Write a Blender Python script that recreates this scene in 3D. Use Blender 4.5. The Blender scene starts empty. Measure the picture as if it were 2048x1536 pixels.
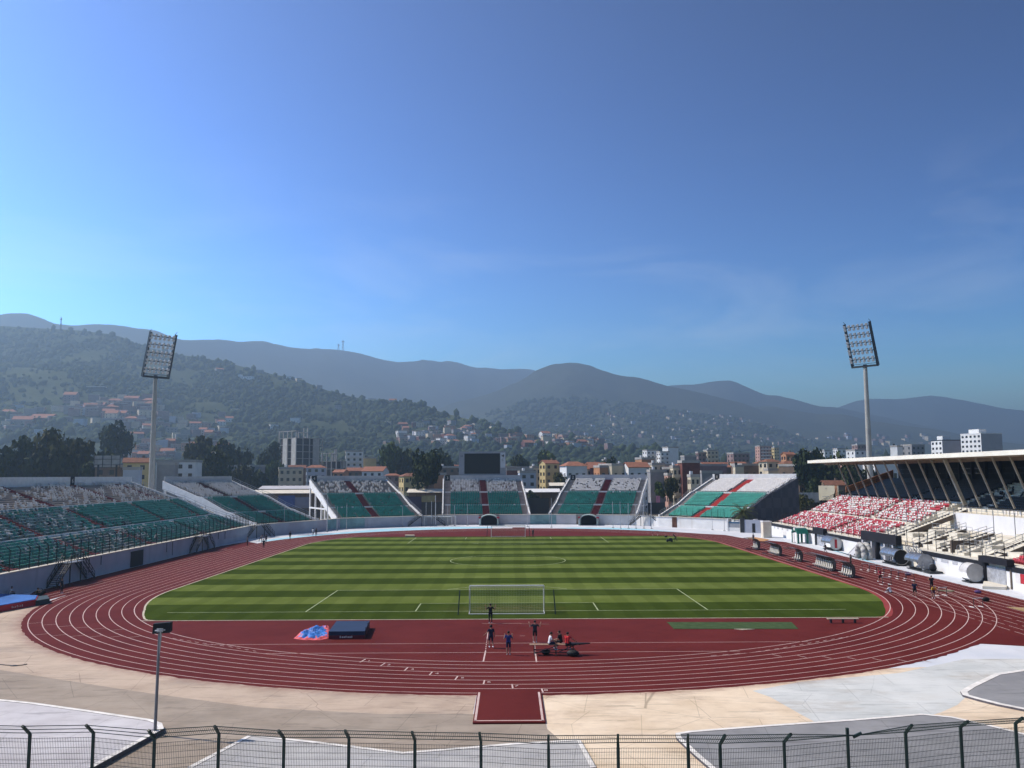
import bpy, math, random
import numpy as np
from mathutils import Vector, Matrix, noise as mn
random.seed(7); rng = np.random.default_rng(7)
R = math.radians
sc = bpy.context.scene
COL = sc.collection

# ---------------------------------------------------------------- camera, sky, sun, exposure
CAM = np.array([0.32585, -89.67966, 13.5663]); FOC = 1752.975
PIT, ROL, YAW = 0.103638653, -0.00442852, 0.003235913
_f = np.array([math.sin(YAW)*math.cos(PIT), math.cos(YAW)*math.cos(PIT), math.sin(PIT)])
_r = np.array([math.cos(YAW), -math.sin(YAW), 0.0]); _u = np.cross(_r, _f)
_c, _s = math.cos(ROL), math.sin(ROL)
RT, UP, FW = _c*_r + _s*_u, -_s*_r + _c*_u, _f
cam = bpy.data.objects.new('camera', bpy.data.cameras.new('camera')); COL.objects.link(cam)
M = Matrix.Identity(4)
for i in range(3):
    M[i][0], M[i][1], M[i][2], M[i][3] = RT[i], UP[i], -FW[i], CAM[i]
cam.matrix_world = M
cam.data.sensor_width = 36; cam.data.lens = FOC/2048*36
cam.data.clip_start = 0.5; cam.data.clip_end = 60000
sc.camera = cam

SUN_EL = R(47); SUN_DIR = Vector((-math.cos(R(18))*math.cos(SUN_EL), math.sin(R(18))*math.cos(SUN_EL), math.sin(SUN_EL)))
w = bpy.data.worlds.new("World"); sc.world = w; w.use_nodes = True
nt = w.node_tree; bg = nt.nodes['Background']
sky = nt.nodes.new('ShaderNodeTexSky'); sky.sky_type = 'NISHITA'; sky.sun_disc = False
sky.sun_elevation = SUN_EL; sky.sun_rotation = R(-72)
sky.altitude = 300; sky.air_density = 1.0; sky.dust_density = 0.6; sky.ozone_density = 3.0
tc = nt.nodes.new('ShaderNodeTexCoord'); mp = nt.nodes.new('ShaderNodeMapping')
mp.inputs['Scale'].default_value = (2.2, 2.2, 9.0); mp.inputs['Rotation'].default_value = (R(6), R(-7), R(20))
nz = nt.nodes.new('ShaderNodeTexNoise'); nz.inputs['Scale'].default_value = 1.6; nz.inputs['Detail'].default_value = 7; nz.inputs['Roughness'].default_value = 0.62
nz.inputs['Distortion'].default_value = 0.6
rp = nt.nodes.new('ShaderNodeValToRGB'); rp.color_ramp.elements[0].position = 0.47; rp.color_ramp.elements[1].position = 0.80
rp.color_ramp.elements[1].color = (0.25, 0.25, 0.25, 1)
sx = nt.nodes.new('ShaderNodeSeparateXYZ')
mr = nt.nodes.new('ShaderNodeMapRange'); mr.inputs[1].default_value = 0.36; mr.inputs[2].default_value = 0.16
mm = nt.nodes.new('ShaderNodeMath'); mm.operation = 'MULTIPLY'
mx = nt.nodes.new('ShaderNodeMix'); mx.data_type = 'RGBA'; mx.inputs[7].default_value = (9.0, 9.2, 9.6, 1)
L = nt.links.new
L(tc.outputs['Generated'], mp.inputs[0]); L(mp.outputs[0], nz.inputs[0]); L(nz.outputs[0], rp.inputs[0])
L(tc.outputs['Generated'], sx.inputs[0]); L(sx.outputs[2], mr.inputs[0]); L(mr.outputs[0], mm.inputs[1]); L(rp.outputs[0], mm.inputs[0])
SKYTINT = nt.nodes.new('ShaderNodeMix'); SKYTINT.data_type = 'RGBA'; SKYTINT.blend_type = 'MULTIPLY'; SKYTINT.inputs[0].default_value = 1
SKYTINT.inputs[7].default_value = (0.054, 0.0465, 0.0310, 1)
gam = nt.nodes.new('ShaderNodeGamma'); gam.inputs[1].default_value = 3.2; cl = nt.nodes.new('ShaderNodeVectorMath'); cl.operation = 'MINIMUM'; cl.inputs[1].default_value = (9, 9, 9); L(sky.outputs[0], cl.inputs[0]); L(cl.outputs[0], gam.inputs[0]); L(gam.outputs[0], SKYTINT.inputs[6])
L(mm.outputs[0], mx.inputs[0]); L(SKYTINT.outputs[2], mx.inputs[6]); L(mx.outputs[2], bg.inputs[0])
bg.inputs[1].default_value = 0.10
sl = bpy.data.lights.new('sun', 'SUN'); sl.energy = 4.1; sl.angle = R(0.53); sl.color = (1.0, 0.90, 0.77)
so = bpy.data.objects.new('sun', sl); COL.objects.link(so); so.rotation_euler = (-SUN_DIR).to_track_quat('-Z', 'Y').to_euler(); so.location = (-300, 100, 400)
sc.view_settings.view_transform = 'Standard'; sc.view_settings.look = 'None'
sc.view_settings.exposure = 0.5; sc.view_settings.gamma = 1
sc.cycles.use_denoising = True
sc.cycles.max_bounces = 5; sc.cycles.diffuse_bounces = 2; sc.cycles.glossy_bounces = 2; sc.cycles.transmission_bounces = 3; sc.cycles.volume_bounces = 0
sc.cycles.transparent_max_bounces = 6; sc.cycles.caustics_reflective = False; sc.cycles.caustics_refractive = False

# ---------------------------------------------------------------- measuring helpers (photo pixel -> place in the world)
def ray(u, v): return RT*(u-1024)/FOC - UP*(v-768)/FOC + FW
def G(u, v, z=0.0):
    d = ray(u, v); return CAM + d*((z-CAM[2])/d[2])
def AY(u, v, Y):
    d = ray(u, v); return CAM + d*((Y-CAM[1])/d[1])
def AX(u, v, X):
    d = ray(u, v); return CAM + d*((X-CAM[0])/d[0])

# ---------------------------------------------------------------- materials
MATS = {}
def mat(name, col, rough=0.8, var=0.15, scale=2.0, col2=None, detail=5, bump=0.0, metal=0.0, spec=0.3, coord='Object', thr=(0.35, 0.65), stretch=None):
    if name in MATS: return MATS[name]
    m = bpy.data.materials.new(name); m.use_nodes = True; MATS[name] = m
    n = m.node_tree; b = n.nodes['Principled BSDF']; l = n.links.new
    b.inputs['Roughness'].default_value = rough; b.inputs['Metallic'].default_value = metal
    b.inputs['Specular IOR Level'].default_value = spec
    if col2 is None:
        c1 = tuple(c*(1-var) for c in col); c2 = tuple(min(1, c*(1+var)) for c in col)
    else: c1, c2 = col, col2
    t = n.nodes.new('ShaderNodeTexCoord'); x = n.nodes.new('ShaderNodeTexNoise')
    x.inputs['Scale'].default_value = scale; x.inputs['Detail'].default_value = detail; x.inputs['Roughness'].default_value = 0.6
    if stretch:
        g = n.nodes.new('ShaderNodeMapping'); g.inputs['Scale'].default_value = stretch
        l(t.outputs[coord], g.inputs[0]); l(g.outputs[0], x.inputs[0])
    else: l(t.outputs[coord], x.inputs[0])
    r = n.nodes.new('ShaderNodeValToRGB'); e = r.color_ramp.elements
    e[0].position, e[1].position = thr; e[0].color = (*c1, 1); e[1].color = (*c2, 1)
    l(x.outputs[0], r.inputs[0]); l(r.outputs[0], b.inputs['Base Color'])
    if bump:
        q = n.nodes.new('ShaderNodeBump'); q.inputs['Strength'].default_value = bump; q.inputs['Distance'].default_value = 0.05
        l(x.outputs[0], q.inputs['Height']); l(q.outputs[0], b.inputs['Normal'])
    return m
def node(m, kind): return m.node_tree.nodes.new(kind)
def base_link(m):
    b = m.node_tree.nodes['Principled BSDF']; return b.inputs['Base Color'].links[0].from_socket
def over(m, mask_socket, col, fac=1.0, blend='MIX'):
    """lay another colour over a material's base colour where mask is 1"""
    n = m.node_tree; b = n.nodes['Principled BSDF']; s = base_link(m)
    x = node(m, 'ShaderNodeMix'); x.data_type = 'RGBA'; x.blend_type = blend
    k = node(m, 'ShaderNodeMath'); k.operation = 'MULTIPLY'; k.inputs[1].default_value = fac
    n.links.new(mask_socket, k.inputs[0]); n.links.new(k.outputs[0], x.inputs[0]); n.links.new(s, x.inputs[6])
    if hasattr(col, 'links'): n.links.new(col, x.inputs[7])
    else: x.inputs[7].default_value = (*col, 1)
    n.links.new(x.outputs[2], b.inputs['Base Color'])
def noise_mask(m, scale, lo, hi, stretch=(1, 1, 1), detail=6, rough=0.6, coord='Object', dist=0.0, off=(0, 0, 0)):
    n = m.node_tree; t = node(m, 'ShaderNodeTexCoord'); g = node(m, 'ShaderNodeMapping'); g.inputs['Scale'].default_value = stretch; g.inputs['Location'].default_value = off
    x = node(m, 'ShaderNodeTexNoise'); x.inputs['Scale'].default_value = scale; x.inputs['Detail'].default_value = detail; x.inputs['Roughness'].default_value = rough
    x.inputs['Distortion'].default_value = dist
    r = node(m, 'ShaderNodeMapRange'); r.inputs[1].default_value = lo; r.inputs[2].default_value = hi
    n.links.new(t.outputs[coord], g.inputs[0]); n.links.new(g.outputs[0], x.inputs[0]); n.links.new(x.outputs[0], r.inputs[0])
    return r.outputs[0]
def crack_mask(m, scale, width, warp=0.8, coord='Object'):
    n = m.node_tree; t = node(m, 'ShaderNodeTexCoord'); x = node(m, 'ShaderNodeTexNoise'); x.inputs['Scale'].default_value = scale*3; x.inputs['Detail'].default_value = 5
    a = node(m, 'ShaderNodeMix'); a.data_type = 'RGBA'; a.blend_type = 'LINEAR_LIGHT'; a.inputs[0].default_value = warp*2/scale*0.2
    n.links.new(t.outputs[coord], a.inputs[6]); n.links.new(x.outputs[1], a.inputs[7])
    v = node(m, 'ShaderNodeTexVoronoi'); v.feature = 'DISTANCE_TO_EDGE'; v.inputs['Scale'].default_value = scale
    n.links.new(a.outputs[2], v.inputs[0])
    r = node(m, 'ShaderNodeMapRange'); r.inputs[1].default_value = width; r.inputs[2].default_value = width*0.3
    n.links.new(v.outputs[0], r.inputs[0]); return r.outputs[0]

# ---------------------------------------------------------------- mesh builder
class MB:
    def __init__(s): s.v = []; s.f = []; s.m = []
    def add(s, vs, fs, mi=0):
        o = len(s.v); s.v.extend([tuple(map(float, p)) for p in vs]); s.f.extend([tuple(o+i for i in f) for f in fs]); s.m.extend([mi]*len(fs)); return s
    def box(s, x0, x1, y0, y1, z0, z1, mi=0):
        return s.add([(x0,y0,z0),(x1,y0,z0),(x1,y1,z0),(x0,y1,z0),(x0,y0,z1),(x1,y0,z1),(x1,y1,z1),(x0,y1,z1)], BOXF, mi)
    def hexa(s, b, t, mi=0): return s.add(list(b)+list(t), BOXF, mi)
    def beam(s, p, q, w, h=None, mi=0, up=(0, 0, 1)):
        h = h or w; p = Vector(p); q = Vector(q); d = (q-p).normalized(); u = Vector(up)
        if abs(d.dot(u)) > 0.98: u = Vector((0, 1, 0))
        a = d.cross(u).normalized()*w/2; b = a.cross(d).normalized()*h/2
        return s.add([p-a-b, p+a-b, p+a+b, p-a+b, q-a-b, q+a-b, q+a+b, q-a+b], BOXF, mi)
    def tube(s, p, q, r, r2=None, n=8, mi=0, caps=True):
        r2 = r if r2 is None else r2; p = Vector(p); q = Vector(q); d = (q-p).normalized()
        u = Vector((0, 0, 1)) if abs(d.z) < 0.95 else Vector((1, 0, 0)); a = d.cross(u).normalized(); b = d.cross(a)
        vs = [p+(a*math.cos(k*2*math.pi/n)+b*math.sin(k*2*math.pi/n))*r for k in range(n)] + [q+(a*math.cos(k*2*math.pi/n)+b*math.sin(k*2*math.pi/n))*r2 for k in range(n)]
        fs = [(k, n+k, n+(k+1) % n, (k+1) % n) for k in range(n)]
        if caps: fs += [tuple(range(n)), tuple(range(2*n-1, n-1, -1))]
        return s.add(vs, fs, mi)
    def path(s, pts, r, n=6, mi=0):
        for a, b in zip(pts[:-1], pts[1:]): s.tube(a, b, r, n=n, mi=mi)
        return s
    def prism(s, poly, z0, z1, mi=0):
        n = len(poly); A = sum(poly[i][0]*poly[(i+1) % n][1]-poly[(i+1) % n][0]*poly[i][1] for i in range(n))
        if A < 0: poly = list(poly)[::-1]
        vs = [(p[0], p[1], z0) for p in poly]+[(p[0], p[1], z1) for p in poly]
        return s.add(vs, [tuple(range(n-1, -1, -1)), tuple(range(n, 2*n))]+[(i, (i+1) % n, n+(i+1) % n, n+i) for i in range(n)], mi)
    def extrude(s, poly3, d, mi=0):
        """closed 3-D outline pushed along d"""
        n = len(poly3); d = Vector(d); vs = [Vector(p) for p in poly3]; vs += [p+d for p in vs]
        return s.add(vs, [tuple(range(n-1, -1, -1)), tuple(range(n, 2*n))]+[(i, (i+1) % n, n+(i+1) % n, n+i) for i in range(n)], mi)
    def ball(s, c, r, n=8, k=5, mi=0):
        r = (r, r, r) if not hasattr(r, '__len__') else r
        vs = [(c[0], c[1], c[2]+r[2])]
        for j in range(1, k):
            th = math.pi*j/k
            for i in range(n):
                ph = 2*math.pi*i/n; vs.append((c[0]+r[0]*math.sin(th)*math.cos(ph), c[1]+r[1]*math.sin(th)*math.sin(ph), c[2]+r[2]*math.cos(th)))
        vs.append((c[0], c[1], c[2]-r[2])); e = len(vs)-1
        fs = [(0, 1+i, 1+(i+1) % n) for i in range(n)]
        for j in range(k-2):
            for i in range(n): fs.append((1+j*n+i, 1+(j+1)*n+i, 1+(j+1)*n+(i+1) % n, 1+j*n+(i+1) % n))
        fs += [(e, 1+(k-2)*n+(i+1) % n, 1+(k-2)*n+i) for i in range(n)]
        return s.add(vs, fs, mi)
    def mesh(s, name, mats):
        me = bpy.data.meshes.new(name); me.from_pydata(s.v, [], s.f)
        for m in (mats if isinstance(mats, (list, tuple)) else [mats]): me.materials.append(m)
        if s.m and max(s.m) > 0: me.polygons.foreach_set('material_index', s.m)
        me.update(); return me
    def build(s, name, mats, parent=None, smooth=False):
        me = s.mesh(name, mats)
        if smooth: me.polygons.foreach_set('use_smooth', [True]*len(me.polygons))
        return link(name, me, parent)
BOXF = [(0,3,2,1),(4,5,6,7),(0,1,5,4),(1,2,6,5),(2,3,7,6),(3,0,4,7)]
def link(name, me, parent=None):
    o = bpy.data.objects.new(name, me); COL.objects.link(o)
    if parent: o.parent = parent
    return o
LABELS = {}
def tag(o, label=None, cat=None, group=None, kind=None):
    if label: o['label'] = label
    if cat: o['category'] = cat
    if group: o['group'] = group
    if kind: o['kind'] = kind
    return o
def thing(name, label, cat, loc=(0, 0, 0), rz=0.0, group=None):
    o = bpy.data.objects.new(name, None); COL.objects.link(o); o.location = loc; o.rotation_euler = (0, 0, rz); o.empty_display_size = 0.3
    return tag(o, label, cat, group)
def struct(name, mb, m, label=None):
    o = mb.build(name, m) if isinstance(mb, MB) else link(name, mb); o['kind'] = 'structure'
    if label: o['label'] = label
    return o
def copy_tree(o, parent=None):
    c = o.copy(); COL.objects.link(c)
    if parent: c.parent = parent
    for ch in list(o.children): copy_tree(ch, c)
    return c
def text_part(s, size, m, parent, loc, rot, name='lettering', ext=0.02):
    cu = bpy.data.curves.new(name, 'FONT'); cu.body = s; cu.size = size; cu.extrude = ext; cu.align_x = 'CENTER'; cu.align_y = 'CENTER'; cu.resolution_u = 3
    cu.materials.append(m); q = bpy.data.objects.new(name, cu); me = bpy.data.meshes.new_from_object(q); bpy.data.objects.remove(q); me.name = name; o = link(name, me, parent); o.location = loc; o.rotation_euler = rot; return o
def sheet(name, poly, z, m):
    mb = MB(); n = len(poly); mb.add([(p[0], p[1], z) for p in poly], [tuple(range(n))]); o = mb.build(name, m); o['kind'] = 'structure'
    if o.data.polygons[0].normal.z < 0: o.data.flip_normals()
    return o

# shared plain materials
M_white = mat('white_paint', (0.72, 0.71, 0.69), 0.6, 0.08, 1.2)
M_offwhite = mat('cream_concrete', (0.66, 0.60, 0.49), 0.85, 0.10, 0.7)
M_grey = mat('grey_concrete', (0.34, 0.33, 0.31), 0.9, 0.18, 0.8, bump=0.2)
M_terr = mat('terrace_concrete', (0.27, 0.245, 0.225), 0.9, 0.2, 0.6)
M_dark = mat('dark_metal', (0.022, 0.024, 0.026), 0.5, 0.2, 3)
M_black = mat('black_matte', (0.008, 0.008, 0.009), 0.7, 0.2, 3)
M_steel = mat('galvanised_steel', (0.34, 0.35, 0.36), 0.45, 0.12, 3, metal=0.5)
M_fence = mat('dark_green_fence_paint', (0.010, 0.026, 0.022), 0.5, 0.2, 4)
M_red = mat('red_plastic', (0.42, 0.025, 0.035), 0.5, 0.12, 1)
M_rseat = mat('faded_red_plastic', (0.44, 0.055, 0.068), 0.5, 0.25, 1)
M_sungreen = mat('sunlit_green_plastic', (0.055, 0.33, 0.25), 0.5, 0.15, 0.6)  # seat green lightened: sunshine on the palm end stand put into its colour
M_green = mat('green_plastic', (0.030, 0.230, 0.180), 0.5, 0.25, 0.6)
M_faded = mat('faded_green_plastic', (0.17, 0.25, 0.25), 0.6, 0.2, 0.6)
M_wseat = mat('white_plastic', (0.68, 0.64, 0.60), 0.5, 0.1, 1)
M_bseat = mat('black_plastic', (0.016, 0.016, 0.018), 0.45, 0.2, 1)
M_stepred = mat('red_painted_steps', (0.17, 0.022, 0.024), 0.8, 0.3, 1.5)
M_blackband = mat('black_band_paint', (0.012, 0.012, 0.016), 0.55, 0.25, 1)
M_window = mat('dark_window_glass', (0.018, 0.02, 0.024), 0.15, 0.2, 2, spec=0.5)
M_wood = mat('wooden_plank', (0.30, 0.19, 0.12), 0.7, 0.2, 6)
# ---------------------------------------------------------------- ground, apron, track, pitch
M_city = mat('city_ground', (0.055, 0.06, 0.035), 1.0, 0.3, 0.02, col2=(0.16, 0.135, 0.10), detail=8)
mb = MB(); mb.add([(-12000,-3000,-0.3),(12000,-3000,-0.3),(12000,12000,-0.3),(-12000,12000,-0.3)], [(0,1,2,3)]); struct('ground', mb, M_city)

M_apron = mat('pale_painted_concrete', (0.54, 0.56, 0.59), 0.85, 0.1, 0.25, col2=(0.64, 0.64, 0.65), bump=0.15)
over(M_apron, noise_mask(M_apron, 0.5, 0.62, 0.75, stretch=(1, 0.4, 1)), (0.34, 0.32, 0.30), 0.5)
mb = MB(); mb.add([(-95,-75,0),(110,-75,0),(110,178,0),(-95,178,0)], [(0,1,2,3)]); struct('stadium_floor', mb, M_apron)

def worn(name, c1, c2, crack=0.2, stain=(0.25, 0.2, 0.16), sf=0.45, cs=0.16):
    m = mat(name, c1, 0.9, 0.1, 0.35, col2=c2, detail=9, bump=0.12)
    over(m, noise_mask(m, 0.22, 0.50, 0.66, stretch=(0.6, 1.6, 1), detail=9, rough=0.75), stain, min(.8, sf*1.35))
    over(m, noise_mask(m, 1.5, 0.56, 0.66, stretch=(0.5, 1.9, 1), detail=8, rough=0.75, off=(7, 3, 0)), tuple(0.55*c for c in stain), sf*0.7)
    over(m, noise_mask(m, 9.0, 0.66, 0.74, detail=3), (0.10, 0.085, 0.07), 0.35)
    over(m, crack_mask(m, cs, 0.004), tuple(0.35*c for c in c1), crack)
    over(m, noise_mask(m, 0.9, 0.60, 0.63, stretch=(.25, 2.2, 1), detail=4, dist=.8, off=(1, 8, 0)), tuple(0.55*c for c in c1), .5)
    over(m, noise_mask(m, 0.13, 0.50, 0.62, stretch=(1, 1, 1), detail=8, rough=.65, dist=.6, off=(4, 4, 0)), tuple(min(1, 1.12*c) for c in c2), .5)
    bt = node(m, 'ShaderNodeTexBrick'); bc = node(m, 'ShaderNodeTexCoord'); bm_ = node(m, 'ShaderNodeMapping'); bm_.inputs['Rotation'].default_value = (0, 0, R(8)); m.node_tree.links.new(bc.outputs['Object'], bm_.inputs[0]); m.node_tree.links.new(bm_.outputs[0], bt.inputs[0])
    bt.inputs['Scale'].default_value = 1; bt.inputs['Mortar Size'].default_value = .022; bt.inputs['Brick Width'].default_value = 6.5; bt.inputs['Row Height'].default_value = 4.6; bt.inputs['Color1'].default_value = bt.inputs['Color2'].default_value = (0, 0, 0, 1); bt.inputs['Mortar'].default_value = (1, 1, 1, 1)
    over(m, bt.outputs[0], tuple(0.45*c for c in c1), .45)
    return m
M_beige = worn('pink_beige_concrete', (0.405, 0.305, 0.225), (0.515, 0.40, 0.30), 0.7, (0.30, 0.245, 0.20))
M_taupe = worn('grey_brown_concrete', (0.28, 0.225, 0.172), (0.36, 0.295, 0.23), 0.5, (0.20, 0.17, 0.135))
M_cream = worn('cream_worn_concrete', (0.63, 0.49, 0.335), (0.76, 0.62, 0.455), 0.6, (0.46, 0.34, 0.24), 0.5)
M_pale = worn('pale_blue_grey_worn_paint', (0.49, 0.50, 0.475), (0.60, 0.60, 0.565), 0.4, (0.40, 0.35, 0.28), 0.5)
M_isle = worn('grey_screed', (0.215, 0.212, 0.212), (0.275, 0.27, 0.268), 0.15, (0.22, 0.22, 0.23), 0.3)
M_isle_l = worn('light_grey_screed', (0.375, 0.362, 0.345), (0.48, 0.465, 0.445), 0.15, (0.32, 0.32, 0.34), 0.5)
M_isle_w = worn('whitewashed_screed', (0.47, 0.44, 0.44), (0.57, 0.545, 0.545), 0.2, (0.45, 0.42, 0.43), 0.4)
def overspray(m):
    n = m.node_tree; gp_ = node(m, 'ShaderNodeNewGeometry'); ds = node(m, 'ShaderNodeVectorMath'); ds.operation = 'DISTANCE'; ds.inputs[1].default_value = (0.6, 18, 0); n.links.new(gp_.outputs['Position'], ds.inputs[0]); r_ = node(m, 'ShaderNodeMapRange'); r_.inputs[1].default_value = 53.3; r_.inputs[2].default_value = 51.6; n.links.new(ds.outputs['Value'], r_.inputs[0]); pw = node(m, 'ShaderNodeMath'); pw.operation = 'POWER'; pw.inputs[1].default_value = 2.2; n.links.new(r_.outputs[0], pw.inputs[0]); mu = node(m, 'ShaderNodeMath'); mu.operation = 'MULTIPLY'; n.links.new(pw.outputs[0], mu.inputs[0]); n.links.new(noise_mask(m, 1.3, .3, .62, detail=8, rough=.7), mu.inputs[1]); over(m, mu.outputs[0], (.20, .05, .042), .85)
for m_ in (M_beige, M_cream, M_pale): overspray(m_)
M_kerb = mat('white_kerb_paint', (0.74, 0.70, 0.64), 0.7, 0.15, 1.5)
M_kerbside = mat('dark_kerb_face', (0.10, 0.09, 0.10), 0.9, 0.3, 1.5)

g2 = lambda l: [tuple(G(u, v)[:2]) for u, v in l]
TC = (0.6, 18.0); TC2 = (0.6, 86.0)
def arc(cx, cy, r, a0, a1, n): return [(cx+r*math.cos(R(a0+(a1-a0)*i/n)), cy+r*math.sin(R(a0+(a1-a0)*i/n))) for i in range(n+1)]
joint = g2([(0,1340),(150,1364),(300,1387),(512,1415),(760,1428),(946,1428)])
sheet('beige_concrete', joint+[(-1.7,-20),(-46,9),(-70,9),(-70,-26)], 0.006, M_beige)
sheet('grey_brown_concrete', [(-70,-26)]+joint+[(2.2,-38),(2.3,-41),(4.2,-47.5),(4.2,-60.5),(-70,-60.5)], 0.005, M_taupe)
sheet('cream_concrete', [(2.2,-30),(62,-22),(62,-60.5),(4.2,-60.5),(4.2,-47.5),(2.3,-41)], 0.005, M_cream)
sheet('pale_painted_patch', g2([(1505,1382),(1540,1394),(1600,1428),(1655,1458),(1844,1436),(1882,1425),(1915,1410),(1936,1390),(1990,1352),(2075,1336),(2075,1318),(1930,1318),(1800,1346),(1600,1364)]), 0.0095, M_pale)
for nm, pl in (('blue_painted_strip', [(512,1083),(560,1082),(640,1078),(720,1068),(800,1062),(900,1058),(985,1056),(985,1053.5),(900,1054),(800,1056),(760,1058),(700,1063.5),(620,1070),(560,1076)]),
               ('blue_painted_strip', [(1075,1058.6),(1150,1058.6),(1250,1061),(1300,1063.5),(1360,1064.5),(1290,1058),(1230,1055.5),(1150,1055)]),
               ('blue_painted_strip', [(1640,1096),(1690,1108),(1760,1128),(1730,1122),(1690,1106),(1655,1096)])):
    M_blue = mat('pale_blue_paint', (0.34, 0.58, 0.66), 0.8, 0.12, 0.5)
    sheet(nm, g2(pl), 0.005, M_blue)

# red synthetic surface
M_track = mat('red_running_surface', (0.100, 0.0150, 0.0132), 0.8, 0.1, 0.15, col2=(0.126, 0.0205, 0.0178), detail=8, bump=0.1, spec=0.05)
over(M_track, noise_mask(M_track, 0.08, 0.45, 0.7, detail=6), (0.135, 0.021, 0.019), 0.4)
over(M_track, noise_mask(M_track, 0.35, 0.5, 0.7, stretch=(1, 1, 1), detail=8, rough=.7, off=(3, 9, 0)), (0.075, 0.010, 0.009), 0.5)
over(M_track, noise_mask(M_track, 22.0, 0.55, 0.75, detail=2), (0.06, 0.008, 0.007), 0.35)
ROUT = 51.75
tr = arc(*TC, ROUT, 180, 316, 40) + [(60.5-5, -24.6), (55.5, 88)] + g2([(1536,1081),(1490,1077),(1450,1070)])
far = arc(*TC2, ROUT, 20, 180, 60)
tr += [p for p in far if p[0] < 44 and p[1] > 90]
tr += [(-54.5, 96), (-56.3, 84), (-56.4, 17), (-54, 10), (-50.9, 5)]
# fuzzy worn edge: small irregularity of the sprayed surface
tr2 = []
for i in range(len(tr)):
    a, b = Vector(tr[i]), Vector(tr[(i+1) % len(tr)]); n = max(1, int((b-a).length/0.5)) if i < 42 else 1
    for k in range(n):
        p = a+(b-a)*k/n; d = (p-Vector(TC)).normalized() if i < 42 else Vector((0, 0)); q = 0.16*mn.noise(Vector((p.x*1.3, p.y*1.3, 0))) + 0.1*mn.noise(Vector((p.x*4, p.y*4, 3)))
        tr2.append((p.x+d.x*q, p.y+d.y*q))
sheet('running_track', tr2, 0.014, M_track)
mb = MB(); mb.prism([(-1.75,-40.0),(2.25,-40.0),(2.25,-33.3),(-1.75,-33.3)], 0.001, 0.10); struct('runway_pad', mb, M_track)
mb = MB(); mb.prism([(1.0,136.5),(4.4,136.5),(4.4,141.5),(1.0,141.5)], 0.001, 0.03); struct('runway_pad', mb, M_track)
M_sand = mat('sand', (0.46, 0.24, 0.10), 1, 0.2, 2)
sheet('sand_pit', g2([(1492,1076),(1508,1074),(1540,1079),(1528,1083),(1512,1081)]), 0.02, M_sand)
sheet('sand_pit', g2([(2012,1214),(2060,1216),(2060,1226),(2040,1221)]), 0.02, mat('dry_sand', (0.34, 0.24, 0.11), 1, 0.2, 2))

# painted lines
M_line = mat('worn_white_line_paint', (0.52, 0.36, 0.32), 0.8, 0.2, 1.0, col2=(0.62, 0.48, 0.43))
over(M_line, noise_mask(M_line, 0.5, .55, .68, detail=8, rough=.75), (.22, .07, .06), .6)
M_edge = mat('cream_edging', (0.48, 0.42, 0.31), 0.8, 0.15, 1.0)
def strip(mb, pts, w, z, closed=False):
    n = len(pts); vs = []; P = [Vector((p[0], p[1])) for p in pts]
    for i in range(n):
        a = P[i-1] if (i or closed) else P[i]; b = P[(i+1) % n] if (i < n-1 or closed) else P[i]
        d = (b-a).normalized(); nn = Vector((-d.y, d.x))*w/2
        vs += [(P[i].x+nn.x, P[i].y+nn.y, z), (P[i].x-nn.x, P[i].y-nn.y, z)]
    m = n if closed else n-1
    mb.add(vs, [(2*i, 2*i+1, 2*((i+1) % n)+1, 2*((i+1) % n)) for i in range(m)])
def dashed(mb, pts, w, z, on=0.7, off=0.9):
    P = [Vector((p[0], p[1])) for p in pts]; t = 0
    for a, b in zip(P[:-1], P[1:]):
        L_ = (b-a).length; d = (b-a)/L_; s = 0
        while s < L_:
            ph = t % (on+off)
            if ph < on:
                e = min(L_, s+on-ph); strip(mb, [a+d*s, a+d*e], w, z); st = e-s
            else: st = min(L_-s, on+off-ph)
            st = max(st, 1e-3); s += st; t += st
ln = MB(); Z = 0.019
radii = [41.9+1.1625*i for i in range(9)]
for i, r in enumerate(radii):
    lo = arc(*TC, r, 180, 360, 90); hi = arc(*TC2, r, 0, 180, 90)
    strip(ln, lo+hi, 0.075 if i else 0.085, Z, closed=True)
    if i: strip(ln, [(TC[0]+r, 18), (TC[0]+r, -4)], 0.06, Z+0.003); dashed(ln, [(TC[0]+r, -4), (TC[0]+r, -24.3)], 0.06, Z, 2.2, 0.7)
for x in (51.6, 52.9, 54.2, 55.2): strip(ln, [(x, 84), (x, -24.3)], 0.06, Z)
for x in (-51.9, -53.0): strip(ln, [(x, 12), (x, 78)], 0.08, Z)
strip(ln, [(-24.5,-16.8),(24.5,-16.8)], 0.07, Z); strip(ln, [(-18.5,-20.5),(18.0,-20.5)], 0.07, Z)
dashed(ln, [tuple(p) for p in g2([(345,1277),(400,1286),(460,1294),(512,1303)])], 0.07, Z, 0.5, 0.5)
dashed(ln, [tuple(p) for p in g2([(1700,1273),(1640,1283),(1560,1297),(1500,1306),(1420,1312)])], 0.07, Z, 0.5, 0.5)
strip(ln, g2([(976,1262),(974,1280)]), 0.07, Z); dashed(ln, g2([(974,1278),(971,1303)]), 0.07, Z, 0.4, 0.4); strip(ln, g2([(971,1303),(966.5,1324)]), 0.11, Z)
dashed(ln, g2([(1069,1284),(1070.5,1305)]), 0.08, Z, 0.4, 0.4); strip(ln, g2([(1070.5,1305),(1073,1324.5)]), 0.11, Z)
strip(ln, g2([(964,1247.5),(1043,1247)]), 0.07, Z); dashed(ln, g2([(990,1272),(1050,1272)]), 0.06, Z, 1.2, 0.9)
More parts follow.
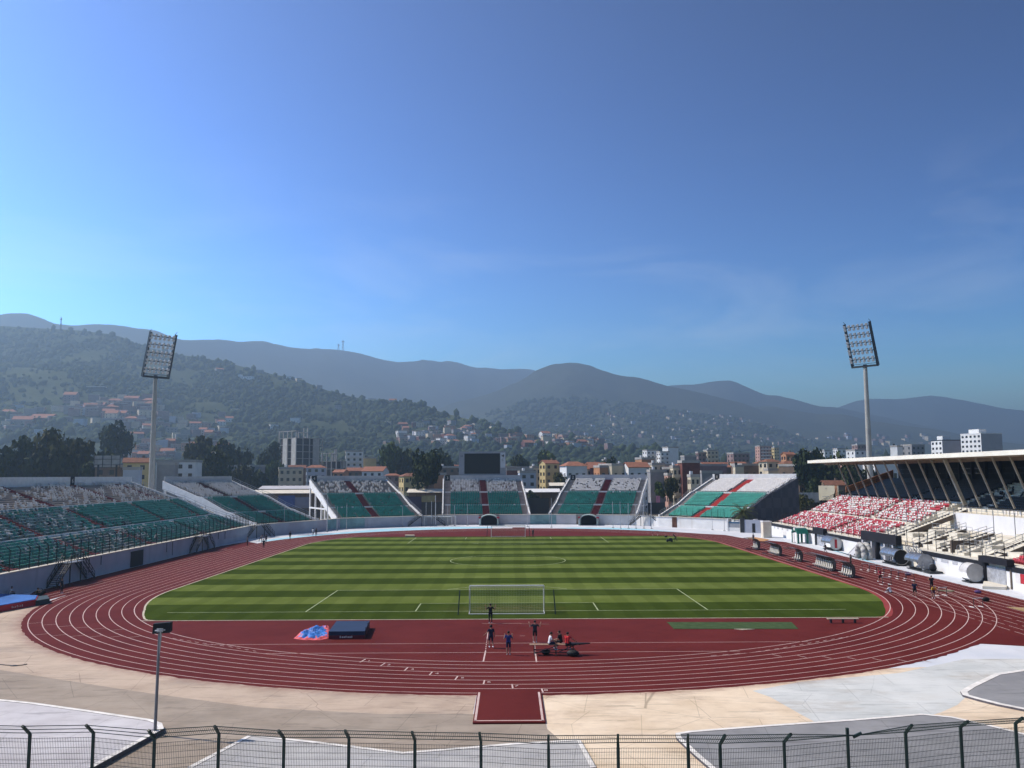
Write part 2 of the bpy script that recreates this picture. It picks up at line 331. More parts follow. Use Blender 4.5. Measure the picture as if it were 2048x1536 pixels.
for u0, v0, u1, v1 in ((720,1325,731,1318.5),(760,1333,770,1326.5),(808,1342.5,816,1335),(858,1351.5,865,1343.5),(910,1360,916,1352),(967,1368.5,969,1361),(1025.5,1377,1024,1368.5),(1086,1385,1083,1377)):
    strip(ln, g2([(u0,v0),(u1,v1)]), 0.10, Z)
for i in range(7):
    u = 1545+50*i; v = 1309+1.95*i*1.0
    strip(ln, g2([(u+18-18,v+0.5),(u+18,v+4.5)]), 0.07, Z)
for (a, b) in (((150,1184.5*1.0+78),(290,1250)),): pass
for k in range(6):
    r0, r1 = radii[8-k], radii[7-k]; a = R(208+2.0*k); strip(ln, [(TC[0]+r*math.cos(a), TC[1]+r*math.sin(a)) for r in (r0, r1)], 0.06, Z+0.003)
    a = R(216+1.6*k); strip(ln, [(TC[0]+r*math.cos(a), TC[1]+r*math.sin(a)) for r in (r0, r1)], 0.06, Z+0.003)
for pts in (((-1.62,-33.3),(-1.62,-39.7)), ((2.1,-33.3),(2.1,-39.7)), ((-1.7,-39.65),(2.18,-39.65))): strip(ln, pts, 0.13, 0.104)
struct('lane_lines', ln, M_line)
for k, (u, v) in enumerate(((738,1322),(778,1330),(825,1339),(874,1347.5),(925,1356),(978,1364.5),(1033,1372.5),(1092,1381))):
    p = G(u, v); o = text_part(str(k+1), .55, M_line, None, (p[0], p[1], .022), (0, 0, 0), 'lane_number', .001); o['kind'] = 'structure'

# grass pitch in mown stripes
def grass(name, c1, c2):
    m = mat(name, c1, 1.0, 0.1, 0.12, col2=c2, detail=8, spec=0.0, stretch=(1, 2.0, 1))
    over(m, noise_mask(m, 0.05, 0.42, 0.62, stretch=(1, 0.25, 1), off=(3, 0, 0)), tuple(0.8*c for c in c1), 0.55)
    over(m, noise_mask(m, 0.7, 0.52, 0.72, detail=6, rough=0.7), tuple(1.25*c for c in c2), 0.4)
    over(m, noise_mask(m, 9, 0.5, 0.7, detail=4, rough=0.7), tuple(0.6*c for c in c1), 0.3)
    n = m.node_tree; wv = node(m, 'ShaderNodeTexWave'); wv.inputs['Scale'].default_value = .09; wv.inputs['Distortion'].default_value = 1.2; wv.inputs['Detail'].default_value = 3; wv.inputs['Detail Scale'].default_value = .4; tcw = node(m, 'ShaderNodeTexCoord'); n.links.new(tcw.outputs['Object'], wv.inputs[0]); mw = node(m, 'ShaderNodeMapRange'); mw.inputs[1].default_value = .5; mw.inputs[2].default_value = .7; n.links.new(wv.outputs[1], mw.inputs[0]); over(m, mw.outputs[0], tuple(.78*c for c in c1), .5)
    for gy in (1.5, 103.5):      # worn goalmouths
        gm_ = node(m, 'ShaderNodeMapping'); gm_.inputs['Location'].default_value = (0, -gy*.28, 0); gm_.inputs['Scale'].default_value = (.13, .28, 0); gs = node(m, 'ShaderNodeTexGradient'); gs.gradient_type = 'SPHERICAL'; n.links.new(tcw.outputs['Object'], gm_.inputs[0]); n.links.new(gm_.outputs[0], gs.inputs[0]); mlt = node(m, 'ShaderNodeMath'); mlt.operation = 'MULTIPLY'; n.links.new(gs.outputs[1], mlt.inputs[0]); n.links.new(noise_mask(m, 1.5, .35, .6), mlt.inputs[1]); over(m, mlt.outputs[0], (.12, .105, .04), .8)
    return m
GL = grass('light_mown_grass', (0.102, 0.137, 0.028), (0.142, 0.176, 0.047)); GD = grass('dark_mown_grass', (0.040, 0.062, 0.010), (0.054, 0.078, 0.015))
edges = [(-4.75, 1), (0, 1), (5.5, 0), (11, 1), (16.5, 0), (22.5, 1), (28.5, 0), (34.5, 1), (40.5, 0), (46.5, 1), (52.5, 0), (58.5, 1), (64.5, 0), (70.5, 1), (76.5, 0), (82.5, 1), (88.5, 0), (94, 1), (99.5, 0), (105, 1), (107.7, 1)]
GR = 41.05; gcx = 0.85
def halfw(y):
    if y < 18: w = math.sqrt(max(0, GR**2-(y-18)**2))
    elif y > 86: w = math.sqrt(max(0, GR**2-(y-86)**2))
    else: w = GR
    d = min(y+4.75, 107.7-y)            # rounded corners
    if y < 2: w += .7*(2-y)/6.75
    if d < .9: w -= .9-math.sqrt(max(0, .9**2-(.9-d)**2))
    return w
gm = MB(); ys = []
for (a, m_), (b, _) in zip(edges[:-1], edges[1:]):
    k = max(3, int((b-a)/0.4)) if (a < 6 or a > 98) else max(3, int((b-a)/1.0))
    for i in range(k):
        y0, y1 = a+(b-a)*i/k, a+(b-a)*(i+1)/k; ys.append(y0)
        j0, j1 = 0.07*mn.noise(Vector((y0, 1, 0))), 0.07*mn.noise(Vector((y1, 1, 0)))
        gm.add([(gcx-halfw(y0)+j0, y0, 0.035), (gcx+halfw(y0), y0, 0.035), (gcx+halfw(y1), y1, 0.035), (gcx-halfw(y1)+j1, y1, 0.035)], [(0,1,2,3)], m_)
struct('grass_pitch', gm, [GL, GD]); ys.append(107.7)
ed = MB()
L_edge = [(gcx-halfw(y)-0.1, y) for y in ys]
strip(ed, L_edge, 0.2, 0.030); strip(ed, [(-34.6,-4.85),(36.2,-4.85)], 0.22, 0.030)
struct('pitch_edging', ed, M_edge)
er = MB(); strip(er, [(gcx+halfw(y)+0.35, y) for y in ys], 0.7, 0.017); struct('red_edge_strip', er, mat('bright_red_surface', (0.26, 0.035, 0.03), 0.9, 0.15, 0.3))
M_pl = mat('pitch_line_paint', (0.20, 0.25, 0.11), 0.9, 0.25, 1.2, col2=(0.40, 0.45, 0.27))
pl = MB(); Z = 0.043; W = 0.13
def pr(x0, y0, x1, y1): strip(pl, [(x0, y0), (x1, y1)], W, Z)
pr(-34,0,34,0); pr(-34,105,34,105); 
strip(pl, arc(0, 52.5, 9.15, 0, 360, 80)[:-1], W, Z, True)
for y, s in ((0, 1), (105, -1)):
    for hw, d in ((20.16, 16.5), (9.16, 5.5)):
        pr(-hw, y, -hw, y+s*d); pr(hw, y, hw, y+s*d); pr(-hw, y+s*d, hw, y+s*d)
    strip(pl, [p for p in arc(0, y+s*11, 9.15, 0, 360, 120) if (p[1]-y)*s > 16.5], W, Z)
struct('pitch_lines', pl, M_pl)
M_turf = mat('artificial_turf', (0.028, 0.055, 0.010), 0.95, 0.2, 1.5, col2=(0.05, 0.085, 0.022))
mb = MB(); mb.prism(g2([(1334,1245),(1348,1258.5),(1597,1258.5),(1583,1245)]), 0.016, 0.045); tag(mb.build('turf_mat', M_turf), 'rectangle of bright green artificial turf laid on the red track', 'turf mat')
mb = MB(); mb.prism(g2([(1468,1258.8),(1486,1260.6),(1510,1259.2)]), 0.016, 0.06); tag(mb.build('takeoff_board', M_edge), 'cream curved board at the edge of the green turf mat', 'board')
mb = MB(); mb.prism(g2([(810,1072),(829,1072),(829,1073.5),(810,1073.5)]), 0.016, 0.3); tag(mb.build('foam_board', M_edge), 'pale board lying on the track behind the far goal line', 'board')

# grey islands with white kerbs in front of the near stand
def island(name, poly, m, kerbs, kw=0.28, h=0.13):
    mb = MB(); mb.prism(poly, 0.002, h-0.02); o = struct(name, mb, m)
    kb = MB()
    for seg in kerbs:
        P = [Vector((p[0], p[1])) for p in seg]; vs = []
        for i, p in enumerate(P):
            a = P[max(0, i-1)]; b = P[min(len(P)-1, i+1)]; d = (b-a).normalized(); nn = Vector((-d.y, d.x))*kw/2
            vs += [(p.x+nn.x, p.y+nn.y, 0.002), (p.x-nn.x, p.y-nn.y, 0.002), (p.x+nn.x, p.y+nn.y, h), (p.x-nn.x, p.y-nn.y, h)]
        for i in range(len(P)-1):
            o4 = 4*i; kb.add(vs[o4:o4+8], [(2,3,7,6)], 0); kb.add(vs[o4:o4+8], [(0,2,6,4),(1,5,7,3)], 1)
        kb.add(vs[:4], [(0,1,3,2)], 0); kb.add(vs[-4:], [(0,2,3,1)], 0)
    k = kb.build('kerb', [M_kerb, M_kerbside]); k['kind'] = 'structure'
ia = g2([(0,1408),(60,1414),(180,1431),(300,1449),(318,1456),(322,1466),(180,1545)])
island('paved_island', [(-60,-33.5)]+ia+[(-21,-60),(-60,-60)], M_isle_w, [[(-60,-33.5)]+ia], .3, .24)
ic = g2([(380,1540),(500,1476),(600,1486),(700,1498),(805,1511),(920,1502),(1024,1493),(1157,1485),(1186,1540)])
island('paved_island', ic+[(4.4,-60),(-19,-60)], M_isle_l, [ic])
ib = g2([(1430,1545),(1395,1515),(1358,1480),(1356,1472),(1380,1468),(1536,1456),(1700,1445),(1844,1433),(1905,1439),(1980,1456),(2060,1476)])
island('paved_island', ib+[(40,-48),(40,-60),(9.6,-60)], M_isle, [ib])
idd = g2([(2075,1340),(1995,1352),(1945,1376),(1928,1387),(1932,1394),(1960,1402),(2000,1412),(2060,1424),(2110,1433)])
island('paved_island', idd+[(48,-38),(48,-28)], M_isle, [idd], 0.4)
# ---------------------------------------------------------------- grandstands
def profile():
    t = [(0.0, 0.9, 2.75, None)]
    for k in range(8): t.append((0.9+.78*k, 0.9+.78*(k+1), 2.78+.285*k, 0))
    t.append((7.14, 8.3, 5.03, None))
    for k in range(9): t.append((8.3+.78*k, 8.3+.78*(k+1), 5.33+.365*k, 1))
    t.append((15.32, 16.6, 8.5, None))
    for k in range(12): t.append((16.6+.8*k, 16.6+.8*(k+1), 8.75+.29*k, 2))
    return t
PROF = profile(); DEP = 26.2
def zprof(d): return np.interp(d, [0, 0.9, 7.1, 8.3, 15.3, 16.6, 26.2], [2.75, 2.78, 4.9, 5.15, 8.4, 8.6, 12.0])
SEATV = None
def seat_mb(m):
    b = MB(); b.box(-.215,.215,-.30,.10,.32,.39); b.hexa([(-.215,.08,.34),(.215,.08,.34),(.215,.14,.34),(-.215,.14,.34)], [(-.205,.15,.62),(.205,.15,.62),(.205,.20,.62),(-.205,.20,.62)]); b.box(-.15,.15,-.02,.12,0,.35)
    return b
_sb = seat_mb(0); SV = np.array(_sb.v); SF = np.array(_sb.f)
SEATME = {}
def seat_mesh(m):
    if m.name not in SEATME: SEATME[m.name] = _sb.mesh('seat', m)
    return SEATME[m.name]
def project(p):
    d = np.asarray(p)-CAM; z = d@FW; return 1024+FOC*(d@RT)/z, 768-FOC*(d@UP)/z, z
def place_seats(root, seats, mats, keep=100):
    """seats: list of (x, y, z, ang, mat index). The ones that show largest become parts of their own, the rest one part."""
    arr = np.array(seats); dist = np.linalg.norm(arr[:, :3]-CAM, axis=1); u, v, _ = project(arr[:, :3])
    key = np.where((u > 8) & (u < 2040), dist, 1e6); order = np.argsort(key); near = order[:keep]; rest = order[keep:]
    for i in near:
        o = link('seat', seat_mesh(mats[int(arr[i, 4])]), root); o.location = arr[i, :3]; o.rotation_euler = (0, 0, arr[i, 3])
    n = len(rest); c, s = np.cos(arr[rest, 3]), np.sin(arr[rest, 3]); k = len(SV)
    V = np.empty((n, k, 3)); V[:, :, 0] = arr[rest, 0, None]+c[:, None]*SV[:, 0]-s[:, None]*SV[:, 1]; V[:, :, 1] = arr[rest, 1, None]+s[:, None]*SV[:, 0]+c[:, None]*SV[:, 1]; V[:, :, 2] = arr[rest, 2, None]+SV[:, 2]
    F = (SF[None]+(np.arange(n)*k)[:, None, None]).reshape(-1, 4)
    me = bpy.data.meshes.new('seats'); me.from_pydata(V.reshape(-1, 3).tolist(), [], F.tolist())
    for m in mats: me.materials.append(m)
    me.polygons.foreach_set('material_index', np.repeat(arr[rest, 4].astype(int), len(SF)).tolist()); me.update()
    o = link('seats', me, root); o['kind'] = 'stuff'; return o
def backpoint(F, u, A, B, dep):
    A = Vector(A); B = Vector(B); n = Vector((-(B-A).y, (B-A).x)).normalized()
    if n.dot(Vector((A.x, A.y-60))) < 0: n = -n
    d = ray(u, 950); d = Vector((d[0], d[1])).normalized(); t = (dep+n.dot(A)-n.dot(Vector(CAM[:2])))/n.dot(d); p = Vector(CAM[:2])+d*t; return p
class Stand:
    def __init__(s, FL, FR, BL, BR): s.FL, s.FR, s.BL, s.BR = map(Vector, (FL, FR, BL, BR)); s.W = (s.FR-s.FL).length
    def P(s, a, d):
        t = a/s.W; f = s.FL+(s.FR-s.FL)*t; b = s.BL+(s.BR-s.BL)*t; return f+(b-f)*(d/DEP)
    def V3(s, a, d, z): p = s.P(a, d); return (p.x, p.y, z)
    def ang(s, a):
        f = s.P(a, 0)-s.P(a, 5); return math.atan2(f.y, f.x)+math.pi/2
def rail(mb, pts, h=0.95, r=0.03, posts=True, mids=1):
    P = [Vector(p) for p in pts]
    for k in range(mids+1):
        z = h*(1-k*0.5/mids) if mids else h
        for a, b in zip(P[:-1], P[1:]): mb.beam(a+Vector((0,0,z)), b+Vector((0,0,z)), 2*r)
    if posts:
        for p in P: mb.beam(p, p+Vector((0,0,h)), 2*r)
def build_stand(name, label, st, aisles, seatfun, mats, left='stringer', right='stringer', plate=None, terr=None, par_mat=None, ends=(1.4, 1.4), stepmats=None, side_mat=None, solid=None):
    root = thing(name, label, 'grandstand', group='grandstands around the running track'); W = st.W; terr = terr or M_terr
    tb = MB()
    out = [(0.0, 0.0)]
    for d0, d1, z, _ in PROF: out += [(d0, z), (d1, z)]
    out += [(DEP, 11.2), (16.0, 7.6), (8.0, 4.2), (0.5, 1.6), (0.5, 0.0)]
    n = len(out); tb.add([st.V3(0, d, z) for d, z in out]+[st.V3(W, d, z) for d, z in out], [tuple(range(n)), tuple(range(2*n-1, n-1, -1))]+[(i, n+i, n+(i+1) % n, (i+1) % n) for i in range(n)])
    tb.build('terrace', terr, root)
    pb = MB(); pb.hexa([st.V3(0, DEP+.003, 10.6), st.V3(W, DEP+.003, 10.6), st.V3(W, DEP+.3, 10.6), st.V3(0, DEP+.3, 10.6)], [st.V3(0, DEP+.003, 13.6), st.V3(W, DEP+.003, 13.6), st.V3(W, DEP+.3, 13.6), st.V3(0, DEP+.3, 13.6)])
    pb.build('parapet', par_mat or M_white, root)
    eb = MB(); eb.hexa([st.V3(.4, 16.62, 8.5), st.V3(W-.4, 16.62, 8.5), st.V3(W-.4, 16.52, 8.5), st.V3(.4, 16.52, 8.5)], [st.V3(.4, 16.62, 8.86), st.V3(W-.4, 16.62, 8.86), st.V3(W-.4, 16.52, 8.86), st.V3(.4, 16.52, 8.86)])
    eb.hexa([st.V3(.4, 8.32, 5.0), st.V3(W-.4, 8.32, 5.0), st.V3(W-.4, 8.22, 5.0), st.V3(.4, 8.22, 5.0)], [st.V3(.4, 8.32, 5.35), st.V3(W-.4, 8.32, 5.35), st.V3(W-.4, 8.22, 5.35), st.V3(.4, 8.22, 5.35)])
    eb.build('walkway_kerb', M_white, root)
    sm = stepmats or M_stepred
    for a in aisles:
        ab = MB(); hw = 0.9
        for d0, d1, z, tier in PROF:
            if tier is None and d0 > 0:
                ab.build('aisle_steps', sm, root); ab = MB(); continue
            dm = (d0+d1)/2
            ab.hexa([st.V3(a-hw, d0-.004, z-.02), st.V3(a+hw, d0-.004, z-.02), st.V3(a+hw, d1, z-.02), st.V3(a-hw, d1, z-.02)], [st.V3(a-hw, d0-.004, z+.012), st.V3(a+hw, d0-.004, z+.012), st.V3(a+hw, d1, z+.012), st.V3(a-hw, d1, z+.012)])
            ab.hexa([st.V3(a-hw+.02, d0-.01, z-.3), st.V3(a+hw-.02, d0-.01, z-.3), st.V3(a+hw-.02, d0+.1, z-.3), st.V3(a-hw+.02, d0+.1, z-.3)], [st.V3(a-hw+.02, d0-.01, z+.02), st.V3(a+hw-.02, d0-.01, z+.02), st.V3(a+hw-.02, d0+.1, z+.02), st.V3(a-hw+.02, d0+.1, z+.02)])
            ab.hexa([st.V3(a-hw+.01, dm, z), st.V3(a+hw-.01, dm, z), st.V3(a+hw-.01, d1, z), st.V3(a-hw+.01, d1, z)], [st.V3(a-hw+.01, dm, z+.15), st.V3(a+hw-.01, dm, z+.15), st.V3(a+hw-.01, d1, z+.15), st.V3(a-hw+.01, d1, z+.15)])
        ab.build('aisle_steps', sm, root)
    seats = []
    for ri, (d0, d1, z, tier) in enumerate(PROF):
        if tier is None: continue
        d = d0+0.45; wv = (st.P(W, d)-st.P(0, d)).length; k = wv/W; nseat = int(wv/0.5)
        for i in range(nseat):
            a = (i+.5)*0.5/k
            if a < ends[0] or a > W-ends[1] or any(abs(a-x) < 1.2 for x in aisles): continue
            mi = seatfun(tier, ri, a, W)
            if mi is None: continue
            p = st.P(a, d); seats.append((p.x, p.y, z, st.ang(a)+random.uniform(-.04, .04), mi))
    place_seats(root, seats, mats)
    for side, kind, a0, sg in (('l', left, 0, -1), ('r', right, W, 1)):
        if not kind: continue
        sb = MB(); ds = [0, 0.9, 7.2, 8.3, 15.3, 16.6, 26.2]; th = 0.35
        if kind == 'solid': low = [(26.5, 0.003), (0, 0.003)]
        else: low = [(26.5, 10.6), (16, 7.0), (8, 3.9), (1.2, 1.2), (0, 0.5)]
        top = [(d, zprof(d)+.42) for d in ds]+[(26.5, 12.6)]
        ol = top+low; n = len(ol); dx = sg*th/st.W*st.W
        vs = [st.V3(a0+sg*.003, d, z) for d, z in ol]+[st.V3(a0+sg*(.003+th), d, z) for d, z in ol]
        sb.add(vs, [tuple(range(n)), tuple(range(2*n-1, n-1, -1))]+[(i, n+i, n+(i+1) % n, (i+1) % n) for i in range(n)])
        sb.build('side_wall', side_mat[0 if side == 'l' else 1] if side_mat else M_white, root)
        if kind == 'stringer':
            for d in (7.5, 10.5, 14, 20, 25.6):
                cb = MB(); zt = zprof(d)-.7; p = st.P(a0+sg*.2, d); q = st.P(a0+sg*.2, d+.5)
                cb.hexa([st.V3(a0+sg*.01, d, 0), st.V3(a0+sg*.38, d, 0), st.V3(a0+sg*.38, d+.45, 0), st.V3(a0+sg*.01, d+.45, 0)], [st.V3(a0+sg*.01, d, zt), st.V3(a0+sg*.38, d, zt), st.V3(a0+sg*.38, d+.45, zt), st.V3(a0+sg*.01, d+.45, zt)]); cb.build('column', M_white, root)
            cb = MB(); cb.beam(st.V3(a0+sg*.2, 10, 4.7), st.V3(a0+sg*.2, 26, 4.7), .3, .4); cb.build('tie_beam', M_white, root)
            cb = MB(); cb.hexa([st.V3(a0+sg*.05, 0, 0), st.V3(a0+sg*.3, 0, 0), st.V3(a0+sg*.3, 10, 0), st.V3(a0+sg*.05, 10, 0)], [st.V3(a0+sg*.05, 0, 1.0), st.V3(a0+sg*.3, 0, 1.0), st.V3(a0+sg*.3, 10, 2.2), st.V3(a0+sg*.05, 10, 2.2)]); cb.build('base_wall', M_white, root)
        rb = MB(); rail(rb, [st.V3(a0+sg*.2, d, zprof(d)+.4) for d in np.linspace(0.5, 26, 12)], 0.9, .03); rb.build('handrail', M_steel, root)
    if plate:
        for a, s_ in plate:
            p = st.P(a, DEP-.03); ang = st.ang(a); pl_ = MB(); pl_.box(-.75, .75, -.05, .0, 11.95, 13.62); o = pl_.build('number_plate', M_black, root); o.location = (p.x, p.y, 0); o.rotation_euler = (0, 0, ang)
            text_part(s_, 1.2, M_wseat, o, (0, -.06, 12.8), (R(90), 0, 0), 'numeral')
    return root
def pick(*pr):
    x = random.random()
    for p, v in pr:
        if x < p: return v
        x -= p
    return None
GMF = [M_sungreen, M_faded, M_wseat, M_bseat]
GM = [M_green, M_faded, M_wseat, M_bseat]
# --- the long stand on the left straight
A = Stand((-57, -12), (-57, 105.5), (-83.2, -12), (-83.2, 105.5))
def seatA(tier, ri, a, W):
    Y = a-12; n1 = mn.noise(Vector((Y*.09, ri*.25, 0)))
    if tier == 2:
        return pick((.25+.3*n1, 2))
    if tier == 1:
        f = np.clip((Y-48+12*n1)/18, 0, 1)
        if random.random() < f: return pick((.93, 0))
        return pick((.16, 0), (.52, 1), (.06, 2), (.02, 3))
    f = np.clip(abs(Y-44)/25, 0, 1)
    return pick((.62*f+.1, 0), (.18, 1), (.05, 2))
M_terrA = mat('weathered_terrace', (0.235, 0.205, 0.185), 0.95, 0.2, 0.5, col2=(0.33, 0.29, 0.26), detail=8)
_m = noise_mask(M_terrA, 0.25, 0.55, 0.7); over(M_terrA, _m, (0.17, 0.16, 0.15), .6)
n = M_terrA.node_tree; gx = node(M_terrA, 'ShaderNodeNewGeometry'); sxx = node(M_terrA, 'ShaderNodeSeparateXYZ'); n.links.new(gx.outputs['Position'], sxx.inputs[0])
mrr = node(M_terrA, 'ShaderNodeMapRange'); mrr.inputs[1].default_value = 8.55; mrr.inputs[2].default_value = 8.35; n.links.new(sxx.outputs[2], mrr.inputs[0]); over(M_terrA, mrr.outputs[0], (0.16, 0.20, 0.205), .75)
standA = build_stand('grandstand', 'long open grandstand on the left straight with missing white and faded green seats', A, [12+y for y in (14.5, 35.1, 54.7, 79.0, 98)], seatA, GM, left=None, right='stringer', plate=[(12+50.5, '7'), (12+79, '6')], terr=M_terrA, ends=(.5, 1.6))
# --- far stands round the bend
def far_stand(lab, FL, FR, uL, uR, aisle, sf, **k):
    st = Stand(FL, FR, backpoint(FL, uL, FL, FR, DEP), backpoint(FR, uR, FL, FR, DEP))
    return st, build_stand('grandstand', lab, st, aisle, sf, k.pop('seatm', GM), **k)
def sf(pw, pg=.97):
    def f(tier, ri, a, W):
        n1 = mn.noise(Vector((a*.35, ri*.5, pw*9)))
        if tier == 2: return pick((min(1, pw+.35*n1), 2))
        return pick((pg, 0), (.01, 1))
    return f
M_dkpanel = mat('dark_panel_wall', (0.028, 0.03, 0.042), 0.7, 0.2, 0.5)
_t = node(M_dkpanel, 'ShaderNodeTexChecker'); _t.inputs['Scale'].default_value = 0.4; _tc = node(M_dkpanel, 'ShaderNodeTexCoord'); M_dkpanel.node_tree.links.new(_tc.outputs['Object'], _t.inputs[0]); over(M_dkpanel, _t.outputs[1], (0.06, 0.062, 0.075), .5)
M_stepdk = mat('dark_red_steps', (0.10, 0.022, 0.024), 0.85, 0.3, 1.5)
M_stepbr = mat('bright_red_steps', (0.40, 0.035, 0.03), 0.8, 0.15, 1.5)
M_graywall = mat('pale_grey_wall', (0.47, 0.46, 0.47), 0.8, 0.1, 0.4)
SB, rB = far_stand('end grandstand with mostly white upper seats and dark green lower seats beside the left floodlight', (-56.9, 111), (-47.2, 129.5), 330, 464, [9.5], sf(.85), left='stringer', right='stringer', stepmats=M_stepdk, par_mat=M_graywall, ends=(1.4, 1.4))
SC, rC = far_stand('end grandstand with sparse white upper seats and tall white side frame left of the scoreboard', (-44.0, 138.5), (-23.6, 150), 622, 772, [10.8], sf(.34, .93), plate=[(1.0, '4')], par_mat=M_graywall, ends=(1.6, 1.6))
SD, rD = far_stand('end grandstand directly beneath the black scoreboard', (-18.1, 155.5), (5.8, 155.5), 888, 1041, [12.0], sf(.66), plate=[(1.1, '3')], par_mat=M_graywall, terr=mat('terrace_pinkish', (0.29, 0.24, 0.22), .9, .15, .6), ends=(1.8, 1.8))
SE, rE = far_stand('end grandstand with dense white upper seats right of the scoreboard', (11.4, 156), (34.4, 150.3), 1139, 1293, [12.2], sf(.88), plate=[(1.1, '2')], par_mat=M_graywall, ends=(1.8, 1.6))
SF_, rF = far_stand('end grandstand with full cream and sunlit green seats and bright red steps by the palm', (39.6, 142.5), (54.2, 126.3), 1425, 1592, [10.6], sf(1.4, 1.0), plate=[(1.3, '1')], right='solid', seatm=GMF, side_mat=[M_white, M_dkpanel], stepmats=M_stepbr, ends=(1.9, .6))

# scoreboard on top of the middle end stand
sbY = 182.4; p0 = AY(917.5, 950, sbY); p1 = AY(1011.5, 902.5, sbY)
t = thing('scoreboard', 'big black electronic scoreboard in a grey frame above the middle end stand', 'scoreboard', ((p0[0]+p1[0])/2, sbY, 13.3)); hw = (p1[0]-p0[0])/2; hh = p1[2]-13.3
b = MB(); b.box(-hw, hw, 0, 1.4, 0, hh); b.build('casing', mat('scoreboard_grey', (0.27, 0.28, 0.31), .6, .06, 1), t)
b = MB(); b.box(-hw+1.75, hw-1.8, -.06, 0.0, .75, hh-.65); b.build('screen', mat('dead_screen', (0.006, 0.006, 0.008), .35, .2, .5), t)
b = MB(); b.box(hw-1.65, hw-.15, -.06, 0.0, 2.6, hh-.4); pn = b.build('emblem_panel', mat('emblem_panel_paint', (0.50, 0.52, 0.56), .6, .05, 1), t)
bx, bz = hw-.95, hh-1.45
b = MB(); b.extrude([(bx+px*.62, -.07, bz+pz*.62) for px, pz in ((-1.0,.9),(-.45,.2),(.0,.35),(.15,.75),(.9,.62),(.5,.3),(.95,.1),(.45,.0),(.62,-.85),(.1,-.35),(-.5,-.05))], (0, -.02, 0)); b.build('bird_emblem', M_black, t)
text_part('C', 1.0, M_black, t, (bx, -.09, hh-2.7), (R(90), 0, 0)); text_part('o', .55, M_graywall, t, (bx, -.09, hh-3.5), (R(90), 0, 0))
text_part('2:2', .62, M_black, t, (-hw+.9, -.03, hh-1.45), (R(90), 0, 0)); 
for x in (-hw+1, hw-1):
    b = MB(); b.beam((x, .7, -2.6), (x, .7, 0), .4); b.build('support_post', M_steel, t)
b = MB(); b.path([(hw+.02, .7, -2.0), (hw+.15, .7, 1.5), (hw+.15, .7, 2.6)], .1); b.build('cable_duct', M_white, t)

# --- front wall round the arena
M_wall = mat('weathered_lavender_wall', (0.36, 0.37, 0.42), 0.9, 0.1, 0.3, col2=(0.46, 0.46, 0.50), detail=8)
over(M_wall, noise_mask(M_wall, 0.7, 0.56, 0.72, stretch=(1, 1, .12), detail=6), (0.22, 0.22, 0.25), .5)
over(M_wall, noise_mask(M_wall, 0.10, 0.5, 0.62, off=(9, 2, 0)), (0.40, 0.33, 0.37), .6)
M_teal = mat('faded_teal_paint', (0.20, 0.33, 0.33), 0.9, 0.2, 0.5)
M_wallw = mat('white_wall', (0.72, 0.71, 0.69), 0.85, 0.08, 0.4); over(M_wallw, noise_mask(M_wallw, .6, .58, .72, stretch=(1, 1, .2)), (.5, .46, .40), .4)
def wallrun(name, label, pts, z, th, m, cap=M_offwhite, cat='wall'):
    t = thing(name, label, cat); b = MB(); c = MB(); q = MB()
    for a, e in zip(pts[:-1], pts[1:]):
        a = Vector(a); e = Vector(e); d = (e-a).normalized(); nn = Vector((-d.y, d.x))
        if nn.dot(a-Vector((0, 70))) < 0: nn = -nn
        nn = nn*th
        b.hexa([(a.x, a.y, 0), (e.x, e.y, 0), (e.x+nn.x, e.y+nn.y, 0), (a.x+nn.x, a.y+nn.y, 0)], [(a.x, a.y, z), (e.x, e.y, z), (e.x+nn.x, e.y+nn.y, z), (a.x+nn.x, a.y+nn.y, z)])
        k = nn*.18/th; c.hexa([(a.x-k.x, a.y-k.y, z), (e.x-k.x, e.y-k.y, z), (e.x+nn.x+k.x, e.y+nn.y+k.y, z), (a.x+nn.x+k.x, a.y+nn.y+k.y, z)], [(a.x-k.x, a.y-k.y, z+.1), (e.x-k.x, e.y-k.y, z+.1), (e.x+nn.x+k.x, e.y+nn.y+k.y, z+.1), (a.x+nn.x+k.x, a.y+nn.y+k.y, z+.1)])
    b.build('wall_body', m, t); c.build('coping', cap, t); return t
TH = .3
wl = wallrun('perimeter_wall', 'long stained lavender wall below the left grandstand with a dark doorway', [(-56.7, -12), (-56.7, 105.5)], 2.72, TH, M_wall)
b = MB(); b.box(-56.72, -56.62, 44.2, 48.7, 0, 2.35); b.build('doorway', M_black, wl)
for y, hgt in ((31, 1.9), (34.5, 1.2), (58, 1.5), (60.5, 2.2), (84, 1.2), (88, 1.5)):
    b = MB(); b.tube((-56.62, y, 2.6), (-56.62, y, 2.6-hgt), .045); b.build('drain_pipe', M_dark, wl)
wb = wallrun('perimeter_wall', 'curved pale wall below the end stands left of the first tunnel', [(-56.7, 105.9), (-56.6, 110.6), (-46.8, 129.2), (-43.4, 138.3), (-23.4, 149.6), (-17.9, 155.1), (-8.1, 155.1)], 2.68, TH, M_wall)
wc = wallrun('perimeter_wall', 'pale wall with a faded teal stretch between the two arched tunnels', [(-2.6, 155.1), (5.9, 155.1), (11.3, 155.6), (18.6, 153.75)], 2.68, TH, M_graywall)
wd = wallrun('perimeter_wall', 'bright white wall below the right end stand and the gate', [(24.0, 152.45), (34.3, 149.9), (39.3, 142.2), (54.1, 126), (56.5, 119.5)], 2.62, TH, M_wallw)
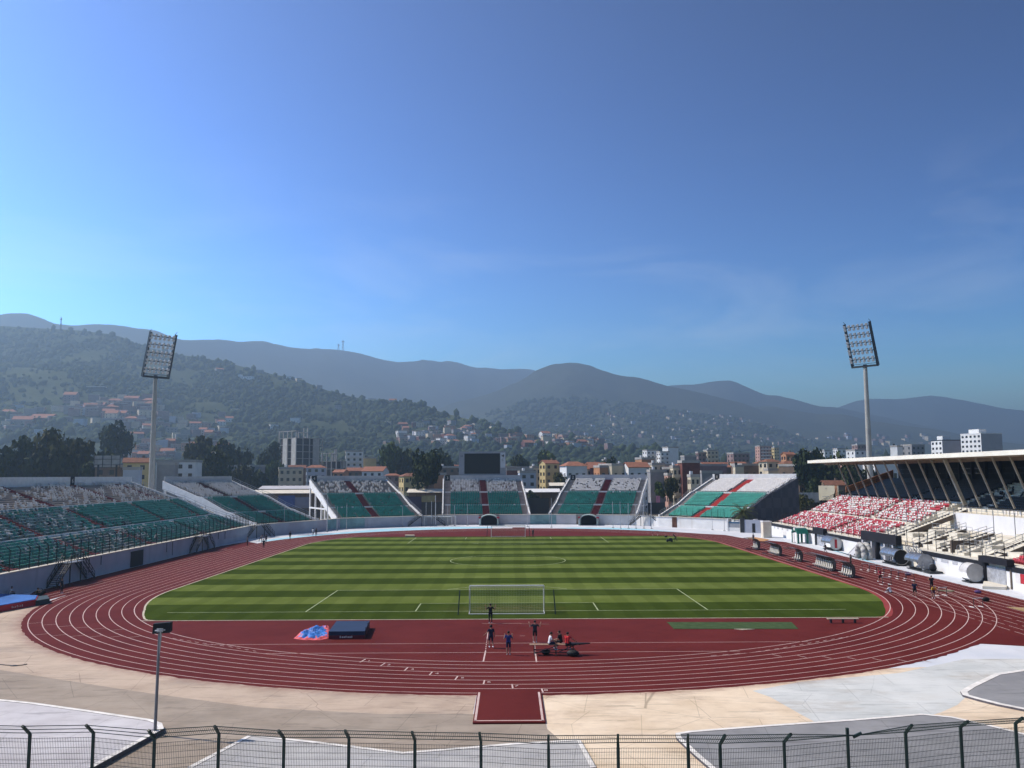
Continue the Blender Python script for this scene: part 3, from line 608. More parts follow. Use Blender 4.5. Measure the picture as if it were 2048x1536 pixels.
def paint(w_, a, e, z0, z1, m, nm='painted_stretch'):
    a = Vector(a); e = Vector(e); d = (e-a).normalized(); nn = Vector((-d.y, d.x)); nn = nn if nn.dot(a-Vector((0, 70))) < 0 else -nn
    k0, k1 = nn*.003, nn*.02; b = MB(); b.hexa([(a.x+k0.x, a.y+k0.y, z0), (e.x+k0.x, e.y+k0.y, z0), (e.x+k1.x, e.y+k1.y, z0), (a.x+k1.x, a.y+k1.y, z0)], [(a.x+k0.x, a.y+k0.y, z1), (e.x+k0.x, e.y+k0.y, z1), (e.x+k1.x, e.y+k1.y, z1), (a.x+k1.x, a.y+k1.y, z1)]); return b.build(nm, m, w_)
paint(wb, (-45.5, 132.7), (-43.5, 138.1), .2, 2.6, M_teal); paint(wb, (-43.3, 138.36), (-37.5, 141.63), .2, 2.6, M_teal)
paint(wc, (6.0, 155.11), (11.2, 155.59), .1, 2.6, M_teal); paint(wc, (11.35, 155.58), (13.2, 155.1), .1, 2.6, M_teal)
# arched tunnel mouths
def tunnel(c, face, lab):
    t = thing('tunnel', lab, 'tunnel', (c[0], c[1], 0), face, 'arched tunnels into the end stands'); w2, h, dpt, n = 2.6, 2.9, 5.0, 16
    pts = [(-w2, 0), (-w2, 1.5)]+[(-w2*math.cos(math.pi*i/n), 1.5+(h-1.5)*math.sin(math.pi*i/n)) for i in range(1, n)]+[(w2, 1.5), (w2, 0)]
    inn = [(x*.84, min(z, 1.5)+(z-1.5)*.9 if z > 1.5 else z) for x, z in pts]
    b = MB(); k = len(pts); vs = [(x, 0, z) for x, z in pts]+[(x, 0, z) for x, z in inn]+[(x, dpt, z) for x, z in pts]+[(x, dpt, z) for x, z in inn]
    fs = []
    for i in range(k-1): fs += [(i, i+1, k+i+1, k+i), (2*k+i, 3*k+i, 3*k+i+1, 2*k+i+1), (i, 2*k+i, 2*k+i+1, i+1), (k+i, k+i+1, 3*k+i+1, 3*k+i)]
    b.add(vs, fs); b.build('shell', mat('pale_green_shell', (0.33, 0.40, 0.37), .6, .12, 1), t)
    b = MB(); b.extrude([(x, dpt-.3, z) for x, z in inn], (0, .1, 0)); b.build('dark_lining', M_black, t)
    b = MB(); b.extrude([(-w2-.12, .02, 0), (-w2-.12, .02, 1.5), (-w2, .02, 1.5), (-w2, .02, 0)], (0, dpt, 0)); b.build('side_panel', M_white, t)
    b = MB(); b.box(w2-.5, w2+.25, -.05, .3, 1.9, 2.35); b.box(-w2-.2, -w2+.4, -.05, .3, 2.0, 2.35); b.build('red_lamp_box', M_red, t); return t
tunnel(tuple(G(978, 1051.2)[:2]), 0, 'arched tunnel mouth under the scoreboard stand')
tunnel(tuple(G(1177, 1051.2)[:2]), R(-8), 'arched tunnel mouth under the stand right of the scoreboard')
# ---------------------------------------------------------------- covered stand on the right straight
RS = Stand((59.5, 110), (59.5, -8), (85.7, 110), (85.7, -8))
rt = thing('grandstand', 'covered main grandstand on the right straight under a long cream roof', 'grandstand', group='grandstands around the running track')
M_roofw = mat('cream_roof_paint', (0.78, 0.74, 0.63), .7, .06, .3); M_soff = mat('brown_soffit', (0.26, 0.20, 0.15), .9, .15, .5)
M_vip = mat('cream_render', (0.60, 0.55, 0.45), .9, .1, .5, col2=(0.70, 0.65, 0.54)); M_vipw = mat('white_render', (0.66, 0.65, 0.65), .85, .06, .4)
M_brown = mat('brown_stair_side', (0.115, 0.09, 0.07), .9, .2, 1); M_dkseat = M_bseat
def ya(y): return 110-y
def terr_part(y0, y1, m, tiers=None, prof=PROF):
    tb = MB(); a0, a1 = ya(y1), ya(y0); out = [(0.0, 0.0)]
    for d0, d1, z, _ in prof: out += [(d0, z), (d1, z)]
    out += [(prof[-1][1], 7.0), (16, 5), (8, 2.5), (.5, 1), (.5, 0)]; n = len(out)
    tb.add([RS.V3(a0, d, z) for d, z in out]+[RS.V3(a1, d, z) for d, z in out], [tuple(range(2*n-1, n-1, -1)), tuple(range(n))]+[(i, (i+1) % n, n+(i+1) % n, n+i) for i in range(n)]); return tb.build('terrace', m, rt)
terr_part(57.5, 110, M_vip); terr_part(-8, 18.5, M_vip)
VP = [(0, 1.6, 2.75, None), (1.6, 3.0, 3.2, None), (3.0, 5.2, 3.75, None), (5.2, 7.6, 4.3, None), (7.6, 12.0, 4.75, None), (12.0, 12.4, 7.3, None), (12.4, 15.4, 7.35, None)]+[(15.4+.9*k, 15.4+.9*(k+1), 7.9+.36*k, 2) for k in range(12)]
terr_part(18.5, 57.5, M_vip, prof=VP)
wbx = MB(); wbx.box(59.5+11.93, 59.5+11.997, 24, 52, 4.76, 7.32); wbx.build('white_panel', M_vipw, rt)
# seats
rs = []
RM = [M_rseat, M_wseat, M_bseat]
for ri, (d0, d1, z, tier) in enumerate(PROF):
    if tier is None: continue
    for i in range(int(118/.52)):
        a = (i+.5)*.52; y = 110-a
        if a < 1.2 or abs(y-76.5) < .9: continue
        d = d0+.45; mi = None
        if y > 57.5+max(0, (d-8)*-.25)+.6:
            if tier == 2: mi = 2 if random.random() < .96 else None
            elif tier == 1: mi = pick((.50 if ri % 2 else .34, 0), (.5, 1))
            else: mi = pick((.70 if ri % 3 else .40, 0), (.4, 1))
        elif y < 17.5:
            if tier == 0 and ri < 7: mi = 0
            elif tier == 2: mi = 2
        if mi is None: continue
        p = RS.P(a, d); rs.append((p.x, p.y, z, RS.ang(a), mi))
for d0, d1, z, tier in VP[7:]:
    for i in range(70):
        y = 20+i*.53
        if y > 56.5 or abs(y-23) < 1 or abs(y-50) < 1: continue
        if d0 > 19 and random.random() < .8: continue
        rs.append((59.5+d0+.45, y, z, R(-90), 2))
place_seats(rt, rs, RM)
b = MB(); y = 22.0
while y < 44: b.box(59.5+15.3, 59.5+15.39, y, y+.5, 7.36, 7.95); y += 1.0
b.build('white_edge_blocks', M_wseat, rt)
# front wall, black band, doors
def wseg(y0, y1, z0, z1, m, nm='front_wall', x0=-.35, x1=-.003):
    b = MB(); b.box(59.5+x0, 59.5+x1, y0, y1, z0, z1); return b.build(nm, m, rt)
for y0, y1 in ((81.0, 109.6), (57.8, 75.9), (20.9, 37.2), (-8, 15.8)):
    wseg(y0, y1, 0, 2.05, M_wallw); wseg(y0, y1, 2.05, 2.6, M_blackband, 'black_band', -.42)
for y, z1 in ((109.9, 2.62), (80.7, 2.65), (20.5, 2.65)): wseg(y-.3, y+.3, 0, z1, M_blackband, 'black_pillar', -.5)
wseg(76.2, 80.4, 0, 2.2, mat('grey_banner', (0.33, 0.34, 0.36), .7, .25, 2), 'grey_panel', -.3); wseg(75.5, 81.2, 2.22, 3.35, M_blackband, 'black_box', -.8)
wseg(16.0, 20.2, 0, 2.2, mat('grey_banner', (0.3, .3, .3)), 'grey_panel', -.3); wseg(14.6, 20.9, 2.66, 3.4, M_blackband, 'black_box', -.9)
wseg(44.2, 57.6, 2.75, 4.15, M_blackband, 'black_fascia', -.9); wseg(44.2, 57.6, 0, 2.74, M_graywall, 'entrance_wall', -.1)
for y, wd_, m, nm in ((55.6, 1.6, M_black, 'doorway'), (47.0, 2.2, M_black, 'doorway'), (44.8, 1.0, M_black, 'doorway')): wseg(y-wd_/2, y+wd_/2, 0, 2.3, m, nm, -.16)
for y in (57.3, 53.7, 52.0, 48.8, 45.8): wseg(y-.25, y+.25, 0, 2.74, M_graywall if y != 52.0 else M_blackband, 'entrance_pillar', -.8, -.2)
wseg(49.2, 51.4, .1, 2.4, mat('grey_banner', (0.3, .3, .3)), 'grey_panel', -.3)
for y, w_ in ((35.6, 1.1), (33.2, .8), (30.6, 2.0), (27.8, 1.3), (25.6, .9), (107, .8), (104.5, 1.0), (101.5, .7), (98, 1.1), (94.5, .8), (73, 1.0), (70.5, .8)): wseg(y-w_/2, y+w_/2, 1.55, 2.02, mat('grey_vent', (0.45, .45, .46), .6, .2, 2), 'wall_vent', -.38)
wseg(12.0, 12.9, .9, 2.0, M_red, 'red_white_flag', -.38); wseg(12.95, 13.9, .9, 2.0, M_wseat, 'red_white_flag', -.38); wseg(14.6, 14.9, 0, 2.3, M_brown, 'door_frame', -.45)
# stairs in the open middle part
def flight(y, d0, z0, d1, z1, w_, m=M_vip, side=M_brown):
    b = MB(); n = max(3, int((z1-z0)/.19)); 
    for k in range(n):
        x0 = 59.5+d0+(d1-d0)*k/n; x1 = 59.5+d0+(d1-d0)*(k+1)/n; z = z0+(z1-z0)*(k+1)/n
        b.box(x0, x1, y-w_/2, y+w_/2, z-(z1-z0)/n-.35, z)
    b.build('stair_flight', m, rt)
    b = MB()
    for s_ in (-1, 1):
        yy = y+s_*(w_/2+.08); b.hexa([(59.5+d0, yy-.07, z0-.5), (59.5+d0, yy+.07, z0-.5), (59.5+d1, yy+.07, z1-.5), (59.5+d1, yy-.07, z1-.5)], [(59.5+d0, yy-.07, z0+.25), (59.5+d0, yy+.07, z0+.25), (59.5+d1, yy+.07, z1+.25), (59.5+d1, yy-.07, z1+.25)])
    b.build('stair_stringer', side, rt)
    for s_ in (-1, 1): b = MB(); rail(b, [(59.5+d0+(d1-d0)*k/6, y+s_*(w_/2+.08), z0+(z1-z0)*k/6+.2) for k in range(7)], .9, .025); b.build('stair_rail', M_steel, rt)
flight(22.5, 1.5, 2.8, 16, 8.4, 2.0); flight(34.5, .9, 2.8, 8.2, 5.0, 1.6); flight(42.0, 1.0, 2.8, 8.2, 5.2, 1.8); flight(52.5, 2.0, 3.2, 14, 7.6, 1.8); flight(28.5, .8, 2.8, 6, 4.6, 1.6, M_vip, M_offwhite)
for y0, y1, d, z in ((24.5, 33, 2.9, 3.75), (25, 50, 12.3, 7.35), (44, 57, .3, 4.15), (38, 50, 7.5, 4.8), (1, 17, 7.6, 5.05)):
    b = MB(); n = max(3, int((y1-y0)/1.4)); rail(b, [(59.5+d, y0+(y1-y0)*k/n, z) for k in range(n+1)], .95, .022); b.build('guard_rail', M_steel, rt)
for y0, y1, d0, d1, z in ((25.5, 27.4, 3.4, 5.0, 4.15), (31.0, 33.4, 2.2, 3.4, 3.8), (38.2, 40.6, 5.4, 7.2, 4.9), (45, 47, 5.4, 7, 4.9), (48, 50.5, 3.4, 5, 4.3), (36.5, 38, 2, 3, 3.7), (54, 56.5, 6, 7.4, 4.9), (26, 28, 8, 10, 5.5)):
    b = MB(); b.box(59.5+d0, 59.5+d1, y0, y1, z-1.3, z); b.build('concrete_block', M_vip, rt)
b = MB(); b.box(59.7, 60.3, 40.2, 44.0, 2.76, 2.85); b.box(59.5+1.2, 59.5+5, 31.6, 32.0, 2.76, 4.4); b.build('dark_recess', M_brown, rt)
for y in (58.5, 61, 63.5, 66, 69, 72, 84, 86.5, 89, 91.5, 94, 96.5, 99, 101.5, 104, 106.5, 22, 25, 29.5, 34, 36.5, 39, 43, 46.5, 49.5, 53, 10, 13, 17):
    b = MB(); b.beam((59.75, y, 2.6), (59.75, y, 5.2+random.uniform(-.2, .3)), .07); b.build('front_post', M_dark, rt)
for y, d in ((28, 8), (35, 9), (46, 9), (56, 8), (20.5, 9), (60, 8), (64, 13)):
    b = MB(); b.beam((59.5+d, y, 4.6), (59.5+d, y, 8.3), .08); b.build('tall_post', M_steel, rt)
b = MB(); b.box(59.5+21, 59.5+21.5, 33, 38.5, 10.2, 10.55); b.beam((80.7, 33.5, 9), (80.7, 33.5, 10.2), .12); b.beam((80.7, 38, 9), (80.7, 38, 10.2), .12); b.build('commentary_desk', M_graywall, rt)
# aisle, rails, end fence
for yy in (76.5,):
    b = MB()
    for d0, d1, z, tier in PROF: b.box(59.5+d0-.004, 59.5+d1, yy-.6, yy+.6, z-.02, z+.012)
    b.build('aisle_steps', M_grey, rt)
b = MB(); rail(b, [RS.V3(0.1, d, zprof(d)+.1) for d in np.linspace(0.3, 26, 14)], 1.0, .035, mids=2); b.build('handrail', M_dark, rt)
b = MB(); rail(b, [RS.V3(ya(76.5)+.7, d, zprof(d)+.1) for d in np.linspace(0.3, 16, 8)], .9, .03); b.build('handrail', M_dark, rt)
b = MB(); b.hexa([RS.V3(-.3, 17, 9.3), RS.V3(-.1, 17, 9.3), RS.V3(-.1, 28, 12.4), RS.V3(-.3, 28, 12.4)], [RS.V3(-.3, 17, 10.6), RS.V3(-.1, 17, 10.6), RS.V3(-.1, 28, 14.4), RS.V3(-.3, 28, 14.4)]); b.build('orange_side_panel', mat('orange_panel', (0.36, 0.15, 0.06), .7, .15, 1), rt)
b = MB(); b.extrude([(59.5, 110.01, 0.0), (59.5, 110.01, 2.7), (59.5+8, 110.01, 5.1), (59.5+16, 110.01, 8.5), (59.5+26, 110.01, 12.0), (59.5+29, 110.01, 12.0), (59.5+29, 110.01, 0)], (0, .25, 0)); b.build('end_wall', M_brown, rt)
# back wall with slit windows, roof, struts
b = MB(); xb = 88.5
b.box(xb, xb+.3, -8, 110, 6, 13.55); b.box(xb, xb+.3, -8, 110, 14.45, 15.7)
y = 110; slots = [(58.0, 61.2), (53.3, 56.6), (48.4, 52.0), (44.0, 47.2), (62.1, 62.5)]; cur = 110
for lo, hi in sorted(slots, key=lambda s: -s[1]): b.box(xb, xb+.3, hi, cur, 13.56, 14.44); cur = lo
b.box(xb, xb+.3, -8, cur, 13.56, 14.44)
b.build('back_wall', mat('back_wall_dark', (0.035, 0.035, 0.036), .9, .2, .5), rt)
b = MB()
for y in np.arange(2, 44, 2.6): b.box(xb-.05, xb-.003, y, y+2.3, 11.2, 15.0)
b.build('box_glazing', M_window, rt)
rb = MB(); rb.extrude([(68.2, -8, 15.97), (68.2, -8, 16.55), (70.5, -8, 16.75), (90, -8, 16.85), (91.5, -8, 16.5), (91.5, -8, 16.05)], (0, 118.6, 0)); roof = rb.build('roof', M_roofw, rt)
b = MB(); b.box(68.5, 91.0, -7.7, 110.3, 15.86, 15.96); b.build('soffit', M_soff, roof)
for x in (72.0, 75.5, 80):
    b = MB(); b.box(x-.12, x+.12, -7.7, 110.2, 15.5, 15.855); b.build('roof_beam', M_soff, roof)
k = 0; y = 100.6
while y > 6:
    b = MB(); wdt = .5 if abs(y-53.6) < 1 else .24; b.beam((74.2, y, 8.4), (71.3, y, 15.85), wdt, wdt); b.build('roof_strut', mat('strut_paint', (0.30, 0.27, 0.22), .6, .1, 1), rt); y -= 4.7
    b = MB(); b.beam((88.1, y, 8.5), (88.1, y, 15.7), .5); b.build('rear_column', M_dark, rt)

# gate house bits at the far right corner
t = thing('gate_pillar', 'cream gate pillar at the far end of the covered stand', 'pillar', (*G(1533, 1075)[:2], 0)); b = MB(); b.box(-.9, .9, -.9, .9, 0, 3.3); b.build('shaft', M_offwhite, t); b = MB(); b.box(-1, 1, -1, 1, 3.3, 3.5); b.build('cap', M_white, t)
t = thing('blue_grey_gate', 'pale blue grey gate with a dark door between the palm and the covered stand', 'gate', (*G(1508, 1066)[:2], 0), R(-35)); b = MB(); b.box(-2.2, 2.2, -.1, .1, 0, 3.0); b.build('leaf', mat('blue_grey_paint', (0.36, 0.38, 0.44), .6, .06, 1), t); b = MB(); b.box(-.35, .35, -.14, -.102, .1, 2.2); b.build('wicket_door', M_black, t); b = MB(); b.box(-3.2, -2.25, -.2, .2, 0, 3.3); b.build('gate_post', M_dark, t)
t = thing('ticket_booth', 'white glazed booth standing in front of the palm', 'booth', (*G(1485, 1063)[:2], 0), R(-38))
b = MB(); b.box(-3.2, 3.2, -.9, .9, 0, .9); b.build('base', M_white, t)
b = MB(); b.box(-3.2, 3.2, -.85, -.8, .9, 2.3); b.build('glazing', mat('booth_glass', (0.30, .31, .33), .2, .1, 1), t); b = MB(); b.box(-3.2, 3.2, -.88, -.86, 1.9, 2.3); b.build('blue_stripe', mat('booth_blue', (0.06, .12, .2), .4, .1, 1), t)
for x in (-3.3, 0, 3.3): b = MB(); b.box(x-.18, x+.18, -1, 1, 0, 3.0); b.build('post', M_white, t)
t = thing('container_shed', 'low shed with rusty front below the cream end stand', 'shed', (*G(1372, 1055.5)[:2], 0), R(-25))
b = MB(); b.box(-3.6, 0, 0, 2.6, 0, 2.6); b.build('rusty_half', mat('rusty_mesh', (0.16, .07, .045), .9, .4, 2), t); b = MB(); b.box(.05, 3.4, 0, 2.4, 0, 2.3); b.build('green_half', mat('grey_green_sheet', (0.25, .29, .28), .7, .2, 1), t); b = MB(); b.box(.3, 3.1, -.02, 0, .1, .8); b.build('vent', M_black, t); b = MB(); b.extrude([(-3.7, -.2, 2.62), (0, -.2, 2.95), (3.6, -.2, 2.4), (3.6, -.2, 2.5), (0, -.2, 3.05), (-3.7, -.2, 2.72)], (0, 3, 0)); b.build('roof', M_offwhite, t)

# ---------------------------------------------------------------- floodlight masts
def floodlight(x, y, lab, ptop):
    face = math.atan2(55-y, 0-x)-math.pi/2
    t = thing('floodlight_mast', lab, 'floodlight', (x, y, 0), face, 'stadium floodlight masts')
    b = MB(); b.tube((0, 0, 0), (0, 0, ptop), .85, .48, 16); b.build('pole', mat('mast_concrete', (0.36, .345, .31), .8, .08, .5), t, smooth=False)
    H = 11.4; til = R(17); hw = 3.4
    def q(px, h, off=0): return (px, .2+h*math.sin(til)+off*math.cos(til), ptop-.1+h*math.cos(til)-off*math.sin(til))
    b = MB()
    for s_ in (-1, 1):
        b.beam(q(s_*hw, -.2), q(s_*hw, H), .38, .5); b.beam(q(s_*hw, -.2, -.9), q(s_*hw, H, -.7), .14); b.beam(q(s_*hw, H, -.75), q(s_*hw, H, .6), .16)
        for h in np.arange(0.3, H, 1.1): b.beam(q(s_*hw, h, -.8), q(s_*hw, h+.9, .2), .08)
    b.beam(q(-hw, 0, .3), q(hw, 0, .3), .35); b.beam(q(-hw, 0, -.9), q(hw, 0, -.9), .2); b.beam(q(-hw, .5, -.9), q(hw, .5, -.9), .1); b.beam(q(0, -.3, -.4), q(0, .1, .1), .9)
    b.build('head_frame', M_dark, t)
    lm = None
    for r_ in range(5):
        h = 1.9+r_*2.15; b = MB(); b.beam(q(-hw, h), q(hw, h), .2); b.build('lamp_bar', M_dark, t)
        for c_ in range(6):
            for k in (-1, 1):
                if lm is None:
                    b = MB(); b.tube((0, -.25, .0), (0, .12, -.06), .2, .40, 10); b.tube((0, .12, -.06), (0, .2, -.07), .40, .37, 10, 1); b.box(-.16, .16, -.45, -.2, -.16, .16); lm = b.mesh('lamp', [M_steel, mat('lamp_lens', (.5, .5, .5), .2, .05, 1)])
                o = link('lamp', lm, t); o.location = q(-hw+.75+c_*1.18, h+k*.42, .35 if k > 0 else .25); o.rotation_euler = (R(-28), 0, 0)
    return t
floodlight(-90.2, 133.5, 'tall floodlight mast behind the left stands', 39.0)
floodlight(92.6, 135.5, 'tall floodlight mast rising behind the covered stand roof', 41.3)

# ---------------------------------------------------------------- fences
def wire_panel(p, q_, z0, z1, sv, sh, r, up=None):
    b = MB(); p = Vector((p[0], p[1], 0)); q_ = Vector((q_[0], q_[1], 0)); L_ = (q_-p).length; n = max(2, int(L_/sv))
    for k in range(1, n): c = p+(q_-p)*k/n; b.beam((c.x, c.y, z0), (c.x, c.y, z1), r)
    z = z0
    while z <= z1+.01: b.beam((p.x, p.y, z), (q_.x, q_.y, z), r); z += sh
    return b
def fence_run(name, lab, pts, z0, z1, arm, sv=.28, sh=.7, r=.02, pw=.09, grp=None, m=M_fence):
    """posts at pts; arm = horizontal vector of the bent top"""
    t = thing(name, lab, 'fence', group=grp)
    for x, y in pts:
        b = MB(); b.beam((x, y, z0-.1), (x, y, z1), pw)
        if arm: b.beam((x, y, z1), (x+arm[0], y+arm[1], z1+.38), pw*.85)
        b.build('post', m, t)
    for a, e in zip(pts[:-1], pts[1:]):
        b = wire_panel(a, e, z0+.1, z1-.05, sv, sh, r)
        if arm:
            for k in (.4, .95): b.beam((a[0]+arm[0]*k, a[1]+arm[1]*k, z1+.38*k), (e[0]+arm[0]*k, e[1]+arm[1]*k, z1+.38*k), r)
        b.build('mesh_panel', m, t)
    return t
ys_ = [10.2+2.1*i for i in range(46)]
fence_run('steel_fence', 'dark green mesh fence with bent posts on the wall of the long left stand', [(-56.9, y) for y in ys_], 2.8, 5.25, (-.42, 0))
fence_run('steel_fence', 'dark green mesh fence in front of the end stand next to the left floodlight', [(-57.0+9.6*i/10, 111.2+18.4*i/10) for i in range(11)], 2.75, 5.0, (-.3, .1))
fence_run('steel_fence', 'green mesh fence in front of the cream end stand by the palm', [(40.5+12.5*i/10, 141.6-14*i/10) for i in range(11)], 2.7, 5.0, None, m=mat('bright_green_fence', (0.012, .06, .045), .5, .2, 2))
# near fence at the front of the spectators' stand
bend = [(-200,1462),(-72,1466),(60,1468),(187,1466),(309,1478),(438,1468),(568,1477),(698,1477),(830,1480),(962,1482),(1097,1490),(1236,1487),(1376,1487),(1440,1489),(1568,1484),(1695,1472),(1811,1466),(1921,1454),(2031,1447),(2150,1438)]
tips = {3: (172,1450), 2: (45,1452), 4: (297,1460), 5: (429,1452), 6: (557,1461), 7: (690,1461), 8: (824,1464), 9: (959,1466), 10: (1097,1471), 11: (1236,1470), 12: (1376,1470), 13: (1450,1470), 14: (1582,1468), 16: (1824,1450), 17: (1938,1441), 18: (2047,1434)}
NZ = 5.22; NP = [G(u, v, NZ) for u, v in bend]
nf = thing('steel_fence', 'black welded mesh fence with bent tops close to the camera', 'fence')
tipw = []
for i, p in enumerate(NP):
    b = MB(); zt = NZ if i != 15 else NZ+.25; b.beam((p[0], p[1], 2.7), (p[0], p[1], zt), .085, .085)
    side = math.copysign(1, p[0]) ; a = Vector((p[0]*.012, -.36, .38))
    if i in tips:
        tp = G(*tips[i], NZ+.36); a = Vector((tp[0]-p[0], tp[1]-p[1], .36)); a = a*min(1, .6/a.length)
    if i == 15:
        b.beam((p[0]+.15, p[1]-.05, NZ-.02), (p[0]+.42, p[1]-.1, NZ+.12), .085)   # the arm that has come off
        a = Vector((.30, -.08, .05))
    else: b.beam((p[0], p[1], NZ), tuple(Vector(p)+a), .075)
    tipw.append(Vector(p)+a); b.build('post', M_fence, nf)
for i in range(len(NP)-1):
    a, e = Vector(NP[i]), Vector(NP[i+1]); coarse = i >= 14
    b = MB(); L_ = (e-a).length; n = int(L_/.052)
    sag = Vector((0, 0, -.06))
    for k in range(1, n):
        c = a+(e-a)*k/n; b.beam((c.x, c.y, 2.75), (c.x, c.y, c.z-.12), .0072)
    z = NZ-.14; j = 0
    while z > 2.7: b.beam((a.x, a.y, z), (e.x, e.y, z), .009 if j % 1 == 0 else .006); z -= .115 if j % 4 == 0 else .19; j += 1
    b.build('mesh_panel', M_fence, nf)
    b = MB()
    for f in (.12, .55, .98): b.beam(tuple(a+(tipw[i]-a)*f), tuple(e+(tipw[i+1]-e)*f), .02)
    n2 = int(L_/.06)
    for k in range(1, n2):
        s0 = a+(e-a)*k/n2; s1 = tipw[i]+(tipw[i+1]-tipw[i])*(k+.5)/n2
        if 3 < i: b.beam(tuple(s0+(s1-s0)*.12), tuple(s0+(s1-s0)*.98), .008)
    b.build('top_mesh', M_fence, nf)
t = thing('front_wall', 'low concrete wall under the near fence', 'wall'); b = MB()
for a, e in zip(NP[:-1], NP[1:]): b.hexa([(a[0], a[1]+.15, 0), (a[0], a[1]-.15, 0), (e[0], e[1]-.15, 0), (e[0], e[1]+.15, 0)], [(a[0], a[1]+.15, 2.7), (a[0], a[1]-.15, 2.7), (e[0], e[1]-.15, 2.7), (e[0], e[1]+.15, 2.7)])
b.build('wall_body', M_grey, t)

# ---------------------------------------------------------------- metal double stairs against the walls
def dstair(c, rz, lab, zt=2.75, m=M_dark):
    t = thing('metal_stairs', lab, 'stairs', (c[0], c[1], 0), rz, 'metal double stairs against the arena wall')
    b = MB(); b.box(-1.6, 1.6, 0, 1.2, zt-.1, zt); b.build('landing', M_steel, t)
    for s_ in (-1, 1):
        b = MB(); n = 12
        for k in range(n):
            x = s_*(1.6+3.4*(k+.5)/n); z = zt*(1-(k+1)/(n+1)); b.box(x-.13, x+.13, .05, 1.15, z-.04, z)
        for yy in (.03, 1.17): b.beam((s_*1.6, yy, zt-.1), (s_*5.1, yy, .05), .07, .2)
        b.build('flight', m, t)
        b = MB()
        for yy in (.03, 1.17): rail(b, [(s_*(1.6+3.4*k/4), yy, zt*(1-k/4)) for k in range(5)], .95, .03)
        b.build('handrail', m, t)
    b = MB(); rail(b, [(-1.6, 0, zt), (0, 0, zt), (1.6, 0, zt)], .95, .03); b.build('landing_rail', m, t)
    for x in (-1.4, 1.4): b = MB(); b.beam((x, .2, 0), (x, .2, zt), .12); b.build('leg', m, t)
    return t
dstair((-55.4, 25.2), R(90), 'steel double stairs against the left wall nearest the high jump mat')
dstair((-55.4, 73.5), R(90), 'steel double stairs against the left wall beyond the dark doorway')
dstair((-55.0, 108.0), R(70), 'steel double stairs at the wall corner before the curve')
dstair((-22, 148.6), R(12), 'steel double stairs behind the spare goals at the far wall')
dstair((36.2, 144.8), R(-35), 'steel double stairs left of the rusty shed at the far right wall')
t = thing('metal_stairs', 'single steel stairs beside the two silver shelters', 'stairs', (57.6, 36.2, 0), R(90), 'metal double stairs against the arena wall')
b = MB()
for k in range(13): x = -3.2+6.0*(k+.5)/13*.9; b.box(x-.15, x+.15, -1.0, .1, 2.75*(k+1)/13-.04, 2.75*(k+1)/13)
for yy in (-1.02, .12): b.beam((-3.2, yy, .1), (2.3, yy, 2.75), .07, .2)
b.build('flight', M_steel, t); b = MB()
for yy in (-1.02, .12): rail(b, [(-3.2+5.5*k/6, yy, 2.65*k/6+.1) for k in range(7)], .95, .03)
b.build('handrail', M_steel, t)
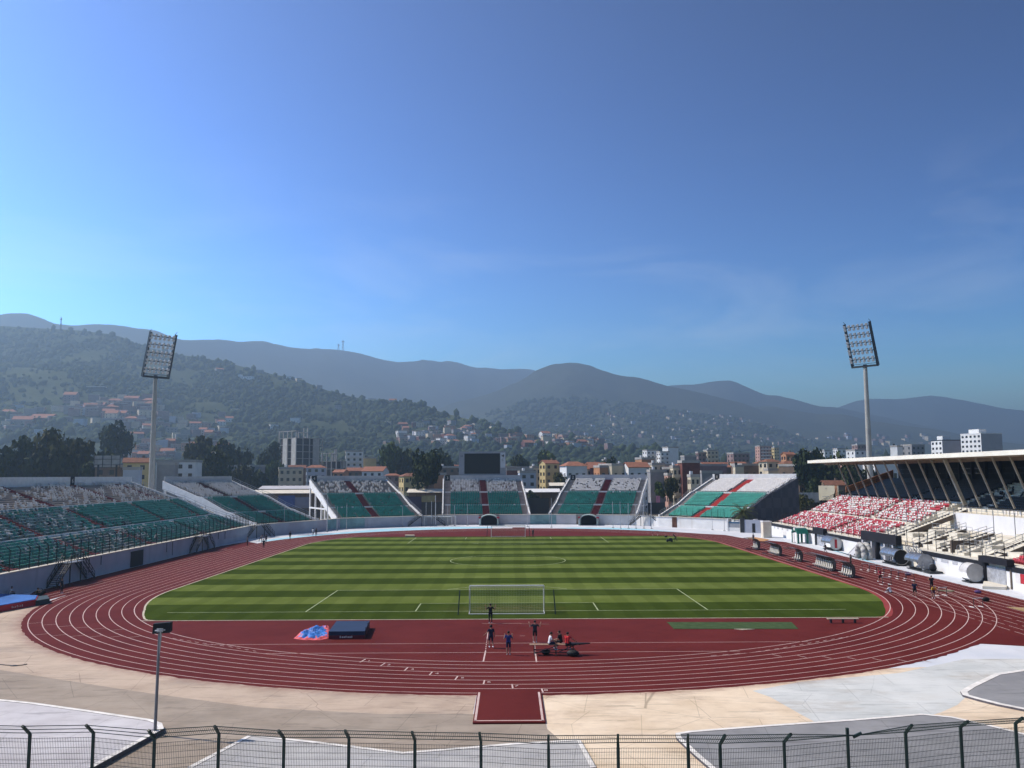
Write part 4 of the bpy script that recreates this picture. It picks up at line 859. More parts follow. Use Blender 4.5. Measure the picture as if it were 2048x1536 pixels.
# ---------------------------------------------------------------- hills, forest, town
def tanx(u): d = ray(u, 950); return d[0]/d[1]
HAZE_D = 3.0e-4
def hill_mat(name, c1, c2, sc_, grass=None):
    m = mat(name, c1, 1.0, .1, sc_, col2=c2, detail=10, bump=0.0, spec=.05, thr=(.38, .62))
    over(m, noise_mask(m, sc_*4, .5, .68, detail=8, rough=.7), tuple(.55*c for c in c1), .7)
    if grass: over(m, noise_mask(m, sc_*.8, .58, .66, off=(5, 1, 0)), grass, .75)
    return m
class Hill:
    def __init__(s, name, ridge, DR, D0, m, ex=1.3, spur=None, namp=8, nsc=150, nu=300, ntt=70, u0=-160, u1=2210, back=.5, kind='structure', zback=60):
        ru = [p[0] for p in ridge]; rv = [p[1] for p in ridge]
        s.us = np.linspace(max(u0, ru[0]), min(u1, ru[-1]), nu); s.ts = np.linspace(0, 1, ntt); nb = 10
        # smooth the ridge
        vr = np.interp(s.us, ru, rv); k = np.ones(5)/5; vr[2:-2] = np.convolve(vr, k, 'valid')
        f = lambda q: np.interp(s.us, [a for a, _ in q], [b for _, b in q]) if isinstance(q, (list, tuple)) else np.full(nu, float(q))
        dr, d0 = f(DR), f(D0); s.dr, s.d0 = dr, d0
        s.Z = np.zeros((nu, ntt)); s.D = np.zeros((nu, ntt)); s.tx = np.array([tanx(u) for u in s.us])
        V = []
        for i in range(nu):
            er = (950-vr[i])/FOC; e0 = -14.2/d0[i]
            g = s.ts**ex
            if spur: g = g+np.interp(s.us[i], *spur[0])*np.exp(-((s.ts-spur[1])/spur[2])**2)
            D = d0[i]+(dr[i]-d0[i])*s.ts; z = CAM[2]+(e0+(er-e0)*g)*D
            X = CAM[0]+s.tx[i]*D; Y = CAM[1]+D
            for j in range(ntt):
                w_ = min(1, 4*s.ts[j])*min(1, .25+1.6*(1-s.ts[j]))
                q = Vector((X[j]/nsc, Y[j]/nsc, 3.1))
                z[j] += namp*w_*(mn.hetero_terrain(q, 1.0, 2.1, 5, .7)-.75)
            s.Z[i] = z; s.D[i] = D
            for j in range(ntt): V.append((X[j], Y[j], z[j]))
            for k_ in range(1, nb+1):
                D_ = dr[i]*(1+back*k_/nb); V.append((CAM[0]+s.tx[i]*D_, CAM[1]+D_, max(-.6, z[-1]*(1-(k_/nb)**1.2*1.05))))
        n = ntt+nb; F = [(i*n+j, (i+1)*n+j, (i+1)*n+j+1, i*n+j+1) for i in range(nu-1) for j in range(n-1)]
        me = bpy.data.meshes.new(name); me.from_pydata(V, [], F); me.materials.append(m); me.polygons.foreach_set('use_smooth', [True]*len(F)); me.update()
        o = link(name, me); o['kind'] = kind; s.o = o
    def at(s, u, t):
        i = np.clip(np.interp(u, s.us, np.arange(len(s.us))), 0, len(s.us)-1.001); j = np.clip(t, 0, .999)*(len(s.ts)-1)
        i0, j0 = int(i), int(j); a, b = i-i0, j-j0
        def L4(A): return (A[i0, j0]*(1-a)*(1-b)+A[i0+1, j0]*a*(1-b)+A[i0, j0+1]*(1-a)*b+A[i0+1, j0+1]*a*b)
        D = L4(s.D); z = L4(s.Z); tx = tanx(u); return Vector((CAM[0]+tx*D, CAM[1]+D, z))
    def seen(s, u, v):
        """place on this hill that shows at pixel (u, v)"""
        best = None
        for t in np.linspace(.02, .99, 110):
            p = s.at(u, t); _, pv, _ = project(np.array(p))
            if best is None or abs(pv-v) < best[0]: best = (abs(pv-v), p, t)
            if pv < v: break
        return best[1], best[2]
M_h1 = hill_mat('wooded_hill_ground', (0.028, 0.042, 0.018), (0.06, 0.072, 0.034), .012, (0.085, .10, .04))
M_h3 = hill_mat('foothill_scrub', (0.032, 0.043, 0.028), (0.055, 0.066, 0.04), .010, (0.075, .082, .05))
M_h5 = hill_mat('mountain_scrub', (0.032, 0.042, 0.03), (0.055, 0.063, 0.042), .004)
ridge1 = [(-170,640),(0,648),(60,651),(110,652),(150,655),(200,664),(230,670),(260,684),(300,694),(350,706),(400,713),(420,718),(470,730),(500,738),(540,750),(580,757),(600,762),(650,780),(680,788),(720,797),(770,803),(800,804),(850,811),(880,825),(920,835),(950,842),(1000,858),(1060,872),(1130,882),(1200,891),(1260,897),(1330,908),(1420,930),(1500,944)]
H1 = Hill('hill', ridge1, [(0,1750),(400,1650),(800,1500),(1000,1300),(1260,1150),(1500,1000)], [(0,380),(300,420),(560,540),(900,600),(1200,720),(1500,800)], M_h1, 1.3, ((([-200,150,300,350]), [.11,.11,.06,0]), .70, .10), namp=10, nsc=170, nu=330, ntt=110)
r2 = [(-170,640),(-60,628),(0,624),(40,627),(70,637),(95,648),(130,652),(165,651),(230,653),(290,660),(330,672),(365,678),(435,676),(470,682),(520,684),(545,690),(590,698),(610,702),(650,700),(700,702),(725,706),(760,717),(800,725),(830,728),(850,724),(885,730),(900,729),(920,731),(950,741),(975,738),(1000,741),(1030,738),(1060,737),(1080,742),(1150,760),(1300,800)]
H2 = Hill('mountain', r2, [(-170,2600),(0,2680),(300,2980),(700,4000),(1080,5000),(1300,5200)], [(-170,1900),(300,2000),(700,2600),(1300,3500)], M_h5, 1.15, namp=60, nsc=520, nu=330, ntt=60)
r3 = [(830,860),(860,835),(880,817),(910,806),(950,797),(1000,785),(1050,765),(1075,747),(1105,737),(1140,737),(1180,741),(1210,748),(1245,756),(1280,757),(1310,765),(1335,774),(1370,782),(1450,803),(1550,830),(1650,850),(1800,872),(1950,895)]
H3 = Hill('mountain', r3, 3350, 2300, M_h5, 1.2, namp=50, nsc=430, nu=300, ntt=60)
r3c = [(1200,800),(1300,786),(1340,774),(1395,773),(1430,766),(1470,766),(1500,780),(1540,795),(1560,795),(1600,803),(1640,815),(1680,819),(1720,829),(1850,858),(2000,884),(2210,905)]
H3c = Hill('mountain', r3c, 4600, 3200, M_h5, 1.2, namp=28, nsc=420, nu=240, ntt=50)
r5 = [(1380,842),(1440,825),(1500,818),(1545,814),(1580,823),(1640,832),(1700,833),(1740,845),(1800,853),(1860,860),(1900,868),(1960,884),(2048,893),(2210,905)]
H5 = Hill('mountain', r5, 3500, 2200, M_h5, 1.2, namp=20, nsc=350, nu=220, ntt=50)
r4 = [(1560,840),(1620,828),(1680,820),(1710,809),(1740,802),(1800,804),(1830,800),(1870,795),(1900,799),(1960,812),(2010,822),(2100,830),(2210,828)]
H4 = Hill('mountain', r4, 5800, 4100, M_h5, 1.2, namp=35, nsc=600, nu=200, ntt=40)
r3b = [(840,893),(900,868),(950,836),(1000,817),(1050,803),(1100,801),(1150,797),(1200,802),(1250,805),(1290,806),(1340,822),(1400,833),(1450,837),(1490,845),(1530,855),(1560,862),(1600,878),(1640,889),(1700,897),(1800,905),(1950,915)]
H3b = Hill('hill', r3b, 2900, 1400, M_h3, 1.15, namp=18, nsc=260, nu=300, ntt=90)

# --- forest: nobody could count it
def ico():
    import bmesh
    bm = bmesh.new(); bmesh.ops.create_icosphere(bm, subdivisions=1, radius=1); v = np.array([x.co[:] for x in bm.verts]); f = np.array([[x.index for x in q.verts] for q in bm.faces]); bm.free(); return v, f
IV, IF = ico()
def leaf_mat(name, stops, rough=.9):
    m = bpy.data.materials.new(name); m.use_nodes = True; n = m.node_tree; b = n.nodes['Principled BSDF']; b.inputs['Roughness'].default_value = rough; b.inputs['Specular IOR Level'].default_value = .1
    a = n.nodes.new('ShaderNodeAttribute'); a.attribute_name = 'tone'; r = n.nodes.new('ShaderNodeValToRGB'); e = r.color_ramp.elements
    while len(e) < len(stops): e.new(.5)
    for i, (p, c) in enumerate(stops): e[i].position = p; e[i].color = (*c, 1)
    n.links.new(a.outputs['Fac'], r.inputs[0]); n.links.new(r.outputs[0], b.inputs['Base Color']); return m
M_forest = leaf_mat('forest_foliage', [(0, (0.016, .028, .014)), (.5, (0.030, .048, .019)), (.85, (0.055, .075, .028)), (1, (0.085, .095, .04))])
def blobs(name, P, S, m, tone, tall=1.0, kind='stuff'):
    n = len(P); k = len(IV); base = IV[None]*(1+.62*(rng.random((n, k, 1))-.5))
    sx = (S*(.8+.5*rng.random(n)))[:, None]; sy = (S*(.8+.5*rng.random(n)))[:, None]; sz = (S*tall*(.75+.6*rng.random(n)))[:, None]
    V = np.empty((n, k, 3)); V[..., 0] = P[:, 0, None]+base[..., 0]*sx; V[..., 1] = P[:, 1, None]+base[..., 1]*sy; V[..., 2] = P[:, 2, None]+(base[..., 2]+.55)*sz
    F = (IF[None]+(np.arange(n)*k)[:, None, None]).reshape(-1, 3)
    me = bpy.data.meshes.new(name); me.vertices.add(n*k); me.vertices.foreach_set('co', V.reshape(-1).astype(np.float32)); nf_ = len(F)
    me.loops.add(nf_*3); me.loops.foreach_set('vertex_index', F.reshape(-1).astype(np.int32)); me.polygons.add(nf_); me.polygons.foreach_set('loop_start', np.arange(0, nf_*3, 3, dtype=np.int32)); me.polygons.foreach_set('loop_total', np.full(nf_, 3, dtype=np.int32))
    me.update(calc_edges=True); at = me.attributes.new('tone', 'FLOAT', 'POINT'); at.data.foreach_set('value', np.clip(np.repeat(tone, k)+.12*(rng.random(n*k)-.5), 0, 1).astype(np.float32))
    me.materials.append(m); o = link(name, me); o['kind'] = kind; return o
clear = [(115,195,786,803),(20,70,812,832),(0,40,735,750),(560,690,842,856),(455,560,845,856),(330,380,740,770)]
vill = [(125,320,796,850),(235,450,828,930),(800,960,848,890),(990,1130,868,892)]
P, S, T = [], [], []
for _ in range(30000):
    u = rng.uniform(-120, 1480); t = rng.random()**.75*.985+.01
    p = H1.at(u, t); _, v, _ = project(np.array(p))
    if any(a < u < b and c < v < d for a, b, c, d in clear) and rng.random() < .93: continue
    if any(a < u < b and c < v < d for a, b, c, d in vill) and rng.random() < .90: continue
    if u > 1000 and rng.random() < .35: continue
    n1 = mn.noise(Vector((p.x/140, p.y/140, 2)))
    n2 = mn.noise(Vector((p.x/55, p.y/55, 7)))
    if n1+.6*n2 > .26 and rng.random() < .86: continue
    P.append(p); S.append(rng.choice([1.5, 2.1, 2.9, 4.0, 5.6], p=[.28, .3, .24, .13, .05])*(.82+.25*t)); T.append(np.clip(.42+.35*n1+.35*n2+.16*rng.normal(), 0, 1))
blobs('forest', np.array(P), np.array(S), M_forest, np.array(T), 1.05)
P, S, T = [], [], []
for _ in range(9000):
    u = rng.uniform(850, 1940); t = rng.random()**.8*.99; p = H3b.at(u, t); n1 = mn.noise(Vector((p.x/220, p.y/220, 5)))
    if n1 > .15 and rng.random() < .7: continue
    P.append(p); S.append(rng.uniform(3, 8)); T.append(np.clip(.4+.5*n1+.2*rng.normal(), 0, 1))
blobs('forest', np.array(P), np.array(S), M_forest, np.array(T), .8)
P, S, T = [], [], []      # tree cover on the town plain between the houses
for _ in range(2600):
    u = rng.uniform(-60, 2120); D = rng.uniform(430, 1350)
    if u < 560 and D > 520: continue
    if u < 1000 and D > 640: continue
    n1 = mn.noise(Vector((u/60, D/120, 9)))
    if n1 < .08 and u > 620: continue
    P.append((CAM[0]+tanx(u)*D, CAM[1]+D, -.3)); S.append(rng.uniform(2.2, 5.0)); T.append(np.clip(.3+.3*n1+.2*rng.normal(), 0, 1))
blobs('forest', np.array(P), np.array(S), M_forest, np.array(T), 1.15)
P, S, T = [], [], []      # dark conifers behind the town
for u in np.arange(1195, 1450, 2.3):
    D = rng.uniform(960, 1060); P.append((CAM[0]+tanx(u)*D, CAM[1]+D, 2)); S.append(rng.uniform(3.0, 5.5)); T.append(rng.uniform(0, .25))
for u in np.arange(1450, 1800, 6):
    D = rng.uniform(900, 1300); P.append((CAM[0]+tanx(u)*D, CAM[1]+D, 1)); S.append(rng.uniform(3, 7)); T.append(rng.uniform(0, .3))
blobs('forest', np.array(P), np.array(S), M_forest, np.array(T), 3.6)

# --- single trees behind the stands
def tree_mesh(seed, nlobe, nleaf, size, flat=1.0):
    r = np.random.default_rng(seed); C = []
    for i in range(nlobe):
        th = r.uniform(0, 2*math.pi); rr = r.uniform(.1, .62); z = r.uniform(.30, .86); rad = r.uniform(.20, .36)*(1.1-.5*abs(z-.55)); C.append((rr*math.cos(th)*(1.15-.6*z), rr*math.sin(th)*(1.15-.6*z), z, rad))
    V, T_ = [], []
    for i in range(nleaf):
        c = C[r.integers(nlobe)]; d = r.normal(size=3); d /= np.linalg.norm(d); rad = c[3]*(.72+.4*r.random())
        p = np.array(c[:3])+d*rad*np.array([1, 1, .85*flat]); nn = d+r.normal(size=3)*.7; nn /= np.linalg.norm(nn); a = np.cross(nn, r.normal(size=3)); a /= np.linalg.norm(a); b = np.cross(nn, a); s_ = size*r.uniform(.6, 1.4)
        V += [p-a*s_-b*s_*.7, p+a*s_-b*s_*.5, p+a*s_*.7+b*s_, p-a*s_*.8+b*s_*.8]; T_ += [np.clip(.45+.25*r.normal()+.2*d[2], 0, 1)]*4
    F = [(4*i, 4*i+1, 4*i+2, 4*i+3) for i in range(nleaf)]
    me = bpy.data.meshes.new('crown'); me.from_pydata([tuple(v) for v in V], [], F); me.attributes.new('tone', 'FLOAT', 'POINT').data.foreach_set('value', np.array(T_, dtype=np.float32)); me.update()
    b = MB(); b.tube((0, 0, 0), (0, 0, .35), .035, .022, 7)
    for i in range(5):
        c = C[i]; b.tube((0, 0, .28), (c[0]*.9, c[1]*.9, c[2]), .018, .006, 5)
    return me, b.mesh('trunk', M_bark)
M_bark = mat('tree_bark', (0.055, .042, .032), .95, .25, 8)
LEAF = {'dark green': leaf_mat('dark_foliage', [(0, (.014, .022, .010)), (.6, (.030, .044, .017)), (1, (.06, .075, .03))]), 'olive green': leaf_mat('olive_foliage', [(0, (.017, .021, .006)), (.6, (.038, .042, .013)), (1, (.075, .072, .024))]),
        'bright green': leaf_mat('bright_foliage', [(0, (.03, .05, .012)), (.6, (.065, .095, .025)), (1, (.12, .15, .045))])}
TM = {}
for ck, lm_ in LEAF.items():
    TM[ck] = []
    for s_ in range(4):
        cm, tm = tree_mesh(11*s_+len(ck), 15, 1500, .055, 1.0); cm.materials.append(lm_); TM[ck].append((cm, tm))
def tree(u, vt, Y, wpx, kind, lab, zb=0.0, i=None, grp='trees behind the stands'):
    p = AY(u, vt, Y); D = Y-CAM[1]; w_ = wpx/FOC*D; h = p[2]-zb; cm, tm = TM[kind][random.randrange(4) if i is None else i]
    t = thing('tree', lab, 'tree', (p[0], Y, zb), random.uniform(0, 6.28), grp)
    hc = min(h, 1.2*w_)
    o = link('crown', cm, t); o.scale = (w_*.68, w_*.68, hc); o.location = (0, 0, h-hc)
    b = MB(); b.tube((0, 0, 0), (0, 0, h-hc+hc*.35), .03*w_, .02*w_, 8)
    for k in range(4): a = k*1.6; b.tube((0, 0, h-hc+hc*.3), (math.cos(a)*.3*w_, math.sin(a)*.3*w_, h-hc+hc*.6), .015*w_, .006*w_, 5)
    b.build('trunk', M_bark, t)
    return t
trees = [(22,893,185,95,'dark green','broad dark tree at the far left edge above the left stand'),(66,880,205,70,'dark green','dark tree just left of the tall olive tree'),(108,862,198,105,'olive green','tallest olive tree rising over the left stand parapet'),(158,884,210,95,'olive green','rounded olive tree right of the tallest one'),(203,908,228,62,'dark green','dark tree in front of the grey billboard back'),(232,848,330,62,'dark green','dark tree among the hillside houses left of the floodlight'),(5,925,180,70,'dark green','low dark tree cut by the left picture edge'),(180,930,190,60,'dark green','low dark bush tree under the grey billboard'),
 (388,922,262,28,'olive green','small olive tree by the white building behind the left stands'),(432,902,255,72,'dark green','dark round tree behind the second left stand'),(404,878,330,80,'olive green','yellowish tree right of the left floodlight'),(470,888,335,80,'dark green','dark tree mass left of the concrete tower'),(488,934,290,60,'olive green','olive bush tree above the second left stand parapet'),(535,893,385,66,'dark green','dark tree touching the concrete tower'),(545,926,335,52,'bright green','light green tree at the foot of the concrete tower'),(520,945,280,50,'dark green','low dark tree left of the cream house'),
 (854,903,196,66,'dark green','tall dark tree between the scoreboard and the yellow houses'),(783,890,350,62,'bright green','light green round tree on the slope left of the scoreboard'),(822,905,350,70,'dark green','dark tree next to the light green one'),(890,908,360,62,'dark green','dark tree behind the left side of the scoreboard'),(1040,915,380,60,'dark green','dark tree behind the right side of the scoreboard'),(1095,908,420,60,'bright green','light tree on the slope right of the scoreboard'),(1217,918,290,36,'dark green','dark narrow tree between the town houses'),(1120,946,236,40,'olive green','olive tree in front of the yellow gable house'),
 (1343,958,196,34,'olive green','small tree in the gap left of the cream end stand'),(1070,985,186,34,'dark green','shrubby tree in the gap right of the scoreboard stand'),(1318,966,205,26,'bright green','little light tree beside the pink banner'),(1618,902,232,66,'dark green','dark tall tree right of the cream end stand'),(1655,912,240,84,'dark green','dark tree under the tip of the stand roof'),(1700,930,226,70,'dark green','dark tree seen between the roof struts'),(1632,962,196,56,'dark green','dark tree beside the cream poster'),(1608,990,180,40,'olive green','low olive tree at the end of the cream stand'),(1682,985,178,30,'dark green','low dark tree right of the cream poster'),(1745,935,240,40,'dark green','dark tree behind the right floodlight mast')]
for a in trees: tree(*a)

# palm in front of the right end stand
px, py = G(1487, 1062)[:2]; pt = thing('palm_tree', 'short palm tree with drooping fronds by the white booth', 'palm tree', (px, py, 0))
b = MB()
for k in range(8): b.tube((0, 0, .5*k), (0, 0, .5*k+.52), .42-.01*k, .34-.01*k, 9)
b.build('trunk', M_bark, pt)
M_frond = leaf_mat('palm_frond', [(0, (.06, .075, .025)), (1, (.14, .15, .06))])
for k in range(30):
    th = k*2.399; el = R(72-100*(k/30)); L_ = random.uniform(3.2, 4.1); b = MB(); pts = []
    for j in range(9):
        s_ = j/8; e2 = el-R(70)*s_*s_; 
        pts.append((pts[-1] if pts else Vector((0, 0, 4.1)))+ (Vector((math.cos(th)*math.cos(e2), math.sin(th)*math.cos(e2), math.sin(e2)))*L_/8 if pts else Vector((0, 0, 0))))
    side = Vector((-math.sin(th), math.cos(th), 0))
    for j in range(8):
        b.beam(pts[j], pts[j+1], .05)
        for q in (0, .5):
            c = pts[j]+(pts[j+1]-pts[j])*q
            for s2 in (-1, 1):
                ln_ = .75*(1-.6*abs(j/8-.35)); tip = c+side*s2*ln_+(pts[j+1]-pts[j])*.9+Vector((0, 0, -.22)); dd = (pts[j+1]-pts[j])*.32; b.add([c, c+dd, tip], [(0, 1, 2)])
    me = b.mesh('frond', M_frond); me.attributes.new('tone', 'FLOAT', 'POINT').data.foreach_set('value', np.full(len(me.vertices), random.random(), dtype=np.float32)); link('frond', me, pt)
# ---------------------------------------------------------------- buildings
WALL = {'cream': mat('wall_cream', (.58, .50, .36), .9, .12, .3), 'yellow': mat('wall_yellow', (.55, .43, .20), .9, .12, .3), 'white': mat('wall_white', (.70, .70, .68), .9, .08, .3), 'pink': mat('wall_pink', (.46, .27, .21), .9, .12, .3), 'brick red': mat('wall_brick', (.15, .055, .042), .95, .25, .8), 'orange': mat('wall_orange', (.42, .21, .11), .9, .12, .3), 'grey': mat('wall_grey', (.26, .255, .25), .95, .15, .3), 'brown': mat('wall_brown', (.17, .12, .085), .95, .2, .4), 'pale blue': mat('wall_blue', (.42, .46, .52), .9, .1, .3), 'mauve': mat('wall_mauve', (.24, .165, .155), .95, .2, .4)}
M_tile = mat('terracotta_tiles', (.24, .10, .06), .9, .25, 1.0, col2=(.33, .14, .085)); M_tile_d = mat('old_brown_tiles', (.20, .09, .055), .9, .25, 1.0); M_flat = mat('flat_roof_screed', (.36, .34, .31), .9, .15, .5)
WINME = MB().box(-.5, .5, -.5, .5, -.5, .5).mesh('window', M_window)
def bodymesh(w_, d, h, roof, big=False):
    """wall box, roof geometry in local metres; base centre at 0"""
    wb_, rb_ = MB(), MB(); x, y = w_/2, d/2
    wb_.box(-x, x, -y, y, -3, h)
    if roof == 'flat':
        rb_.box(-x-.15, x+.15, -y-.15, y+.15, h+.003, h+.25)
        for (a, b, c, e) in ((-x-.15, x+.15, -y-.15, -y+.1), (-x-.15, x+.15, y-.1, y+.15), (-x-.15, -x+.1, -y+.103, y-.103), (x-.1, x+.15, -y+.103, y-.103)): rb_.box(a, b, c, e, h+.253, h+.9)
        if big: rb_.box(-x*.5, x*.1, -y*.3, y*.5, h+.253, h+2.6)
    elif roof == 'gable':
        rh = min(w_, d)*.27
        wb_.extrude([(-x, -y, h), (-x, y, h), (-x, 0, h+rh)], (w_, 0, 0))
        for s_ in (-1, 1): rb_.extrude([(-x-.3, s_*(y+.4), h-.12), (-x-.3, 0, h+rh+.03), (-x-.3, 0, h+rh+.25), (-x-.3, s_*(y+.4), h+.12)], (w_+.6, 0, 0))
    else:
        rh = min(w_, d)*.22; e = .45; rb_.add([(-x-e, -y-e, h+.003), (x+e, -y-e, h+.003), (x+e, y+e, h+.003), (-x-e, y+e, h+.003), (-x*.45, 0, h+rh), (x*.45, 0, h+rh)], [(3, 2, 1, 0), (0, 1, 5, 4), (1, 2, 5), (2, 3, 4, 5), (3, 0, 4)])
    return wb_, rb_
def house(u, Y, w_, d, h, rz, wall, roof, lab, zb=0.0, floors=2, cols=3, rmat=None, cat='house', name='house', grp=None, sidecols=2, balc=False, wins=True, big=False):
    D = Y-CAM[1]; x = CAM[0]+tanx(u)*D; t = thing(name, lab, cat, (x, Y, zb), R(rz), grp)
    wb_, rb_ = bodymesh(w_, d, h, roof, big); wb_.build('wall', WALL[wall], t); rf = rb_.build('roof', rmat or (M_flat if roof == 'flat' else M_tile), t)
    if roof != 'flat': b = MB(); b.box(w_*.2, w_*.2+.7, .2, .9, h, h+min(w_, d)*.27+1.0); b.build('chimney', WALL['brown'], rf)
    elif random.random() < .6: b = MB(); b.tube((-w_*.2, d*.2, h+.25), (-w_*.2, d*.2, h+1.9), .55, n=10); b.build('water_tank', random.choice([M_white, M_dark]), rf)
    if wins:
        fh = h/floors
        for f in range(floors):
            for c in range(cols):
                o = link('window', WINME, t); o.location = (-w_/2+w_*(c+.5)/cols, -d/2-.02, fh*(f+.52)); o.scale = (min(1.3, w_/cols*.5), .1, fh*.45)
            for c in range(sidecols):
                o = link('window', WINME, t); o.location = (-w_/2-.02, -d/2+d*(c+.5)/sidecols, fh*(f+.52)); o.scale = (.1, min(1.2, d/sidecols*.5), fh*.45)
            if balc and f: b = MB(); b.box(-w_*.42, w_*.42, -d/2-1.2, -d/2-.06, fh*f-.1, fh*f+.05); b.box(-w_*.42, w_*.42, -d/2-1.2, -d/2-1.1, fh*f+.053, fh*f+.95); b.build('balcony', WALL['white'] if balc == 1 else WALL['cream'], t)
    return t
def hz(u, v, Y): return AY(u, v, Y)[2]
def near(u0, u1, vt, Y, wall, roof, lab, rz=22, floors=None, cols=None, dep=None, rmat=None, **k):
    D = Y-CAM[1]; wv = (u1-u0)/FOC*D; h = hz((u0+u1)/2, vt, Y); ph = R(rz)+math.atan(tanx((u0+u1)/2)); c, s_ = math.cos(ph), abs(math.sin(ph)); d = dep or wv*.6
    wv *= math.cos(math.atan(tanx((u0+u1)/2))); w_ = max(3, (wv-d*s_)/c)
    if roof == 'gable': h -= min(w_, d)*.27
    elif roof == 'hip': h -= min(w_, d)*.22
    return house((u0+u1)/2, Y, w_, d, h, rz, wall, roof, lab, floors=floors or max(1, round(h/3.1)), cols=cols or max(2, min(5, round(w_/3.2))), rmat=rmat, **k)
